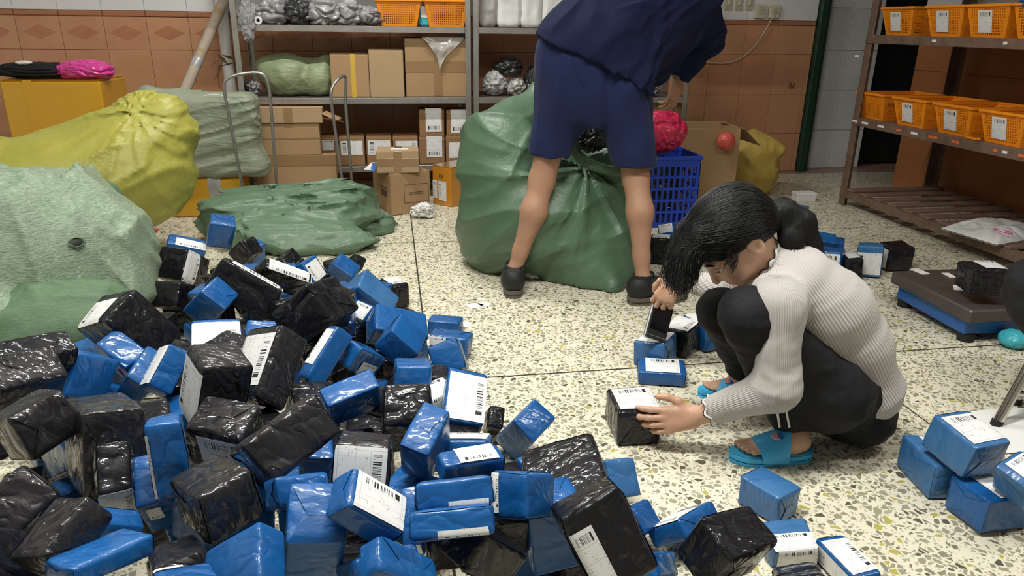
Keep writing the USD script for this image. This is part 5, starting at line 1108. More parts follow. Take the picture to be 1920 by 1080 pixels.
PARCELS = '''
pile|b|blue parcel standing up at the very back of the pile, before the crumpled green sack||-0.748 3.166 0.1995 -1.27 0.0673 0.3645 0.09866 0.1109 0.09003
pile|b|flat blue parcel with glaring white label at the pile's back, left of the upright one|F 0.2 0.35 1 1 2|-0.9006 3.167 0.1295 -2.832 -0.2198 0.5095 0.1465 0.08062 0.05997
pile|k|glossy black parcel with a grey label down its edge, at the pile's back left corner|R 0 0 0.5 1 1|-0.8138 2.775 0.162 -2.113 0.4725 -0.2227 0.1275 0.1133 0.1339
pile|k|boxy black parcel with a shiny rippled front, right beside the mint sack||-0.7664 2.477 0.1588 -2.06 0.4103 -0.3509 0.1098 0.08591 0.08552
pile|k|long black parcel with heavily crinkled film and a white strip along its upper edge|T 0.15 0 1 1 0|-0.492 2.297 0.2388 -1.807 0.4692 0.5198 0.2026 0.1082 0.08181
pile|k|slim black parcel with a white strip, just behind the long crinkled one|T 0.05 0 1 1 0|-0.4057 2.478 0.21 -0.8507 0.3184 0.6424 0.1685 0.1099 0.04413
pile|b|blue parcel tilted on its corner with a grey-white label, at the pile's back|F 0.15 0.1 0.95 0.9 2|-0.3381 2.68 0.1575 -2.283 0.5703 1.256 0.08934 0.08024 0.07936
pile|k|small matt black parcel at the pile's back edge, left of the tilted blue one||-0.4261 3.048 0.06666 -2.192 1.368 -0.3116 0.1003 0.06506 0.07969
pile|k|black parcel showing mostly its white barcode label, beside the tilted blue one at the back|F 0.03 0.05 0.97 0.95 3|-0.4344 2.782 0.1664 -0.8497 0.842 0.2891 0.05817 0.09012 0.08015
pile|b|small blue parcel with a sunlit-looking top and dark side at the back of the pile||-0.6232 3.188 0.08844 -2.56 -1.158 0.02425 0.07362 0.05691 0.09463
pile|k|crinkled black parcel wedged between the two blue ones at the back of the pile||-0.6425 3.109 0.118 -1.594 -0.08311 -0.9714 0.09943 0.07546 0.07922
pile|k|dull black parcel at the far back right of the pile, lying on the floor||-0.2425 2.891 0.07881 -2.96 -0.6591 -0.1935 0.07673 0.108 0.08973
pile|k|small crinkled black parcel at the far back, right of the dull black one||-0.1837 3.052 0.06126 -0.8955 -0.1704 -1.178 0.08955 0.05478 0.05995
pile|b|plain mid-blue parcel lying between the tilted labelled one and the pale blue one||-0.2142 2.792 0.1268 -0.9058 0.6216 0.2873 0.09417 0.07012 0.07013
pile|p|large pale blue parcel lying like a roof ridge near the pile's back right||-0.1068 2.407 0.1421 -2.46 0.2323 1.03 0.1507 0.08918 0.1186
pile|k|black floor parcel with a white label on top at the pile's far right back|T 0.1 0.1 0.95 0.9 0|-0.01742 2.709 0.048 -1.59 -0.2857 0.3053 0.07473 0.09037 0.1204
pile|k|big dark black parcel in the upper middle of the pile with a crumpled end||-0.227 1.898 0.3048 -1.387 1.02 0.3306 0.1147 0.1398 0.1513
pile|b|large blue parcel with a wrinkled front, upper right part of the pile||-0.01101 2.051 0.1742 -2.529 -0.1815 0.524 0.1646 0.08897 0.08436
pile|b|blue parcel with a bright white label, peeping out under the big dark black one|F 0.2 0.1 0.98 0.95 0|-0.1044 2.185 0.1665 -2.21 1.165 -0.4465 0.1007 0.05626 0.07969
pile|b|flat plain blue parcel on the floor behind the big wrinkled one at the pile's right||0.1606 2.408 0.02577 -1.584 0.2387 -0.2135 0.1101 0.04855 0.06679
pile|b|blue parcel with a white label corner, on the floor at the pile's right edge|F 0 0.02 0.45 0.4 0|0.1643 2.209 0.03828 -1.582 0.2993 -0.2826 0.13 0.07393 0.0672
pile|b|wrinkled blue parcel leaning at the right edge above the big labelled blue one||0.14 2.003 0.08787 -2.081 -0.1486 -0.3898 0.09133 0.09771 0.06974
pile|b|blue parcel poking up like a pyramid in the right half of the pile||0.001135 1.902 0.1996 -1.429 -0.3778 -0.9248 0.08126 0.09724 0.1
pile|b|crumpled dark blue parcel right of the middle, below the pyramid-shaped one||0.02532 1.64 0.2282 -1.83 0.06221 0.05828 0.08565 0.05254 0.1048
pile|b|big glossy blue parcel with bright streaks of glare in the middle of the pile||-0.1133 1.424 0.2857 -2.642 -0.5268 -0.1282 0.1112 0.05553 0.07398
pile|b|long slim blue parcel lying aslant with a white label on its left side|L 0.1 0.08 0.98 0.75 1|-0.1957 1.724 0.2456 -1.952 0.1995 1.131 0.05224 0.1541 0.04429
pile|b|dark blue parcel with a small grey barcode label, right of the long slim blue one|F 0.3 0.45 0.85 1 0|-0.1079 1.801 0.1974 -1.395 -0.04082 1.163 0.1138 0.06567 0.04993
pile|b|small blue parcel end behind the upper end of the long slim blue one||-0.1674 2.103 0.1965 -1.086 -0.03124 -0.05812 0.05201 0.07025 0.1003
pile|c|tall black parcel with a large slanted white barcode label in the middle of the pile|F 0 0.12 0.95 0.85 1|-0.316 1.603 0.2828 -2.212 0.7631 -0.7526 0.1325 0.1646 0.07834
pile|c|upright black parcel with a long white label down its left side, centre left|L 0.12 0.08 0.98 1 0|-0.3918 1.44 0.3259 -2.983 -0.7478 0.4106 0.09552 0.1131 0.1432
pile|b|blue parcel with a large blank-looking white label, behind the upright black one|F 0 0.15 0.98 1 1|-0.476 1.817 0.2546 -2.858 -0.2229 0.194 0.112 0.1147 0.0805
pile|b|shiny blue parcel top behind the tall black one with the slanted label||-0.3801 1.905 0.2291 -2.774 0.006106 0.1771 0.07662 0.06087 0.0799
pile|b|blue parcel with a triangular peak between crinkled black parcels, upper left of the pile||-0.5779 2.21 0.2288 -1.158 0.7652 0.3974 0.08664 0.1155 0.089
pile|k|long crinkled black parcel with a white label on its left end, below the mint sack|L 0.2 0.3 0.9 1 1|-0.704 1.875 0.2882 -2.122 0.1506 1.283 0.1631 0.1098 0.1466
pile|b|small shiny blue parcel with a white glare spot on the left of the pile||-0.6901 1.773 0.2609 -2.431 0.7392 0.567 0.09349 0.06327 0.08267
pile|b|upright matt blue parcel on the left of the pile, in front of the shiny one||-0.7334 1.63 0.2812 -1.627 -0.3096 1.214 0.1066 0.0984 0.08073
pile|b|rounded blue parcel low between the upright matt one and the labelled blue one||-0.6225 1.692 0.2403 -0.9286 0.5957 0.3692 0.06115 0.1007 0.09094
pile|b|tilted blue parcel, white label along its left edge, left of the upright black one|L 0 0.05 0.95 0.95 1|-0.5524 1.642 0.2724 -2.082 0.1052 0.8762 0.05594 0.103 0.06797
pile|c|very large boxy black parcel with smoky film on the left of the pile||-0.5446 1.248 0.3223 -3.254 -0.9203 0.1964 0.09795 0.1513 0.146
pile|b|narrow upright blue parcel with a thin white strip, right of the very large black|F 0 0.13 0.09 0.95 1|-0.3771 1.07 0.3916 -1.761 -0.1983 0.1331 0.04859 0.1201 0.04851
pile|c|dark parcel showing a grey printed label beneath the upright black one|F 0.2 0.1 0.98 1 0|-0.3497 1.329 0.2661 -1.228 0.2726 -0.2097 0.1122 0.1203 0.08934
pile|c|cube-like black parcel with clear film edges in the lower left middle of the pile||-0.2839 0.9663 0.3782 -3.181 -0.9639 -0.258 0.08231 0.1206 0.07595
pile|c|black parcel in loose wrinkled clear film, lying aslant above the middle||-0.2042 1.123 0.3708 -2.14 0.842 0.8897 0.08347 0.1336 0.1088
pile|c|black parcel with a large white ruled label facing up, in the middle of the pile|F 0.02 0.05 0.95 0.95 1|-0.07462 1.114 0.3283 4.337 -0.3859 -0.1575 0.08796 0.07312 0.1064
pile|b|dark blue parcel glimpsed beneath the wrinkled black one in the middle||-0.1738 1.249 0.2664 -1.245 0.02343 0.2018 0.0577 0.06002 0.08013
pile|b|crinkled blue parcel, upper of two stacked left of the big labelled blue one||-0.1767 1.021 0.3398 -2.139 -0.3916 0.5145 0.08319 0.04543 0.05866
pile|b|crinkled blue parcel, lower of two stacked left of the big labelled blue one||-0.1755 1.052 0.2544 -2.17 -0.1476 0.1155 0.07585 0.04963 0.08212
pile|b|blue parcel with a big white barcode label facing up, lower middle of the pile|F 0.07 0.06 0.97 0.93 0|-0.06015 0.9116 0.3759 -2.576 0.001039 1.109 0.1015 0.06495 0.04653
pile|b|bright blue parcel with a crumpled peak at the bottom edge, below the cube-like black one||-0.2227 0.8282 0.3518 3.383 -0.1153 1.158 0.1034 0.08522 0.04968
pile|b|blue parcel at the bottom edge with a white label at its far side|F 0 0 0.5 0.12 0|-0.267 0.7278 0.3777 -3.403 -0.6905 0.2162 0.0659 0.09702 0.08969
pile|b|blue parcel with a twisted film end, upper of two in the lower left corner||-0.4676 0.9864 0.3139 -2.924 -0.8456 0.928 0.09768 0.04424 0.06918
pile|b|long blue parcel, lower of two in the lower left corner||-0.4114 0.8638 0.3717 2.573 1.338 -0.2252 0.1082 0.06088 0.02806
pile|c|large grey-black parcel in loose shiny film at the left edge, near the bottom||-0.5771 1.011 0.3556 3.482 -0.9642 -0.9781 0.07247 0.08233 0.0994
pile|c|black parcel in loose crackled film at the left edge, above the large grey-black one||-0.6222 1.195 0.3982 -1.466 0.2547 -0.7588 0.07888 0.08231 0.08963
pile|k|small dark black parcel in the hollow left of the very large black one||-0.735 1.317 0.2966 -1.622 -1.367 1.491 0.1234 0.0429 0.08981
pile|b|blue parcel standing on edge behind the very large black one's left side||-0.6607 1.455 0.2692 -1.859 0.3327 -1.032 0.1275 0.05341 0.08996
pile|b|blue parcel low in the gap left of the very large black one||-0.6356 1.359 0.2467 -1.657 0.2081 -1.08 0.1577 0.05668 0.09635
pile|k|crumpled shiny black parcel at the left edge directly below the mint sack||-0.7859 1.554 0.3619 -2.517 -0.9189 0.3673 0.1385 0.0671 0.07004
pile|c|black parcel under shiny clear film at the left edge, second below the mint sack||-0.7718 1.469 0.3481 -0.9792 -0.2943 0.802 0.1255 0.09607 0.08012
pile|c|smoky black parcel cut off by the bottom left corner||-0.4697 0.9 0.3844 -1.172 0.04088 -0.6944 0.0783 0.05259 0.09162
pile|c|dark shiny black parcel in the gap below the cube-like black one||-0.3234 0.8858 0.2984 -3.422 -0.729 -0.1764 0.06637 0.1098 0.08966
pile|b|blue parcel with a small cut white label corner, left of the cube-like black one|F 0.22 0.08 0.6 0.45 2|-0.416 1.111 0.3013 -0.9836 -0.1731 0.1435 0.05498 0.1026 0.09106
pile|b|thin blue parcel edge under the cube-like black one's lower left corner||-0.4172 1.172 0.218 -0.8417 -0.2111 0.3128 0.04305 0.1085 0.09496
pile|k|black parcel with a grey-white label below the very large black one|F 0 0 0.98 0.9 1|-0.4825 1.117 0.3259 -0.8757 -0.07523 0.3409 0.05169 0.1192 0.08357
pile|b|dark blue parcel in shade at the bottom, right of the bright peaked one||-0.1438 0.9525 0.3067 -1.063 0.08438 0.1451 0.08392 0.145 0.08689
pile|b|blue parcel with a shiny folded corner at the bottom edge, below the big labelled one||-0.01846 0.822 0.332 -2.59 0.1413 -0.8975 0.04071 0.05209 0.1208
pile|b|small blue parcel with a rounded white label, behind the folded-corner one at the bottom|F 0.1 0 0.9 0.6 2|0.00744 1.025 0.2531 -0.8997 -0.02046 -0.06967 0.03027 0.1052 0.09094
pile|b|small blue parcel at the bottom edge, left of the folded-corner one||-0.05163 0.8967 0.2815 -1.823 0.4735 -1.39 0.1195 0.03261 0.09124
pile|b|long blue parcel with a white strip label, lower of two stacked right of the middle|F 0.33 0.72 0.93 0.99 2|0.06522 0.9143 0.3332 -2.2 0.0489 -0.1267 0.1205 0.04067 0.06759
pile|b|long blue parcel with a white strip label, upper of two stacked right of the middle|F 0.42 0.74 0.95 0.97 2|0.07414 0.9666 0.3484 -2.151 0.0385 -0.1243 0.1191 0.04157 0.07056
pile|b|blue parcel end with a white label edge, right of the two stacked long ones|F 0 0.03 0.24 0.9 1|0.197 1.021 0.2932 -2.079 0.536 -0.7669 0.07172 0.07121 0.08803
pile|b|long blue parcel with a wide white label on top, above the stacked pair|F 0.25 0.04 0.9 0.95 2|0.1106 1.084 0.3231 -3.1 -0.4187 0.1389 0.1103 0.04901 0.03414
pile|b|plain blue parcel upright left of the long white-labelled one||0.0388 1.202 0.2984 -1.095 0.4504 -0.3032 0.05697 0.09951 0.1001
pile|b|blue parcel with a label in shade, under the big standing labelled one|F 0.15 0.05 0.97 0.95 0|0.1117 1.268 0.2417 -3.544 0.35 0.04252 0.1198 0.08274 0.03579
pile|b|standing blue parcel with a big white barcode label at the pile's right edge|F 0.05 0.1 1 0.97 1|0.1369 1.489 0.2189 -2.681 0.1565 0.2928 0.0927 0.1437 0.05529
pile|k|black parcel, grey label folded over its edge, left of the big standing blue one|F 0.05 0.05 0.98 1 0;B 0.05 0 0.98 0.85 0|0.07101 1.571 0.1921 3.105 0.5946 0.2831 0.09156 0.07118 0.0434
pile|k|glossy black parcel in the hollow right of the glare-streaked blue one||-0.03137 1.494 0.2152 -1.785 -0.1757 1.3 0.1509 0.05867 0.09049
pile|k|black parcel with a label on its right side above the plain upright blue one|R 0 0.05 0.6 0.7 1|0.005265 1.346 0.2704 -0.9383 0.0204 0.02278 0.09368 0.1469 0.08994
pile|b|blue parcel standing on its corner like a diamond at the pile's right edge||0.2988 1.568 0.08483 -0.9452 0.8949 -0.1303 0.07223 0.128 0.09001
pile|k|black parcel corner peeking out behind the diamond-like blue one||0.2346 1.675 0.05323 -0.8601 -0.4468 -1.42 0.06938 0.04014 0.06027
pile|k|big glossy crumpled black parcel at the pile's right, closest to the hands||0.3188 1.197 0.184 -2.978 0.09753 -0.4938 0.1491 0.1563 0.08304
pile|p|pale blue parcel on the floor right of the big glossy crumpled black one||0.4631 1.353 0.06846 -2.18 -0.2795 0.3806 0.08166 0.08381 0.08923
pile|b|dark blue parcel beneath the big glossy crumpled black one, front right||0.2604 1.076 0.1799 -1.582 -0.1419 -0.04047 0.1018 0.1303 0.09007
pile|k|big black parcel with a white barcode label lying aslant at the front right|F 0 0.2 0.37 0.82 0|0.3213 0.9487 0.248 -1.915 -0.3998 -0.3102 0.1069 0.1455 0.07991
pile|b|small crumpled blue parcel right of the slanting black one with the barcode label|T 0 0.1 0.7 0.9 0|0.473 1.214 0.05725 -2.307 -0.687 0.4369 0.06108 0.05813 0.07978
pile|b|blue parcel with a white label on top, right of the small crumpled one|T 0.1 0 0.95 0.6 0|0.5768 1.19 0.056 -1.849 0.2369 -1.225 0.08924 0.04222 0.1257
pile|k|large crumpled black parcel at the front right, near the pale blue cube||0.5904 1.031 0.1293 -2.726 -0.5826 0.3902 0.1419 0.08678 0.09919
pile|b|small blue parcel at the bottom edge between two big black ones, front right||0.4407 1.051 0.07847 -2.204 -0.4554 0.9877 0.1054 0.04543 0.08983
pile|p|pale blue cube-shaped parcel with a folded top, front right below the sandal||0.8214 1.282 0.03677 -3.089 -0.7119 -0.04938 0.07743 0.1043 0.06816
pile|p|pale blue parcel with a white label folded over its front edge, front right|F 0.02 0.5 1 1 0;B 0.08 0 0.97 0.95 0|0.7857 1.131 0.03209 -2.991 0.1222 -0.1004 0.09465 0.08191 0.04699
pile|b|blue parcel with a large white label at the bottom edge, rightmost of the pile|F 0.06 0.12 0.95 0.93 1;L 0.1 0.1 0.85 0.95 0|0.8702 1.047 0.03079 -3.198 -0.05978 -0.1261 0.05953 0.1236 0.04989
pile|k|black parcel at the bottom edge in front of the label-folded pale blue one||0.6873 0.9122 0.1001 -3.643 0.6404 -0.3985 0.07757 0.1501 0.09001
pile|k|crinkled black parcel with bright highlights at the bottom edge, centre right of the pile||0.1126 0.9511 0.2458 -1.69 0.2616 0.943 0.1112 0.06839 0.08898
pile|k|dull black parcel in shade under the stacked long blue pair, bottom centre||0.07022 1.045 0.2094 -1.269 -0.006974 0.01998 0.08198 0.08343 0.09315
pile|k|dark black parcel in shade below the blue end with the label edge||0.1791 1.078 0.2034 -1.283 -0.01101 -0.08875 0.06218 0.08894 0.08938
pile|k|black parcel in shade at the left edge, just above the smoky corner one||-0.5845 0.8859 0.3448 2.869 1.055 -1.793 0.118 0.0967 0.08966
row|p|blue-grey parcel with a white label directly under the handheld device|F 0.06 0.06 0.95 0.95 2|0.8292 2.062 0.0469 -2.964 -1.311 -0.04402 0.1102 0.1041 0.08196
row|k|black parcel with a white label between two blue ones, behind the device|F 0.05 0.05 0.92 0.95 2|0.9499 2.134 0.05202 -2.924 -1.157 -0.1224 0.1084 0.0891 0.09373
row|b|blue parcel with a white label nearest to the woman's knee|F 0.05 0.05 0.95 0.95 2|1.039 2.17 0.04855 -3.132 -0.3913 -0.1162 0.07042 0.1215 0.08927
row|b|low blue parcel with a white label, alone in front of the scanned row|F 0.15 0.05 0.88 0.95 0|0.8089 1.942 0.02423 -3.099 0.5271 -0.06085 0.1386 0.09588 0.04287
row|k|black parcel with a white label held by the squatting person's near hand|F 0.08 0.1 0.98 0.9 0|0.6163 1.655 0.04771 -3.14 0.09563 -0.02062 0.1135 0.1372 0.09385
stack|p|left floor parcel of the small blue stack at lower right, its label mostly covered|F 0.58 0.1 1 0.95 1|1.257 1.324 0.04379 -3.132 0.187 0.04757 0.05472 0.1378 0.08568
stack|p|top blue parcel of the small stack at the lower right, white barcode label up|F 0.06 0.12 1 0.9 0|1.283 1.258 0.1499 -3.034 -0.1634 0.02164 0.104 0.1185 0.08623
stack|b|deep blue parcel at the front of the small stack at the lower right|F 0.28 0.05 1 0.95 0|1.299 1.177 0.04297 -3.179 -0.09314 0.0263 0.1169 0.1048 0.07993
stack|p|blue parcel cut off by the right edge, resting on the deep blue one|F 0.25 0.12 1 0.9 0|1.299 1.114 0.145 -2.816 -0.3185 -0.5965 0.06531 0.07614 0.0855
far|p|blue parcel with a white label, farthest of the row behind the ponytail|F 0.4 0.25 0.98 0.95 0|2.277 3.794 0.04076 -1.535 0.4431 -0.5168 0.1937 0.07134 0.09334
far|k|black parcel with a white label on top behind the ponytail|F 0.1 0.1 0.9 0.9 0|2.118 3.377 0.05784 -3.139 0.1224 -0.07128 0.08306 0.115 0.1119
far|b|blue parcel stacked on top, just right of the ponytail||1.979 2.986 0.1024 -2.555 0.505 0.03104 0.1085 0.06059 0.08023
far|b|blue parcel right of the ponytail, under the stacked one||2.068 3.078 0.04545 -1.526 0.4717 -0.518 0.1453 0.08589 0.09
far|b|blue parcel with a white label facing out, right behind the shoulder|F 0.1 0.08 0.95 0.97 0|1.919 2.813 0.06259 -1.55 0.526 -0.6463 0.1017 0.1144 0.07959
far|k|black parcel with a white label on top beside the upright pale blue one|F 0.2 0.1 0.85 0.9 0|2 2.779 0.04985 -3.118 0.4404 -0.1241 0.07732 0.106 0.09378
far|p|upright pale blue parcel with a white label, left of the far black one|F 0.02 0.2 0.97 0.92 3|2.106 2.802 0.07063 -1.525 0.4841 -0.5705 0.101 0.1357 0.08493
far|k|black parcel with a white label on its left side, farthest right before the scale|L 0.1 0.12 0.92 0.92 1|2.29 2.876 0.05455 -1.573 0.08962 -0.1044 0.1142 0.1075 0.1108
far|k|flat black parcel with a white label on top right behind the woman's back|F 0.05 0.1 0.92 0.9 0|1.863 2.546 0.02179 -3.135 0.2123 -0.02261 0.05607 0.1183 0.04295
far|b|blue parcel with a white label half hidden by the woman's back|F 0 0.05 0.95 0.9 0|1.764 2.342 0.03435 -1.514 0.62 -0.7052 0.04933 0.06471 0.05267
one|k|black parcel with a white label lying on the platform scale|F 0.35 0.06 0.98 0.9 0|2.063 2.131 0.2229 -3.149 0.4941 -0.0678 0.1188 0.1271 0.09016
one|k|black parcel with a pale label strip on the floor in front of the blue crate|T 0.1 0.1 0.9 0.9 0|1.226 3.087 0.06033 -1.563 0.3471 -0.4084 0.09743 0.1155 0.07216
one|b|small blue parcel with a white label behind the black one before the crate|F 0.1 0 0.95 0.6 0|1.303 3.194 0.1192 -1.872 0.5065 -0.838 0.0801 0.0681 0.07998
k|black parcel in a gap left of the black parcel under shiny clear film|-0.9454 1.711 0.27 -0.2363 -0.1333 2.754 0.0838 0.07885 0.07136
b|blue parcel in a gap left of the black parcel under shiny clear film|-0.8595 1.571 0.27 0.05309 0.02819 1.557 0.1093 0.1081 0.08758
k|black parcel in a gap above the narrow upright blue parcel with a thin|-0.524 1.388 0.27 0.157 -0.01296 0.2744 0.09763 0.07041 0.0696
k|black parcel in a gap below the blue parcel with a large blank-looking white label|-0.4183 1.677 0.27 0.1832 0.03347 1.035 0.123 0.1038 0.08749
b|blue parcel in a gap below the cube-like black parcel with clear film edges|-0.3066 1.075 0.27 0.2243 -0.06564 2.578 0.1257 0.1029 0.08643
k|black parcel in a gap right of the big dark black parcel in the upper middle|-0.1991 2.025 0.27 0.3225 0.09892 2.723 0.1009 0.09094 0.1064
k|black parcel in a gap below the black parcel in loose crackled film|-0.8406 1.599 0.165 -0.3421 0.02608 2.774 0.1062 0.09287 0.1053
b|blue parcel in a gap right of the upright matt blue parcel|-0.8308 1.919 0.165 0.173 -0.1168 2.477 0.1253 0.1028 0.1069
k|black parcel in a gap below the black parcel in shade at the left edge|-0.7282 1.077 0.165 -0.06833 0.2372 1.057 0.1219 0.1056 0.09224
k|black parcel in a gap left of the large grey-black parcel in loose shiny film|-0.7466 1.257 0.165 -0.2019 -0.01737 0.195 0.1054 0.09486 0.0914
b|blue parcel in a gap above the blue parcel standing on edge behind the very|-0.7486 1.692 0.165 -0.1786 0.2403 0.04785 0.1273 0.09123 0.1005
k|black parcel in a gap right of the long crinkled black parcel with a white label|-0.729 2.134 0.165 -0.06695 0.0909 3.043 0.1085 0.09166 0.1069
k|black parcel in a gap below the smoky black parcel cut off by the bottom|-0.6256 1.162 0.165 0.1386 0.04834 2.983 0.1094 0.09003 0.09863
b|blue parcel in a gap above the smoky black parcel cut off by the bottom|-0.6405 1.29 0.165 -0.3062 0.02348 2.245 0.1012 0.09099 0.08799
k|black parcel in a gap right of the tilted blue parcel|-0.6178 1.912 0.165 0.1674 0.267 2.096 0.1207 0.09296 0.1039
k|black parcel in a gap below the blue parcel with a triangular peak between crinkled|-0.6274 2.313 0.165 0.373 -0.1005 2.633 0.07965 0.06837 0.08518
b|blue parcel in a gap above the blue parcel with a triangular peak between crinkled|-0.6339 2.412 0.165 -0.02685 -0.02745 2.805 0.09467 0.0878 0.08
k|black parcel in a gap above the blue parcel with a triangular peak between crinkled|-0.6195 2.528 0.165 -0.2519 -0.07476 0.4681 0.111 0.09191 0.1024
k|black parcel in a gap left of the long black parcel with heavily crinkled film|-0.6271 2.634 0.165 -0.1237 0.08241 1.294 0.09708 0.07198 0.07559
b|blue parcel in a gap above the narrow upright blue parcel with a thin|-0.5119 1.583 0.165 -0.1779 -0.1738 1.329 0.1033 0.1082 0.09385
k|black parcel in a gap left of the upright black parcel with a long white label|-0.5263 1.713 0.165 -0.1345 -0.02073 0.323 0.1117 0.0853 0.09036
k|black parcel in a gap below the long black parcel with heavily crinkled film|-0.5215 2.434 0.165 -0.06398 -0.2039 2.028 0.09514 0.08732 0.07495
b|blue parcel in a gap right of the long black parcel with heavily crinkled film|-0.5233 2.555 0.165 -0.004023 -0.07044 1.866 0.1235 0.09943 0.09984
k|black parcel in a gap left of the dark parcel showing a grey printed label beneath|-0.4378 1.495 0.165 0.1069 -0.1481 1.279 0.08456 0.06947 0.08219
k|black parcel in a gap below the shiny blue parcel top behind the tall black|-0.4153 2.016 0.165 0.0409 -0.1047 3.114 0.1058 0.08978 0.08783
b|blue parcel in a gap right of the slim black parcel with a white strip|-0.4188 2.625 0.165 0.1695 0.002924 1.74 0.08113 0.0837 0.07283
k|black parcel in a gap right of the blue parcel at the bottom edge|-0.331 0.9678 0.165 -0.3358 -0.04846 2.918 0.1202 0.1054 0.1011
k|black parcel in a gap right of the dark parcel showing a grey printed label beneath|-0.3358 1.488 0.165 -0.0676 0.07165 0.5241 0.117 0.09012 0.09248
b|blue parcel in a gap right of the tall black parcel with a large slanted|-0.3209 1.792 0.165 -0.003076 0.03128 0.08263 0.09054 0.08323 0.07762
k|black parcel in a gap left of the big dark black parcel in the upper middle|-0.3395 2.238 0.165 -0.2381 -0.002122 0.418 0.126 0.08529 0.09066
k|black parcel in a gap right of the bright blue parcel with a crumpled peak|-0.2276 1.053 0.165 -0.2056 -0.1532 1.574 0.09465 0.0719 0.07171
b|blue parcel in a gap right of the crinkled blue parcel|-0.2041 1.267 0.165 0.1941 -0.246 0.193 0.1083 0.08579 0.107
k|black parcel in a gap left of the big glossy blue parcel with bright streaks|-0.2178 1.594 0.165 0.2171 0.05762 1.84 0.1201 0.1093 0.09466
k|black parcel in a gap left of the long slim blue parcel lying aslant|-0.2301 1.889 0.165 -0.1489 -0.2124 0.8025 0.1072 0.09943 0.08506
b|blue parcel in a gap above the small blue parcel end behind the upper end|-0.205 2.322 0.165 -0.07843 -0.1105 0.4044 0.09987 0.1027 0.1082
k|black parcel in a gap left of the small blue parcel at the bottom edge|-0.09177 1.054 0.165 -0.1099 0.04527 1.52 0.08072 0.08646 0.07908
k|black parcel in a gap left of the black parcel with a large white ruled label|-0.1267 1.373 0.165 -0.1746 0.1169 0.1994 0.1209 0.09265 0.09613
b|blue parcel in a gap above the small blue parcel with a rounded white label|0.007808 1.183 0.165 0.1149 -0.2207 0.9048 0.1009 0.1089 0.09378
k|black parcel in a gap left of the blue parcel with a label in shade|0.1075 1.38 0.165 0.2255 0.2882 2.979 0.09547 0.07471 0.0869
k|black parcel in a gap above the large grey-black parcel in loose shiny film|-0.8377 1.49 0.06 0 0 1.816 0.1001 0.07881 0.07172
b|blue parcel in a gap below the black parcel in loose crackled film|-0.8582 1.697 0.06 0 0 2.185 0.102 0.09688 0.1011
k|black parcel in a gap left of the smoky black parcel cut off by the bottom|-0.7222 1.259 0.06 0 0 0.9259 0.1129 0.1088 0.1098
k|black parcel in a gap below the boxy black parcel with a shiny rippled front|-0.7568 2.555 0.06 0 0 2.884 0.1137 0.09722 0.09719
b|blue parcel in a gap left of the blue parcel with a large blank-looking white label|-0.6388 2.329 0.06 0 0 2.245 0.1159 0.09602 0.09181
k|black parcel in a gap above the blue parcel with a large blank-looking white label|-0.6527 2.52 0.06 0 0 1.15 0.1125 0.08524 0.08938
k|black parcel in a gap left of the thin blue parcel edge under the cube-like black|-0.516 1.385 0.06 0 0 1.745 0.1103 0.1071 0.09034
b|blue parcel in a gap below the long black parcel with heavily crinkled film|-0.5236 2.627 0.06 0 0 0.6404 0.111 0.09331 0.09272
k|black parcel in a gap right of the dark shiny black parcel in the gap|-0.4078 1.153 0.06 0 0 2.189 0.1267 0.1041 0.0994
k|black parcel in a gap right of the shiny blue parcel top behind the tall black|-0.4271 2.336 0.06 0 0 2.82 0.1097 0.08575 0.1053
b|blue parcel in a gap below the slim black parcel with a white strip|-0.422 2.545 0.06 0 0 0.4005 0.09928 0.09909 0.09002
k|black parcel in a gap right of the blue parcel tilted on its corner|-0.3165 2.85 0.06 0 0 2.294 0.08327 0.06919 0.07224
k|black parcel in a gap below the long slim blue parcel lying aslant|-0.1985 1.993 0.06 0 0 2.287 0.1139 0.1067 0.08722
b|blue parcel in a gap left of the small blue parcel at the bottom edge|-0.1166 1.188 0.06 0 0 2.85 0.1158 0.09878 0.0862
k|black parcel in a gap below the black parcel with a large white ruled label|-0.09978 1.481 0.06 0 0 1.171 0.1232 0.1068 0.09715
k|black parcel in a gap above the black parcel with a large white ruled label|-0.09638 1.604 0.06 0 0 1.612 0.1092 0.1036 0.1052
b|blue parcel in a gap right of the big glossy blue parcel with bright streaks|-0.1055 1.812 0.06 0 0 1.211 0.1136 0.09776 0.08846
k|black parcel in a gap right of the dark blue parcel with a small grey barcode|-0.1135 2.1 0.06 0 0 0.207 0.08803 0.08444 0.06921
k|black parcel in a gap above the dark blue parcel with a small grey barcode|-0.1231 2.213 0.06 0 0 0.2747 0.1035 0.1007 0.1046
b|blue parcel in a gap right of the large pale blue parcel lying like a roof|-0.09222 2.637 0.06 0 0 0.9556 0.1096 0.09589 0.08906
k|black parcel in a gap right of the glossy black parcel in the hollow|0.005814 1.816 0.06 0 0 1.245 0.1143 0.1003 0.09622
k|black parcel in a gap left of the crumpled dark blue parcel right of the middle|-0.007054 2.029 0.06 0 0 1.358 0.0883 0.08693 0.07611
b|blue parcel in a gap below the blue parcel poking up like a pyramid|0.001843 2.131 0.06 0 0 2.633 0.1269 0.08672 0.09347
k|black parcel in a gap right of the large blue parcel with a wrinkled front|0.008067 2.321 0.06 0 0 0.6885 0.1004 0.08974 0.1024
k|black parcel in a gap above the black parcel|0.09314 1.889 0.06 0 0 1.575 0.08495 0.08081 0.08514
b|blue parcel in a gap below the dark black parcel in shade below the blue|0.2097 1.161 0.06 0 0 1.979 0.1077 0.08601 0.1032
k|black parcel in a gap left of the blue parcel end with a white label edge|0.2183 1.368 0.06 0 0 0.1911 0.09494 0.07799 0.07326
k|black parcel in a gap below the dark blue parcel beneath the big glossy crumpled|0.3049 1.171 0.06 0 0 1.974 0.1248 0.08957 0.09267
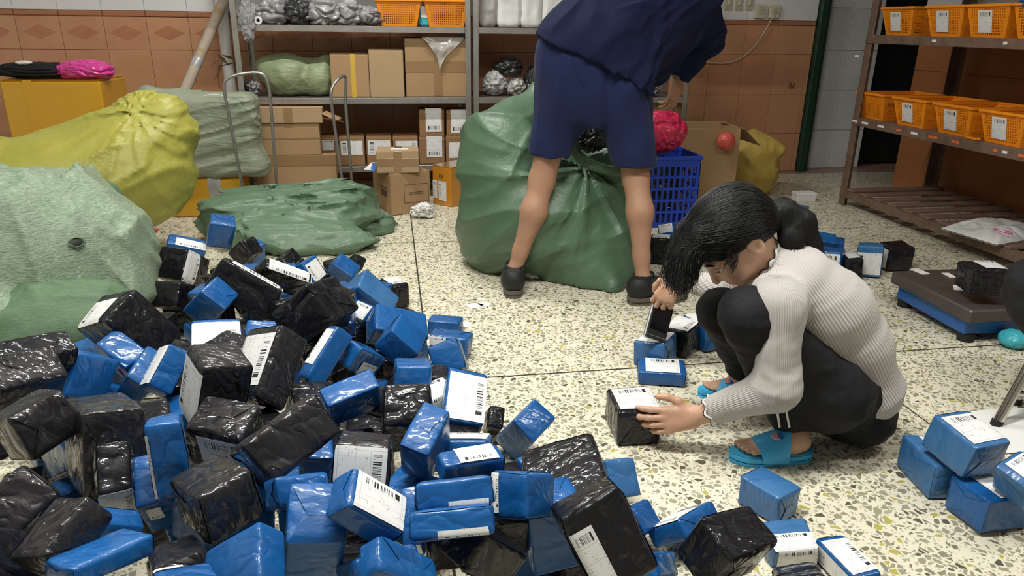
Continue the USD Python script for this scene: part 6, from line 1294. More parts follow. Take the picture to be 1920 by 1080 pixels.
b|blue parcel in a gap left of the big glossy crumpled black parcel at the pile's|0.3248 1.38 0.06 0 0 0.2868 0.1217 0.09209 0.1011
k|black parcel in a gap right of the big black parcel with a white barcode label|0.4122 1.174 0.06 0 0 2.241 0.08901 0.07066 0.08753
'''
GROUPS = {'pile': 'wrapped parcels of the big pile', 'row': 'parcels being scanned on the floor', 'stack': 'small stack of blue parcels at the lower right', 'far': 'parcels on the floor behind the squatting person', 'one': None}
for _i, _r in enumerate(PARCELS.strip().split('\n')):
    _c = _r.split('|')
    if _c[0] in 'kb': build_parcel(_i, [float(x) for x in _c[2].split()], _c[0], None, [], f'{"blue" if _c[0] == "b" else "black"} parcels deep inside the pile', _c[1]); continue
    _ls = [(q.split()[0], tuple(float(x) for x in q.split()[1:5]), int(q.split()[5])) for q in _c[3].split(';') if q]
    build_parcel(_i, [float(x) for x in _c[4].split()], _c[1], _c[2], _ls, GROUPS[_c[0]])
# ------------------------------------------------------------------ people
import manifold3d as m3


def union(ms):
    """One continuous body out of overlapping closed meshes."""
    try:
        out = None
        for v, f in ms:
            q = m3.Manifold(m3.Mesh(np.asarray(v, np.float32), np.asarray(f, np.uint32)))
            if q.is_empty() or q.num_tri() == 0: raise ValueError('not manifold')
            out = q if out is None else out + q
        r = out.to_mesh(); return A(r.vert_properties[:, :3], float), A(r.tri_verts, int)
    except Exception:
        return cat(ms)


def nrm(v): v = A(v, float); return v / np.linalg.norm(v)


def build_hand(W, f, n, side, s=1.0, curl=((10, 20, 12),) * 4, spread=(6, 1, -4, -9), thumb=((.75, .6, -.25), (.9, .25, -.3), (.95, .1, -.3)), h=.0026, forearm=None, fr=.024):
    """W wrist, f towards the fingers, n back of the hand, side +1 when the thumb lies on cross(n, f)."""
    f = nrm(f); n = nrm(A(n) - f * (A(n, float) @ f)); l = np.cross(n, f) * side
    R_ = lambda a, v: np.cos(a) * v
    kn = [W + (f * a + l * b - n * .002) * s for a, b in ((.088, .027), (.092, .007), (.087, -.013), (.078, -.031))]
    lens = ((.041, .025, .020), (.045, .029, .021), (.041, .027, .020), (.033, .020, .018))
    bl = Blob(W - .20 * s, W + .20 * s, h)
    base = [W + (f * .012 + l * b) * s for b in (.016, .006, -.006, -.016)]
    for k in range(4): bl.cone(base[k], kn[k], .0165 * s, .0112 * s, k=.016 * s)
    bl.cone(W + f * .04 * s - l * .012 * s - n * .006 * s, W + f * .07 * s - l * .012 * s - n * .005 * s, .016 * s, .013 * s, k=.015)
    if forearm is not None: bl.cone(forearm, W + f * .012 * s, fr, .0215 * s, k=.02)
    tips = []
    for k in range(4):
        p = kn[k]; a = 0; r = (.0098, .0100, .0096, .0086)[k] * s; sp = math.radians(spread[k])
        d0 = f * math.cos(sp) + l * math.sin(sp)
        for j in range(3):
            a += math.radians(curl[k][j]); d = d0 * math.cos(a) - n * math.sin(a); q = p + d * lens[k][j] * s
            bl.cone(p, q, r, r * (.92, .90, .80)[j], k=.0045); p = q; r *= (.93, .91, .85)[j]
        tips.append((p, d))
    p = W + (f * .022 + l * .018 - n * .007) * s; r = .0145 * s
    for j, (a, b, c) in enumerate(thumb):
        d = nrm(f * a + l * b + n * c); q = p + d * (.040, .033, .027)[j] * s; bl.cone(p, q, r, r * (.80, .92, .80)[j], k=(.014, .006, .005)[j]); p = q; r *= (.80, .92, .85)[j]
    return bl.mesh(1), tips


def build_foot(heel, toe, ank, side, s=1.0, h=.0034):
    """A bare foot resting at the height of heel and toe; side +1 puts the big toe on the left of the walking direction."""
    f = nrm(A([*(toe - heel)[:2], 0])); l = A([-f[1], f[0], 0]) * side; L = np.linalg.norm((toe - heel)[:2]); z = A([0, 0, 1.]); b = Blob(np.minimum(heel, toe) - .14, np.maximum(heel, toe) + .16, h); k = L / .235
    P = lambda a, y, zz: heel + f * a * L + l * y * k + z * zz * k
    b.cone(P(.10, 0, .028), P(.30, -.004, .030), .030 * k, .028 * k, .02).cone(P(.25, 0, .034), P(.66, .010, .022), .029 * k, .020 * k, .02).cone(P(.25, -.01, .026), P(.66, -.020, .017), .024 * k, .016 * k, .02)
    b.cone(ank, P(.20, 0, .045), .034 * s, .032 * k, .03).cone(ank + (ank - P(.2, 0, .045)) * .6 + z * .02, ank, .034 * s, .033 * s, .03)
    for y, a, r, e in ((.027, .74, .0125, .93), (.008, .76, .0095, .93), (-.007, .75, .009, .90), (-.021, .72, .0085, .86), (-.033, .68, .008, .80)):
        b.cone(P(.62, y * .9, .018), P(a, y, .016), r * 1.1 * k, r * k, .010).cone(P(a, y, .017), P(e, y * 1.02, .012), r * k, r * .92 * k, .003)
    return b.mesh(1)


def garment(blob, folds, fine=1):
    blob.warp(folds); return blob.mesh(fine)


# ---- squatting person in the white sweater
pe = Thing('person', 'person squatting in a white ribbed sweater, black trousers and blue slides, scanning a parcel', 'person', (*at(1480, 800, z=0)[:2], 0))
ANn, ANf = at(1482, 800, Y=1.50), at(1394, 698, Y=1.80)
HEn, TOn = at(1512, 842, z=.026), at(1378, 846, z=.026)
HEf = at(1406, 733, z=.026); TOf = at(1316, 727, z=.026)
KNn, KNf = at(1402, 592, Y=1.47), at(1356, 585, Y=1.69)
HIn, HIf = at(1556, 735, Y=1.47), at(1562, 712, Y=1.66)
SHn, SHf = at(1458, 570, Y=1.45), at(1432, 515, Y=1.72)
ELn, WRn = at(1458, 728, Y=1.40), at(1306, 781, Y=1.535)
ELf, WRf = at(1372, 545, Y=1.90), at(1270, 522, Y=2.005)
SP = [at(1598, 705, Y=1.565), at(1574, 632, Y=1.57), at(1530, 565, Y=1.58), at(1480, 515, Y=1.59)]
NK = at(1440, 492, Y=1.60); HC = at(1366, 446, Y=1.61)
hf, hu = nrm([-.56, -.10, -.82]), nrm([-.82, .0, .57]); hu = nrm(hu - hf * (hf @ hu)); hl = np.cross(hu, hf)
if hl[1] > 0: hl = -hl                                             # towards the camera
HR = np.stack([hf, hl, hu], 1)
H_ = lambda a, b, c: HC + hf * a + hl * b + hu * c
hb = Blob(HC - .22, HC + .22, .0036)
hb.ell(H_(-.010, 0, .022), (.092, .074, .085), HR).ell(H_(.020, 0, -.045), (.066, .060, .070), HR, k=.05).ell(H_(.052, 0, -.088), (.026, .026, .022), HR, k=.04)
hb.cone(H_(.082, 0, -.002), H_(.102, 0, -.040), .008, .0115, k=.012).cone(H_(.086, .012, -.044), H_(.086, -.012, -.044), .008, .008, k=.008)
for s in (-1, 1):
    hb.ell(H_(.058, .040 * s, -.045), (.028, .022, .024), HR, k=.03); hb.ell(H_(.088, .030 * s, -.006), (.014, .016, .009), HR, k=.012, sub=True); hb.cone(H_(.084, .014 * s, .012), H_(.076, .046 * s, .012), .008, .006, k=.014)
    hb.ell(H_(-.012, .076 * s, -.028), (.020, .009, .031), HR, k=.008); hb.ell(H_(-.010, .085 * s, -.026), (.011, .006, .019), HR, k=.006, sub=True)
hb.cone(H_(.082, .020, -.066), H_(.082, -.020, -.066), .006, .006, k=.010).cone(H_(.080, .018, -.076), H_(.080, -.018, -.076), .0065, .0065, k=.008).cone(H_(.0885, .02, -.0708), H_(.0885, -.02, -.0708), .0025, .0025, k=.004, sub=True)
hb.cone(H_(-.030, 0, -.06), NK + (NK - H_(-.03, 0, -.06)) * .45, .046, .050, k=.03)
head = hb.mesh(1)
bb = Blob((.55, 1.28, .02), (1.50, 2.10, .62), .0075)
for o in (-.05, .05): bb.chain([p + A([0, o, 0]) for p in SP], (.072, .074, .078, .07), .04)
bb.cone(SP[3], NK, .065, .045, .04).cone(SHn, SHf, .045, .045, .03).chain([SHn, ELn, WRn], (.041, .034, .024), .02).chain([SHf, ELf, WRf], (.04, .032, .023), .02)
bb.chain([HIn, KNn, ANn], (.068, .048, .032), .03).chain([HIf, KNf, ANf], (.068, .048, .032), .03).cone(HIn, HIf, .08, .08, .04)
hnd, tipN = build_hand(WRn, (-1, .10, -.10), (.06, -.96, .28), 1 if np.cross(nrm([.06, -.96, .28]), A([-1., 0, 0]))[2] > 0 else -1, .90, curl=((12, 24, 14), (14, 28, 16), (18, 30, 18), (22, 32, 18)), spread=(6, 1, -4, -10), thumb=((.62, .75, .05), (.90, .42, -.20), (.97, .10, -.22)), forearm=WRn + (ELn - WRn) * .45, fr=.029)
dF = nrm(at(1226, 566, Y=2.02) - WRf)
hnf, tipF = build_hand(WRf, dF + A([0, 0, -.35]), (-.35, -.80, .55), -1, .88, curl=((35, 38, 20), (30, 42, 22), (32, 44, 24), (36, 46, 26)), thumb=((.60, .70, -.30), (.85, .2, -.5), (.8, -.1, -.6)), forearm=WRf + (ELf - WRf) * .5, fr=.026)
ftn, ftf = build_foot(HEn, TOn, ANn, -1), build_foot(HEf, TOf, ANf, -1)
body = union([bb.mesh(1), head, hnd, hnf, ftn, ftf])
pb = pe.part('body', body, 'skin_woman', smooth=True)
for s in (-1, 1):
    e = H_(.0755, .030 * s, -.008); m = trimesh.creation.icosphere(2, .0112); pe.part('eye', move(m, np.eye(3), e), 'paper', smooth=True, under=pb)
    pe.part('iris', move((lambda q: (A(q.vertices) * A([.3, 1, 1]) * .0055, A(q.faces)))(trimesh.creation.icosphere(2)), HR, e + hf * .0098 - hu * .004), 'screen_black', smooth=True, under=pb)
    pe.part('eyelid', move((lambda q: (A(q.vertices) * A([.0125, .0135, .0075]), A(q.faces)))(trimesh.creation.icosphere(2)), HR, e + hu * .0058 + hf * .001), 'skin_woman', smooth=True, under=pb)
    pe.part('eyelash', tube(spline([e + hl * k * s + hf * f_ - hu * .0005 for k, f_ in ((-.010, .009), (-.004, .0128), (.003, .0130), (.011, .0075))], 10), .0011, 5), 'hair_black', under=pb)
    pe.part('eyebrow', tube(spline([H_(.090, .016 * s, .016), H_(.088, .030 * s, .020), H_(.080, .046 * s, .014)], 10), .0028, 6), 'hair_black', under=pb)
pe.part('lips', [tube(spline([H_(.0835, -.021, -.071), H_(.0890, -.008, -.0675), H_(.0895, 0, -.0685), H_(.0890, .008, -.0675), H_(.0835, .021, -.071)], 14), .0030, 7), tube(spline([H_(.0835, -.020, -.072), H_(.0885, 0, -.0765), H_(.0835, .020, -.072)], 12), .0034, 7)], 'coral_plastic', under=pb)
# trousers
tb = Blob((.70, 1.24, -.02), (1.48, 1.90, .56), .0065)
tb.chain([HIn, KNn], (.083, .064), .03).cone(KNn, ANn + (KNn - ANn) * .10, .060, .044, .03).chain([HIf, KNf], (.083, .062), .03).cone(KNf, ANf + (KNf - ANf) * .12, .058, .044, .03)
tb.ell(at(1592, 762, Y=1.56), (.105, .135, .088), k=.05).cone(HIn, HIf, .095, .095, .05).chain([SP[0] + A([0, o, 0]) for o in (-.05, .05)], (.088, .088), .04)
dn = nrm(ANn - KNn); df_ = nrm(ANf - KNf); cutn = ANn + (KNn - ANn) * .13
tr = garment(tb, lambda p: -.010 * ridged(p * A([16, 10, 16]), 61) ** 2 + .003)
v, f = tr; tr = (np.c_[v[:, :2], np.maximum(v[:, 2], .012)], f)
pe.part('trousers', tr, 'black_trousers', smooth=True)
for x0, y0, x1, y1 in ((1457, 770, 1462, 800), (1474, 770, 1480, 800)):
    q = []
    for k in np.linspace(0, 1, 8):
        p, n = onto(tr, x0 + (x1 - x0) * k, y0 + (y1 - y0) * k); q.append(p + n * .0015)
    pe.part('cuff_stripe', tube(q, .0028, 6), 'white_cloth', label='white stripe at the trouser cuff')
# sweater
sb = Blob((.70, 1.24, .0), (1.50, 2.06, .62), .0056)
for o in (-.052, .052): sb.chain([p + A([0, o, 0]) for p in SP], (.086, .089, .092, .080), .05)
sb.cone(SP[0] + A([0, -.05, 0]), SP[0] + A([.018, -.05, -.045]), .088, .088, .03).cone(SP[0] + A([0, .05, 0]), SP[0] + A([.018, .05, -.045]), .088, .088, .03)
sb.cone(SP[3], NK, .078, .060, .04).cone(SHn, SHf, .056, .056, .05)
ce = WRn + (ELn - WRn) * .24
sb.cone(SHn, ELn, .055, .044, .035).cone(ELn, ce, .043, .037, .025).cone(SHf, ELf, .056, .046, .03).cone(ELf, WRf + (ELf - WRf) * .25, .045, .038, .02)
sb.keep(SP[0] + A([.024, 0, -.066]), SP[0] - SP[1]); _nk = nrm(NK - SP[3]); _c = NK + _nk * .012; _sl, _P = sb._box(_c - .085, _c + .085); sb.F[_sl] = np.where(((_P - _c) @ _nk > 0) & (np.linalg.norm(_P - _c, axis=-1) < .078), np.maximum(sb.F[_sl], (_P - _c) @ _nk), sb.F[_sl])
wd = nrm(WRn - ELn)
_, _P = sb._box(ce - .075, ce + .075); _sl, _P = sb._box(ce - .075, ce + .075)
sb.F[_sl] = np.where(((_P - ce) @ wd > 0) & (np.linalg.norm(_P - ce, axis=-1) < .07), np.maximum(sb.F[_sl], (_P - ce) @ wd), sb.F[_sl])
sx = nrm(SP[2] - SP[0])
def knit_fold(p):
    t = p @ A([sx[0], 0, sx[2]])
    arm = np.exp(-(np.linalg.norm(p - ELn, axis=-1) / .09) ** 2)
    return -.011 * ridged(np.stack([t * 11, p[..., 1] * 4, t * 2], -1), 71, 2) ** 2 - .010 * arm * ridged(p * A([9, 9, 26]), 73, 2) ** 2 + .005
sw = garment(sb, knit_fold)
v, f = sw; segs = [(SP[0], SP[3], .085), (SHn, ELn, .05), (ELn, WRn, .042), (SHf, ELf, .05), (ELf, WRf, .04)]
best = np.full(len(v), 9.0); bone = np.zeros(len(v), int); U_ = np.zeros((len(segs), len(v)))
for q, (a, b, r) in enumerate(segs):
    ax = nrm(b - a); t = np.clip((v - a) @ ax / np.linalg.norm(b - a), 0, 1); dist = np.linalg.norm(v - a - t[:, None] * (b - a), axis=1) / r
    fr_ = frame(ax, (0, 1, 0)); U_[q] = np.arctan2((v - a) @ fr_[:, 1], -((v - a) @ fr_[:, 2])) * r * 1.1; m = dist < best; best[m] = dist[m]; bone[m] = q
fb = np.sort(bone[f], axis=1)[:, 1]; key = f * len(segs) + fb[:, None]; uk, inv = np.unique(key.ravel(), return_inverse=True); v2, b2 = uk // len(segs), uk % len(segs)
sp_ = pe.part('sweater', (v[v2], inv.reshape(-1, 3)), 'knit', uv=np.stack([U_[b2, v2], 0 * v2], 1))
UsdGeom.Mesh(stage.GetPrimAtPath(sp_)).GetNormalsAttr().Set(Vt.Vec3fArray.FromNumpy(vnormals(v, f)[v2].astype(np.float32)))
def frill(c, ax, r, wav, amp, tr_, mt, name, lab=None, hint=(0, 0, 1)):
    fr_ = frame(ax, hint); q = [c + fr_ @ A([amp * math.sin(wav * a), r * math.cos(a) * (1 + .05 * math.sin(wav * a + 1)), r * math.sin(a) * (1 + .05 * math.sin(wav * a + 1))]) for a in np.linspace(0, 2 * np.pi, 90)]
    pe.part(name, tube(q, tr_, 6, False), mt, label=lab)
frill(ce + wd * .002, wd, .0385, 7, .004, .0030, 'white_cloth', 'cuff_trim'); frill(ce + wd * .006, wd, .0395, 7, .005, .0014, 'black_cloth', 'cuff_edge', 'black edging of the sleeve')
nkd = nrm(NK - SP[3]); frill(NK + nkd * .016, nkd, .054, 11, .004, .0045, 'white_cloth', 'collar_trim'); frill(NK + nkd * .022, nkd, .0555, 11, .005, .0011, 'black_cloth', 'collar_edge', 'black edging of the collar')
# slides
def slide(he, to, side, ank):
    fdir = nrm(A([*(to - he)[:2], 0])); l = A([-fdir[1], fdir[0], 0]) * side; L = np.linalg.norm((to - he)[:2]); o = A([*he[:2], 0]); k = L / .235
    s_ = np.linspace(0, 1, 26); wi = np.interp(s_, [0, .06, .2, .45, .7, .85, .95, 1], [.004, .026, .036, .032, .042, .040, .028, .006]) * k; wo = np.interp(s_, [0, .06, .2, .45, .7, .85, .95, 1], [.004, .026, .036, .037, .046, .040, .024, .006]) * k
    s2 = -.07 + s_ * 1.12
    pts = [(a * L, b) for a, b in zip(s2, wi)] + [(a * L, -b) for a, b in zip(s2[::-1], wo[::-1])]
    poly = Polygon(pts).buffer(.004).buffer(-.001); B_ = np.stack([fdir, l, UPZ], 1)
    ms = []
    for z0, z1, g in ((.0005, .009, 0), (.009, .013, -.0035), (.013, .024, .001), (.024, .027, -.003)):
        q = extrude(poly.buffer(g), z1 - z0); q = (q[0] * A([1, 1, 1]) + A([0, 0, z0]), q[1])
        if np.linalg.det(B_) < 0: q = (q[0], q[1][:, ::-1])
        ms.append(move(q, B_, o))
    root = pe.part('slide_sandal', ms, 'slide_sole', smooth=False)
    ss, th = np.linspace(.34, .70, 12), np.linspace(-.12, np.pi + .12, 28); V = []
    for lift in (.0, .005):
        for a in ss:
            top = .100 - .046 * (a - .34) / .36; w = (.043 + .004 * math.sin((a - .3) * 6)) * k + .004; e = .03 * math.sin((a - .34) / .36 * np.pi)
            for q in th:
                aa = a + (.05 * (math.sin(q) ** 2) if a > .5 else -.04 * math.sin(q) ** 2) * (abs(a - .52) / .18)
                V.append(o + fdir * aa * L + l * (w + lift) * math.cos(q) + UPZ * (.020 + (top * k - .012 + lift) * max(math.sin(q), -.1)))
    V = A(V); n, mth = len(ss), len(th); fs = []
    for lay in (0, 1):
        for i in range(n - 1):
            for j in range(mth - 1):
                a = lay * n * mth + i * mth + j; q = [a, a + 1, a + mth + 1, a + mth]; fs.append(q if lay else q[::-1])
    for i in range(n - 1):
        for j in (0, mth - 1):
            a = i * mth + j; fs.append([a, a + mth, a + mth + n * mth, a + n * mth] if j else [a, a + n * mth, a + mth + n * mth, a + mth])
    for j in range(mth - 1):
        for i in (0, n - 1):
            a = i * mth + j; fs.append([a, a + 1, a + 1 + n * mth, a + n * mth] if i == 0 else [a, a + n * mth, a + 1 + n * mth, a + 1])
    fs = A(fs); fs = np.vstack([fs[:, [0, 1, 2]], fs[:, [0, 2, 3]]])
    if np.linalg.det(B_) < 0: fs = fs[:, ::-1]
    pe.part('strap', (V, fs), 'slide_blue', under=root, smooth=40)
    S = lambda a, q, up=.0058: (o + fdir * a * L + l * ((.046 * k + up) * math.cos(q)) + UPZ * (.020 + ((.100 - .046 * (a - .34) / .36) * k - .012 + up) * math.sin(q)))
    cs = math.pi if (l @ A([0, -1, 0])) < 0 else 0
    for a in (.42, .51, .60):
        q = cs + (.20 if cs == 0 else -.20); p = S(a, q); nn = nrm(l * math.cos(q) + UPZ * math.sin(q)); pe.part('vent_hole', move(trimesh.creation.cylinder(.0038, .0022, sections=14), frame(np.cross(nn, fdir), nn), p), 'dark_void', under=root)
    q = np.pi / 2 + (.35 if cs else -.35); p = S(.50, q, .008); nn = nrm(l * math.cos(q) + UPZ * math.sin(q)); fr_ = frame(fdir, nn)
    pe.part('charm', [move(trimesh.creation.cylinder(.0105, .004, sections=24), fr_, p)], 'charm_pink', under=root); pe.part('charm_cap', [move((lambda m: (A(m.vertices) * A([.008, .011, .004]), A(m.faces)))(trimesh.creation.icosphere(2)), fr_, p - fdir * .0105 + nn * .001)], 'charm_blue', under=root)
    for dx, dy in ((-.009, -.004), (-.004, .004), (-.010, .005)): pe.part('charm_dot', move(trimesh.creation.icosphere(1, .0014), np.eye(3), p + fdir * dx + l * dy + nn * .0055), 'paper', under=root)
slide(HEn, TOn, -1, ANn); slide(HEf, TOf, -1, ANf)
# hair
cap = Blob(HC - .20, HC + .20, .0045)
cap.ell(H_(-.012, 0, .030), (.099, .084, .089), HR).ell(H_(-.042, 0, -.005), (.068, .077, .068), HR, k=.04)
cap.ell(H_(.115, 0, -.065), (.090, .085, .090), HR, k=.02, sub=True).ell(H_(.055, .075, -.050), (.050, .030, .050), HR, k=.02, sub=True).ell(H_(-.008, .086, -.040), (.024, .02, .034), HR, k=.01, sub=True)
TIE = at(1446, 408, Y=1.60)
for o in (-.05, -.01, .035): cap.chain([H_(.045, o, .090), H_(.078, o, .078) - UPZ * .02, H_(.088, o * .9, .056) - UPZ * .055], (.022, .016, .004), .03)
cap.cone(H_(-.075, 0, .02), TIE, .055, .028, k=.05)
capm = cap.mesh(1); hr = pe.part('hair', capm, 'hair_black', smooth=True)
from scipy.spatial import cKDTree
ctree, cnor = cKDTree(capm[0]), vnormals(*capm)
pe.part('hair_tie', tube([TIE + frame(nrm([1, 0, .2])) @ A([0, .022 * math.cos(a), .022 * math.sin(a)]) for a in np.linspace(0, 6.3, 20)], .006, 7), 'black_cloth', under=hr)
tailp = [TIE, at(1470, 398, Y=1.60), at(1500, 418, Y=1.59), at(1520, 460, Y=1.58), at(1536, 508, Y=1.58)]
tb2 = Blob((.9, 1.42, .3), (1.35, 1.78, .75), .0055); tb2.chain(tailp, (.020, .027, .028, .020, .004), .02); tb2.chain([tailp[1], at(1486, 448, Y=1.57), at(1498, 492, Y=1.57)], (.022, .022, .005), .02)
pe.part('ponytail', garment(tb2, lambda p: -.008 * ridged(p * A([30, 30, 8]), 75, 2) ** 2), 'hair_black', smooth=True, under=hr)
g = np.random.default_rng(77); strands = []
td = nrm(TIE - H_(-.012, 0, .03)); cc = H_(-.012, 0, .030)
for _ in range(3200):                                             # combed back towards the tie
    d = nrm(g.normal(0, 1, 3)); loc = A([d @ hf, d @ hl, d @ hu])
    if loc[2] < -.15 and loc[0] > -.3: continue
    if loc[0] > .55 and loc[2] < .35: continue
    pts = []
    for k in range(7):
        q = nrm(d + td * (k * .16)); lc = A([q @ hf, q @ hl, q @ hu]); r = 1 / np.linalg.norm(lc / A([.101, .086, .0915])); pts.append(cc + q * (r + .001 + .003 * g.random()))
    pts = A(pts); _, ii = ctree.query(pts); pts = pts + cnor[ii] * (((capm[0][ii] - pts) * cnor[ii]).sum(1) + .0008 + .0016 * g.random())[:, None]
    strands.append(pts)
for _ in range(1500):                                              # fringe falling forward, clear of the near cheek
    b = g.uniform(-.070, .062); st = H_(g.uniform(.030, .074), b, g.uniform(.066, .094)); ln = g.uniform(.07, .125) * (1 - 3.5 * max(b - .02, 0)); out = g.uniform(.004, .022)
    strands.append([st + hu * out * math.sin(min(t * 2.2, 1.57)) + hf * .022 * t - UPZ * ln * t ** 1.25 + hl * .006 * t * g.normal() - A([.004 * t, 0, 0]) for t in np.linspace(0, 1, 8)])
for _ in range(60):                                               # a few wisps before the near ear
    st = H_(.020 + g.uniform(-.012, .012), .074 + g.uniform(-.003, .004), .020 + g.uniform(-.015, .015)); ln = g.uniform(.02, .05)
    strands.append([st - UPZ * ln * t + hf * .015 * t + A([.004 * t, -.006 * math.sin(3 * t), 0]) + g.normal(0, .001, 3) * t for t in np.linspace(0, 1, 6)])
tp = spline(tailp, 12); tq = spline([TIE, tailp[1], at(1484, 446, Y=1.57), at(1494, 500, Y=1.565)], 12)
for _ in range(900):
    base = tp if g.random() < .65 else tq; o = nrm(g.normal(0, 1, 3)) * g.uniform(.018, .030); e = g.normal(0, .012, 3); n = int(g.integers(8, 13))
    pts = [base[k] + o * math.sin(min(1, .25 + k / 4) * 1.57) * (1 - .5 * k / 12) + e * (k / 11) ** 2 for k in range(n)]; strands.append(pts)
cv = UsdGeom.BasisCurves.Define(stage, _free(hr, 'hair_strands')); cv.CreateTypeAttr('linear'); cv.CreateCurveVertexCountsAttr(Vt.IntArray([len(s) for s in strands]))
cv.CreatePointsAttr(Vt.Vec3fArray.FromNumpy((np.vstack(strands) - pe.loc).astype(np.float32))); cv.CreateWidthsAttr(Vt.FloatArray([.00085])); cv.SetWidthsInterpolation('constant')
UsdShade.MaterialBindingAPI.Apply(cv.GetPrim()).Bind(M['hair_strand']); tag(cv.GetPrim(), kind='stuff')

# handheld device in the far hand
dv = [at(1227, 577, Y=2.03), at(1265, 589, Y=2.03), at(1245, 639, Y=2.02), at(1207, 624, Y=2.02)]
du = nrm((dv[1] - dv[0]) + (dv[2] - dv[3])); dw = nrm((dv[3] - dv[0]) + (dv[2] - dv[1])); dw = nrm(dw - du * (dw @ du) + A([0, .0, 0])); dn_ = np.cross(dw, du); dn_ = dn_ if dn_[1] < 0 else -dn_
# tilt the top away so that its upper end shows
dw = nrm(dw + A([0, -.35, 0])); dw = nrm(dw - du * (dw @ du)); dn_ = np.cross(du, dw); dn_ = dn_ if dn_[1] < 0 else -dn_
dc = np.mean(dv, 0) + A([0, .0, .004]); DW, DH = np.linalg.norm(dv[1] - dv[0]) / 2, .058; DR = np.stack([du, np.cross(dn_, du), dn_], 1)
t = Thing('handheld_scanner', 'black handheld scanner with a silver top held over the blue-grey parcel by the far hand', 'scanner', dc - A([0, 0, .05]))
dy = DR[:, 1]; D = lambda x, y, z: dc + du * x + dy * y + dn_ * z
up_s = 1 if dy[2] > 0 else -1
t.part('body', obox(D(0, 0, -.012), (DW, DH, .010), DR, .006), 'device_metal'); t.part('front', obox(D(0, 0, .0005), (DW - .001, DH - .001, .0035), DR, .002), 'black_rubber'); t.part('screen', obox(D(0, .010 * up_s, .0042), (DW - .006, DH - .020, .0006), DR, .0003), 'screen_black')
t.part('trim_line', obox(D(0, -(DH - .012) * up_s, .0044), (DW - .004, .0008, .0006), DR, .0002), 'device_metal'); t.part('silver_top', obox(D(0, (DH - .001) * up_s, -.014), (DW - .006, .006, .012), DR, .005), 'device_metal')

# ---- standing person bending over the green sack
mn = Thing('person', 'person in navy shirt and shorts with black shoes, bending over the huge green sack', 'person', (*at(1085, 560, z=0)[:2], 0))
anL, knL, hiL = at(965, 508, Y=2.80), at(1016, 338, Y=2.83), at(1066, 130, Y=2.82)
anR, knR, hiR = at(1206, 527, Y=2.63), at(1192, 332, Y=2.74), at(1160, 128, Y=2.78)
pel, wst, ch = at(1110, 85, Y=2.80), at(1150, 45, Y=2.90), at(1220, -5, Y=3.05)
shR, elR, wrR = at(1300, -8, Y=3.02), at(1322, 72, Y=3.20), at(1268, 146, Y=3.26)
shL, elL, wrL = at(1175, -75, Y=3.28), at(1215, 40, Y=3.42), at(1190, 170, Y=3.40)
nk, hd_ = at(1262, -85, Y=3.25), at(1290, -135, Y=3.38)
b = Blob((.30, 2.45, .02), (1.60, 3.70, 1.60), .0085)
for (h_, k_, a_) in ((hiL, knL, anL), (hiR, knR, anR)):
    b.cone(h_, k_, .080, .050, .03)
    calf = k_ + (a_ - k_) * .32 + A([0, -.022, 0]); b.chain([k_, calf, a_ + (k_ - a_) * .22], (.049, .051, .032), .03).cone(a_ + (k_ - a_) * .25, a_, .032, .030, .02).cone(a_, a_ - A([0, 0, .03]), .034, .034, .02)
b.cone(hiL, hiR, .10, .10, .05).chain([pel, wst, ch, nk], (.13, .125, .13, .06), .06).cone(shL, shR, .075, .075, .06).chain([shR, elR, wrR], (.055, .043, .029), .03).chain([shL, elL, wrL], (.055, .043, .029), .03)
b.cone(nk, hd_, .055, .06, .03).ell(hd_ + A([.03, .05, -.03]), (.085, .105, .115), k=.03)
hd2, _ = build_hand(wrR, (.02, .06, -1), (.55, -.80, .1), 1, 1.0, curl=((22, 30, 18), (24, 34, 20), (28, 36, 22), (32, 38, 24)), thumb=((.7, .55, -.35), (.9, .15, -.4), (.95, -.05, -.35)), forearm=wrR + (elR - wrR) * .4, fr=.034)
hd3, _ = build_hand(wrL, (-.1, .1, -1), (-.4, -.8, .1), -1, 1.0, curl=((30, 40, 20),) * 4, forearm=wrL + (elL - wrL) * .4, fr=.034)
mb = mn.part('body', union([b.mesh(2), hd2, hd3]), 'skin_man', smooth=True)
hh_ = Blob(hd_ - .2, hd_ + .25, .008); hh_.ell(hd_ + A([.03, .045, -.015]), (.094, .108, .118)); hh_.ell(hd_ + A([.06, .16, -.06]), (.10, .08, .10), k=.02, sub=True); mn.part('hair', hh_.mesh(1), 'hair_black', smooth=True)
# shorts
s_ = Blob((.34, 2.45, .40), (1.25, 3.20, 1.20), .0075)
hmL, hmR = at(1030, 293, Y=2.83), at(1189, 306, Y=2.74)
def hips(q, e):
    q.cone(hiL + A([-.012, 0, -.04]), hmL, .105 + e, .080 + e, .04).cone(hiR + A([.012, 0, -.04]), hmR + A([0, 0, -.02]), .105 + e, .084 + e, .04).cone(hiL, hiR, .110 + e, .110 + e, .06)
    q.ell(at(1085, 150, Y=2.745), (.10 + e, .070 + e, .15 + e), k=.10).ell(at(1150, 160, Y=2.73), (.10 + e, .070 + e, .15 + e), k=.10).chain([pel + A([-.06, 0, -.02]), pel + A([.06, 0, -.01])], (.142 + e, .142 + e), .06).cone(pel, wst, .14 + e, .125 + e, .05)
hips(s_, 0)
s_.keep(at(1030, 290, Y=2.83), (-.12, 0, -1)); s_.keep(hmR + A([0, 0, -.008]), (.05, 0, -1)); wd_ = nrm(ch - pel); s_.keep(pel + wd_ * .10, wd_)
dv_ = at(1125, 240, Y=2.76)
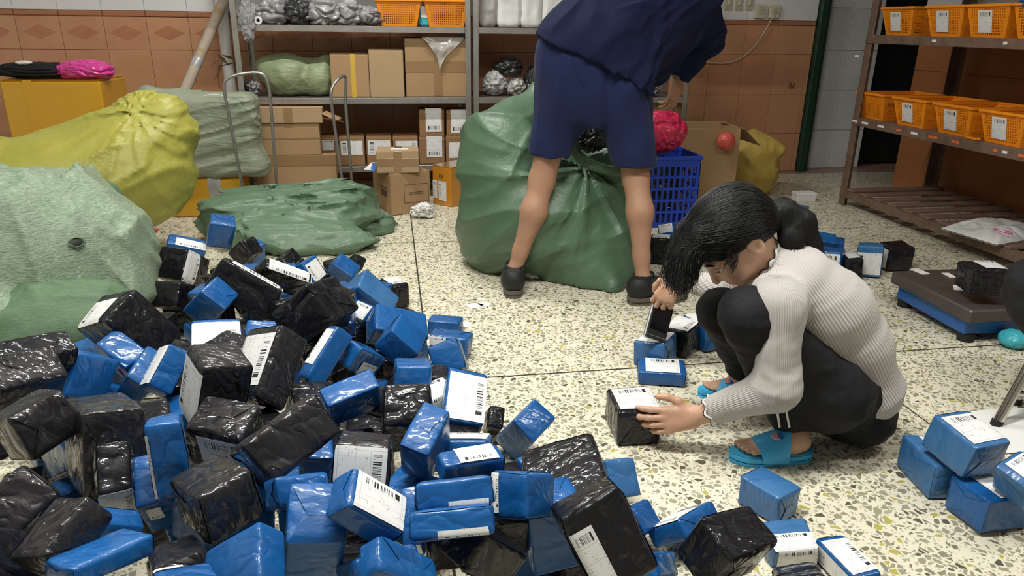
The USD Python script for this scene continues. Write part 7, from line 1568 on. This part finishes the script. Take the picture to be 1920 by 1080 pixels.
def sfold(p):
    cre = np.exp(-((p[..., 0] - (pel[0] + .015) - .10 * (pel[2] - p[..., 2])) / .022) ** 2) * np.clip((pel[2] + .05 - p[..., 2]) / .15, 0, 1) * (p[..., 1] < 2.8)
    return .013 * cre - .016 * ridged(np.stack([p[..., 0] * 9, p[..., 1] * 9, p[..., 2] * 2.6], -1), 83, 2) ** 2 + .006
sm_ = garment(s_, sfold); mn.part('shorts', sm_, 'navy_shorts', smooth=True)
sq = []
for x, y in ((1062, 66), (1066, 85), (1072, 110), (1084, 140), (1097, 170)):
    p, n = onto(sm_, x, y); sq.append(p + n * .001)
mn.part('back_seam', tube(spline(sq, 20), .0014, 5), 'navy_shorts')
# shirt
h_ = Blob((.38, 2.45, .55), (1.68, 3.70, 1.62), .0075)
h_.chain([pel + wd_ * .03, wst, ch, ch + (nk - ch) * .55], (.172, .168, .165, .10), .07).cone(shL, shR, .10, .095, .07)
h_.cone(pel + wd_ * .02 + A([-.10, -.02, .0]), wst + A([-.10, 0, .02]), .075, .075, .07).cone(pel + wd_ * .06 + A([.07, -.06, -.10]), ch + A([.02, -.06, -.10]), .09, .12, .07).cone(at(1195, 95, Y=2.86), at(1225, 60, Y=2.96), .10, .13, .07).cone(at(1222, 130, Y=3.02), at(1262, 50, Y=3.05), .07, .11, .06)
ceR = wrR + (elR - wrR) * .10
h_.cone(shR, elR, .092, .072, .05).cone(elR, ceR, .070, .055, .04).cone(shL, elL, .09, .07, .05).cone(elL, wrL + (elL - wrL) * .3, .068, .055, .04)
hem = [at(1015, 63, Y=2.70), at(1215, 166, Y=2.66), at(1110, 118, Y=3.0)]; hn = np.cross(hem[1] - hem[0], hem[2] - hem[0]); hn = hn if hn[2] < 0 else -hn
hips(h_, .011); h_.keep(hem[0], hn)
wr_ = nrm(wrR - elR); _sl, _P = h_._box(ceR - .10, ceR + .10); h_.F[_sl] = np.where(((_P - ceR) @ wr_ > 0) & (np.linalg.norm(_P - ceR, axis=-1) < .085), np.maximum(h_.F[_sl], (_P - ceR) @ wr_), h_.F[_sl])
mn.part('shirt', garment(h_, lambda p: -.026 * creases(p @ A([[.8, 0, .6], [0, 1, 0], [-.6, 0, .8]]).T * A([2.4, 5, 8]), 87, 4) + .004), 'navy_shirt', smooth=True)
# shoes
def shoe(heel, toe, ank):
    f = nrm(A([*(toe - heel)[:2], 0])); l = A([-f[1], f[0], 0]); L = np.linalg.norm((toe - heel)[:2]); o = A([*heel[:2], 0]); P = lambda a, y, z: o + f * a * L + l * y + UPZ * z
    s1 = np.linspace(0, 1, 24); w = np.interp(s1, [0, .05, .2, .45, .72, .88, 1], [.012, .028, .036, .036, .046, .036, .010]); poly = Polygon([(a * L, b) for a, b in zip(s1, w)] + [(a * L, -b * .96) for a, b in zip(s1[::-1], w[::-1])]).buffer(.004)
    B_ = np.stack([f, l, UPZ], 1); ms = []
    for z0, z1, g in ((.0005, .012, .001), (.012, .016, -.0025), (.016, .034, .002)): q = extrude(poly.buffer(g), z1 - z0); ms.append(move((q[0] + A([0, 0, z0]), q[1]), B_, o))
    root = mn.part('shoe', cat(ms), 'shoe_sole', smooth=False, label='shoe with a brown sole')
    u = Blob(P(-.1, 0, 0) - .12, P(1, 0, .1) + .14, .0045); u.cone(P(.14, 0, .060), P(.45, 0, .062), .040, .041, .02).cone(P(.45, 0, .058), P(.80, 0, .044), .043, .036, .02).ell(P(.12, 0, .070), (.042, .042, .050), k=.02).cone(ank - A([0, 0, .008]), P(.17, 0, .07), .045, .042, .02); u.keep(P(0, 0, .033), (0, 0, -1)); u.keep(P(.1, 0, .112), nrm(A([-.15 * f[0], -.15 * f[1], 1]))); u.ell(ank + A([0, 0, .02]), (.037, .037, .04), k=.01, sub=True)
    mn.part('upper', u.mesh(1), 'shoe_black', smooth=True, under=root)
    mn.part('heel_tab', [beam(P(.02, 0, .055), P(.035, 0, .108), .020, .010, f)], 'black_rubber', under=root); mn.part('logo_strip', beam(P(-.028, 0, .070), P(-.022, 0, .092), .005, .003, f), 'paper', under=root)
    mn.part('collar_lining', tube([ank + f * .038 * math.cos(a) + l * .038 * math.sin(a) + A([0, 0, .026 + .006 * math.cos(a)]) for a in np.linspace(0, 2 * np.pi, 24)], .0065, 7, False), 'shoe_black', under=root)
    for k in range(4): mn.part('lace', tube(spline([P(.42 + .07 * k, -.026, .090 - .010 * k), P(.43 + .07 * k, 0, .104 - .011 * k), P(.42 + .07 * k, .026, .090 - .010 * k)], 8), .0028, 5), 'black_rubber', under=root)
shoe(at(963, 560, z=0) + A([0, .0, 0]), at(963, 560, z=0) + A([.035, .262, 0]), anL)
shoe(at(1180, 570, z=0), at(1180, 570, z=0) + A([.250, .035, 0]), anR)
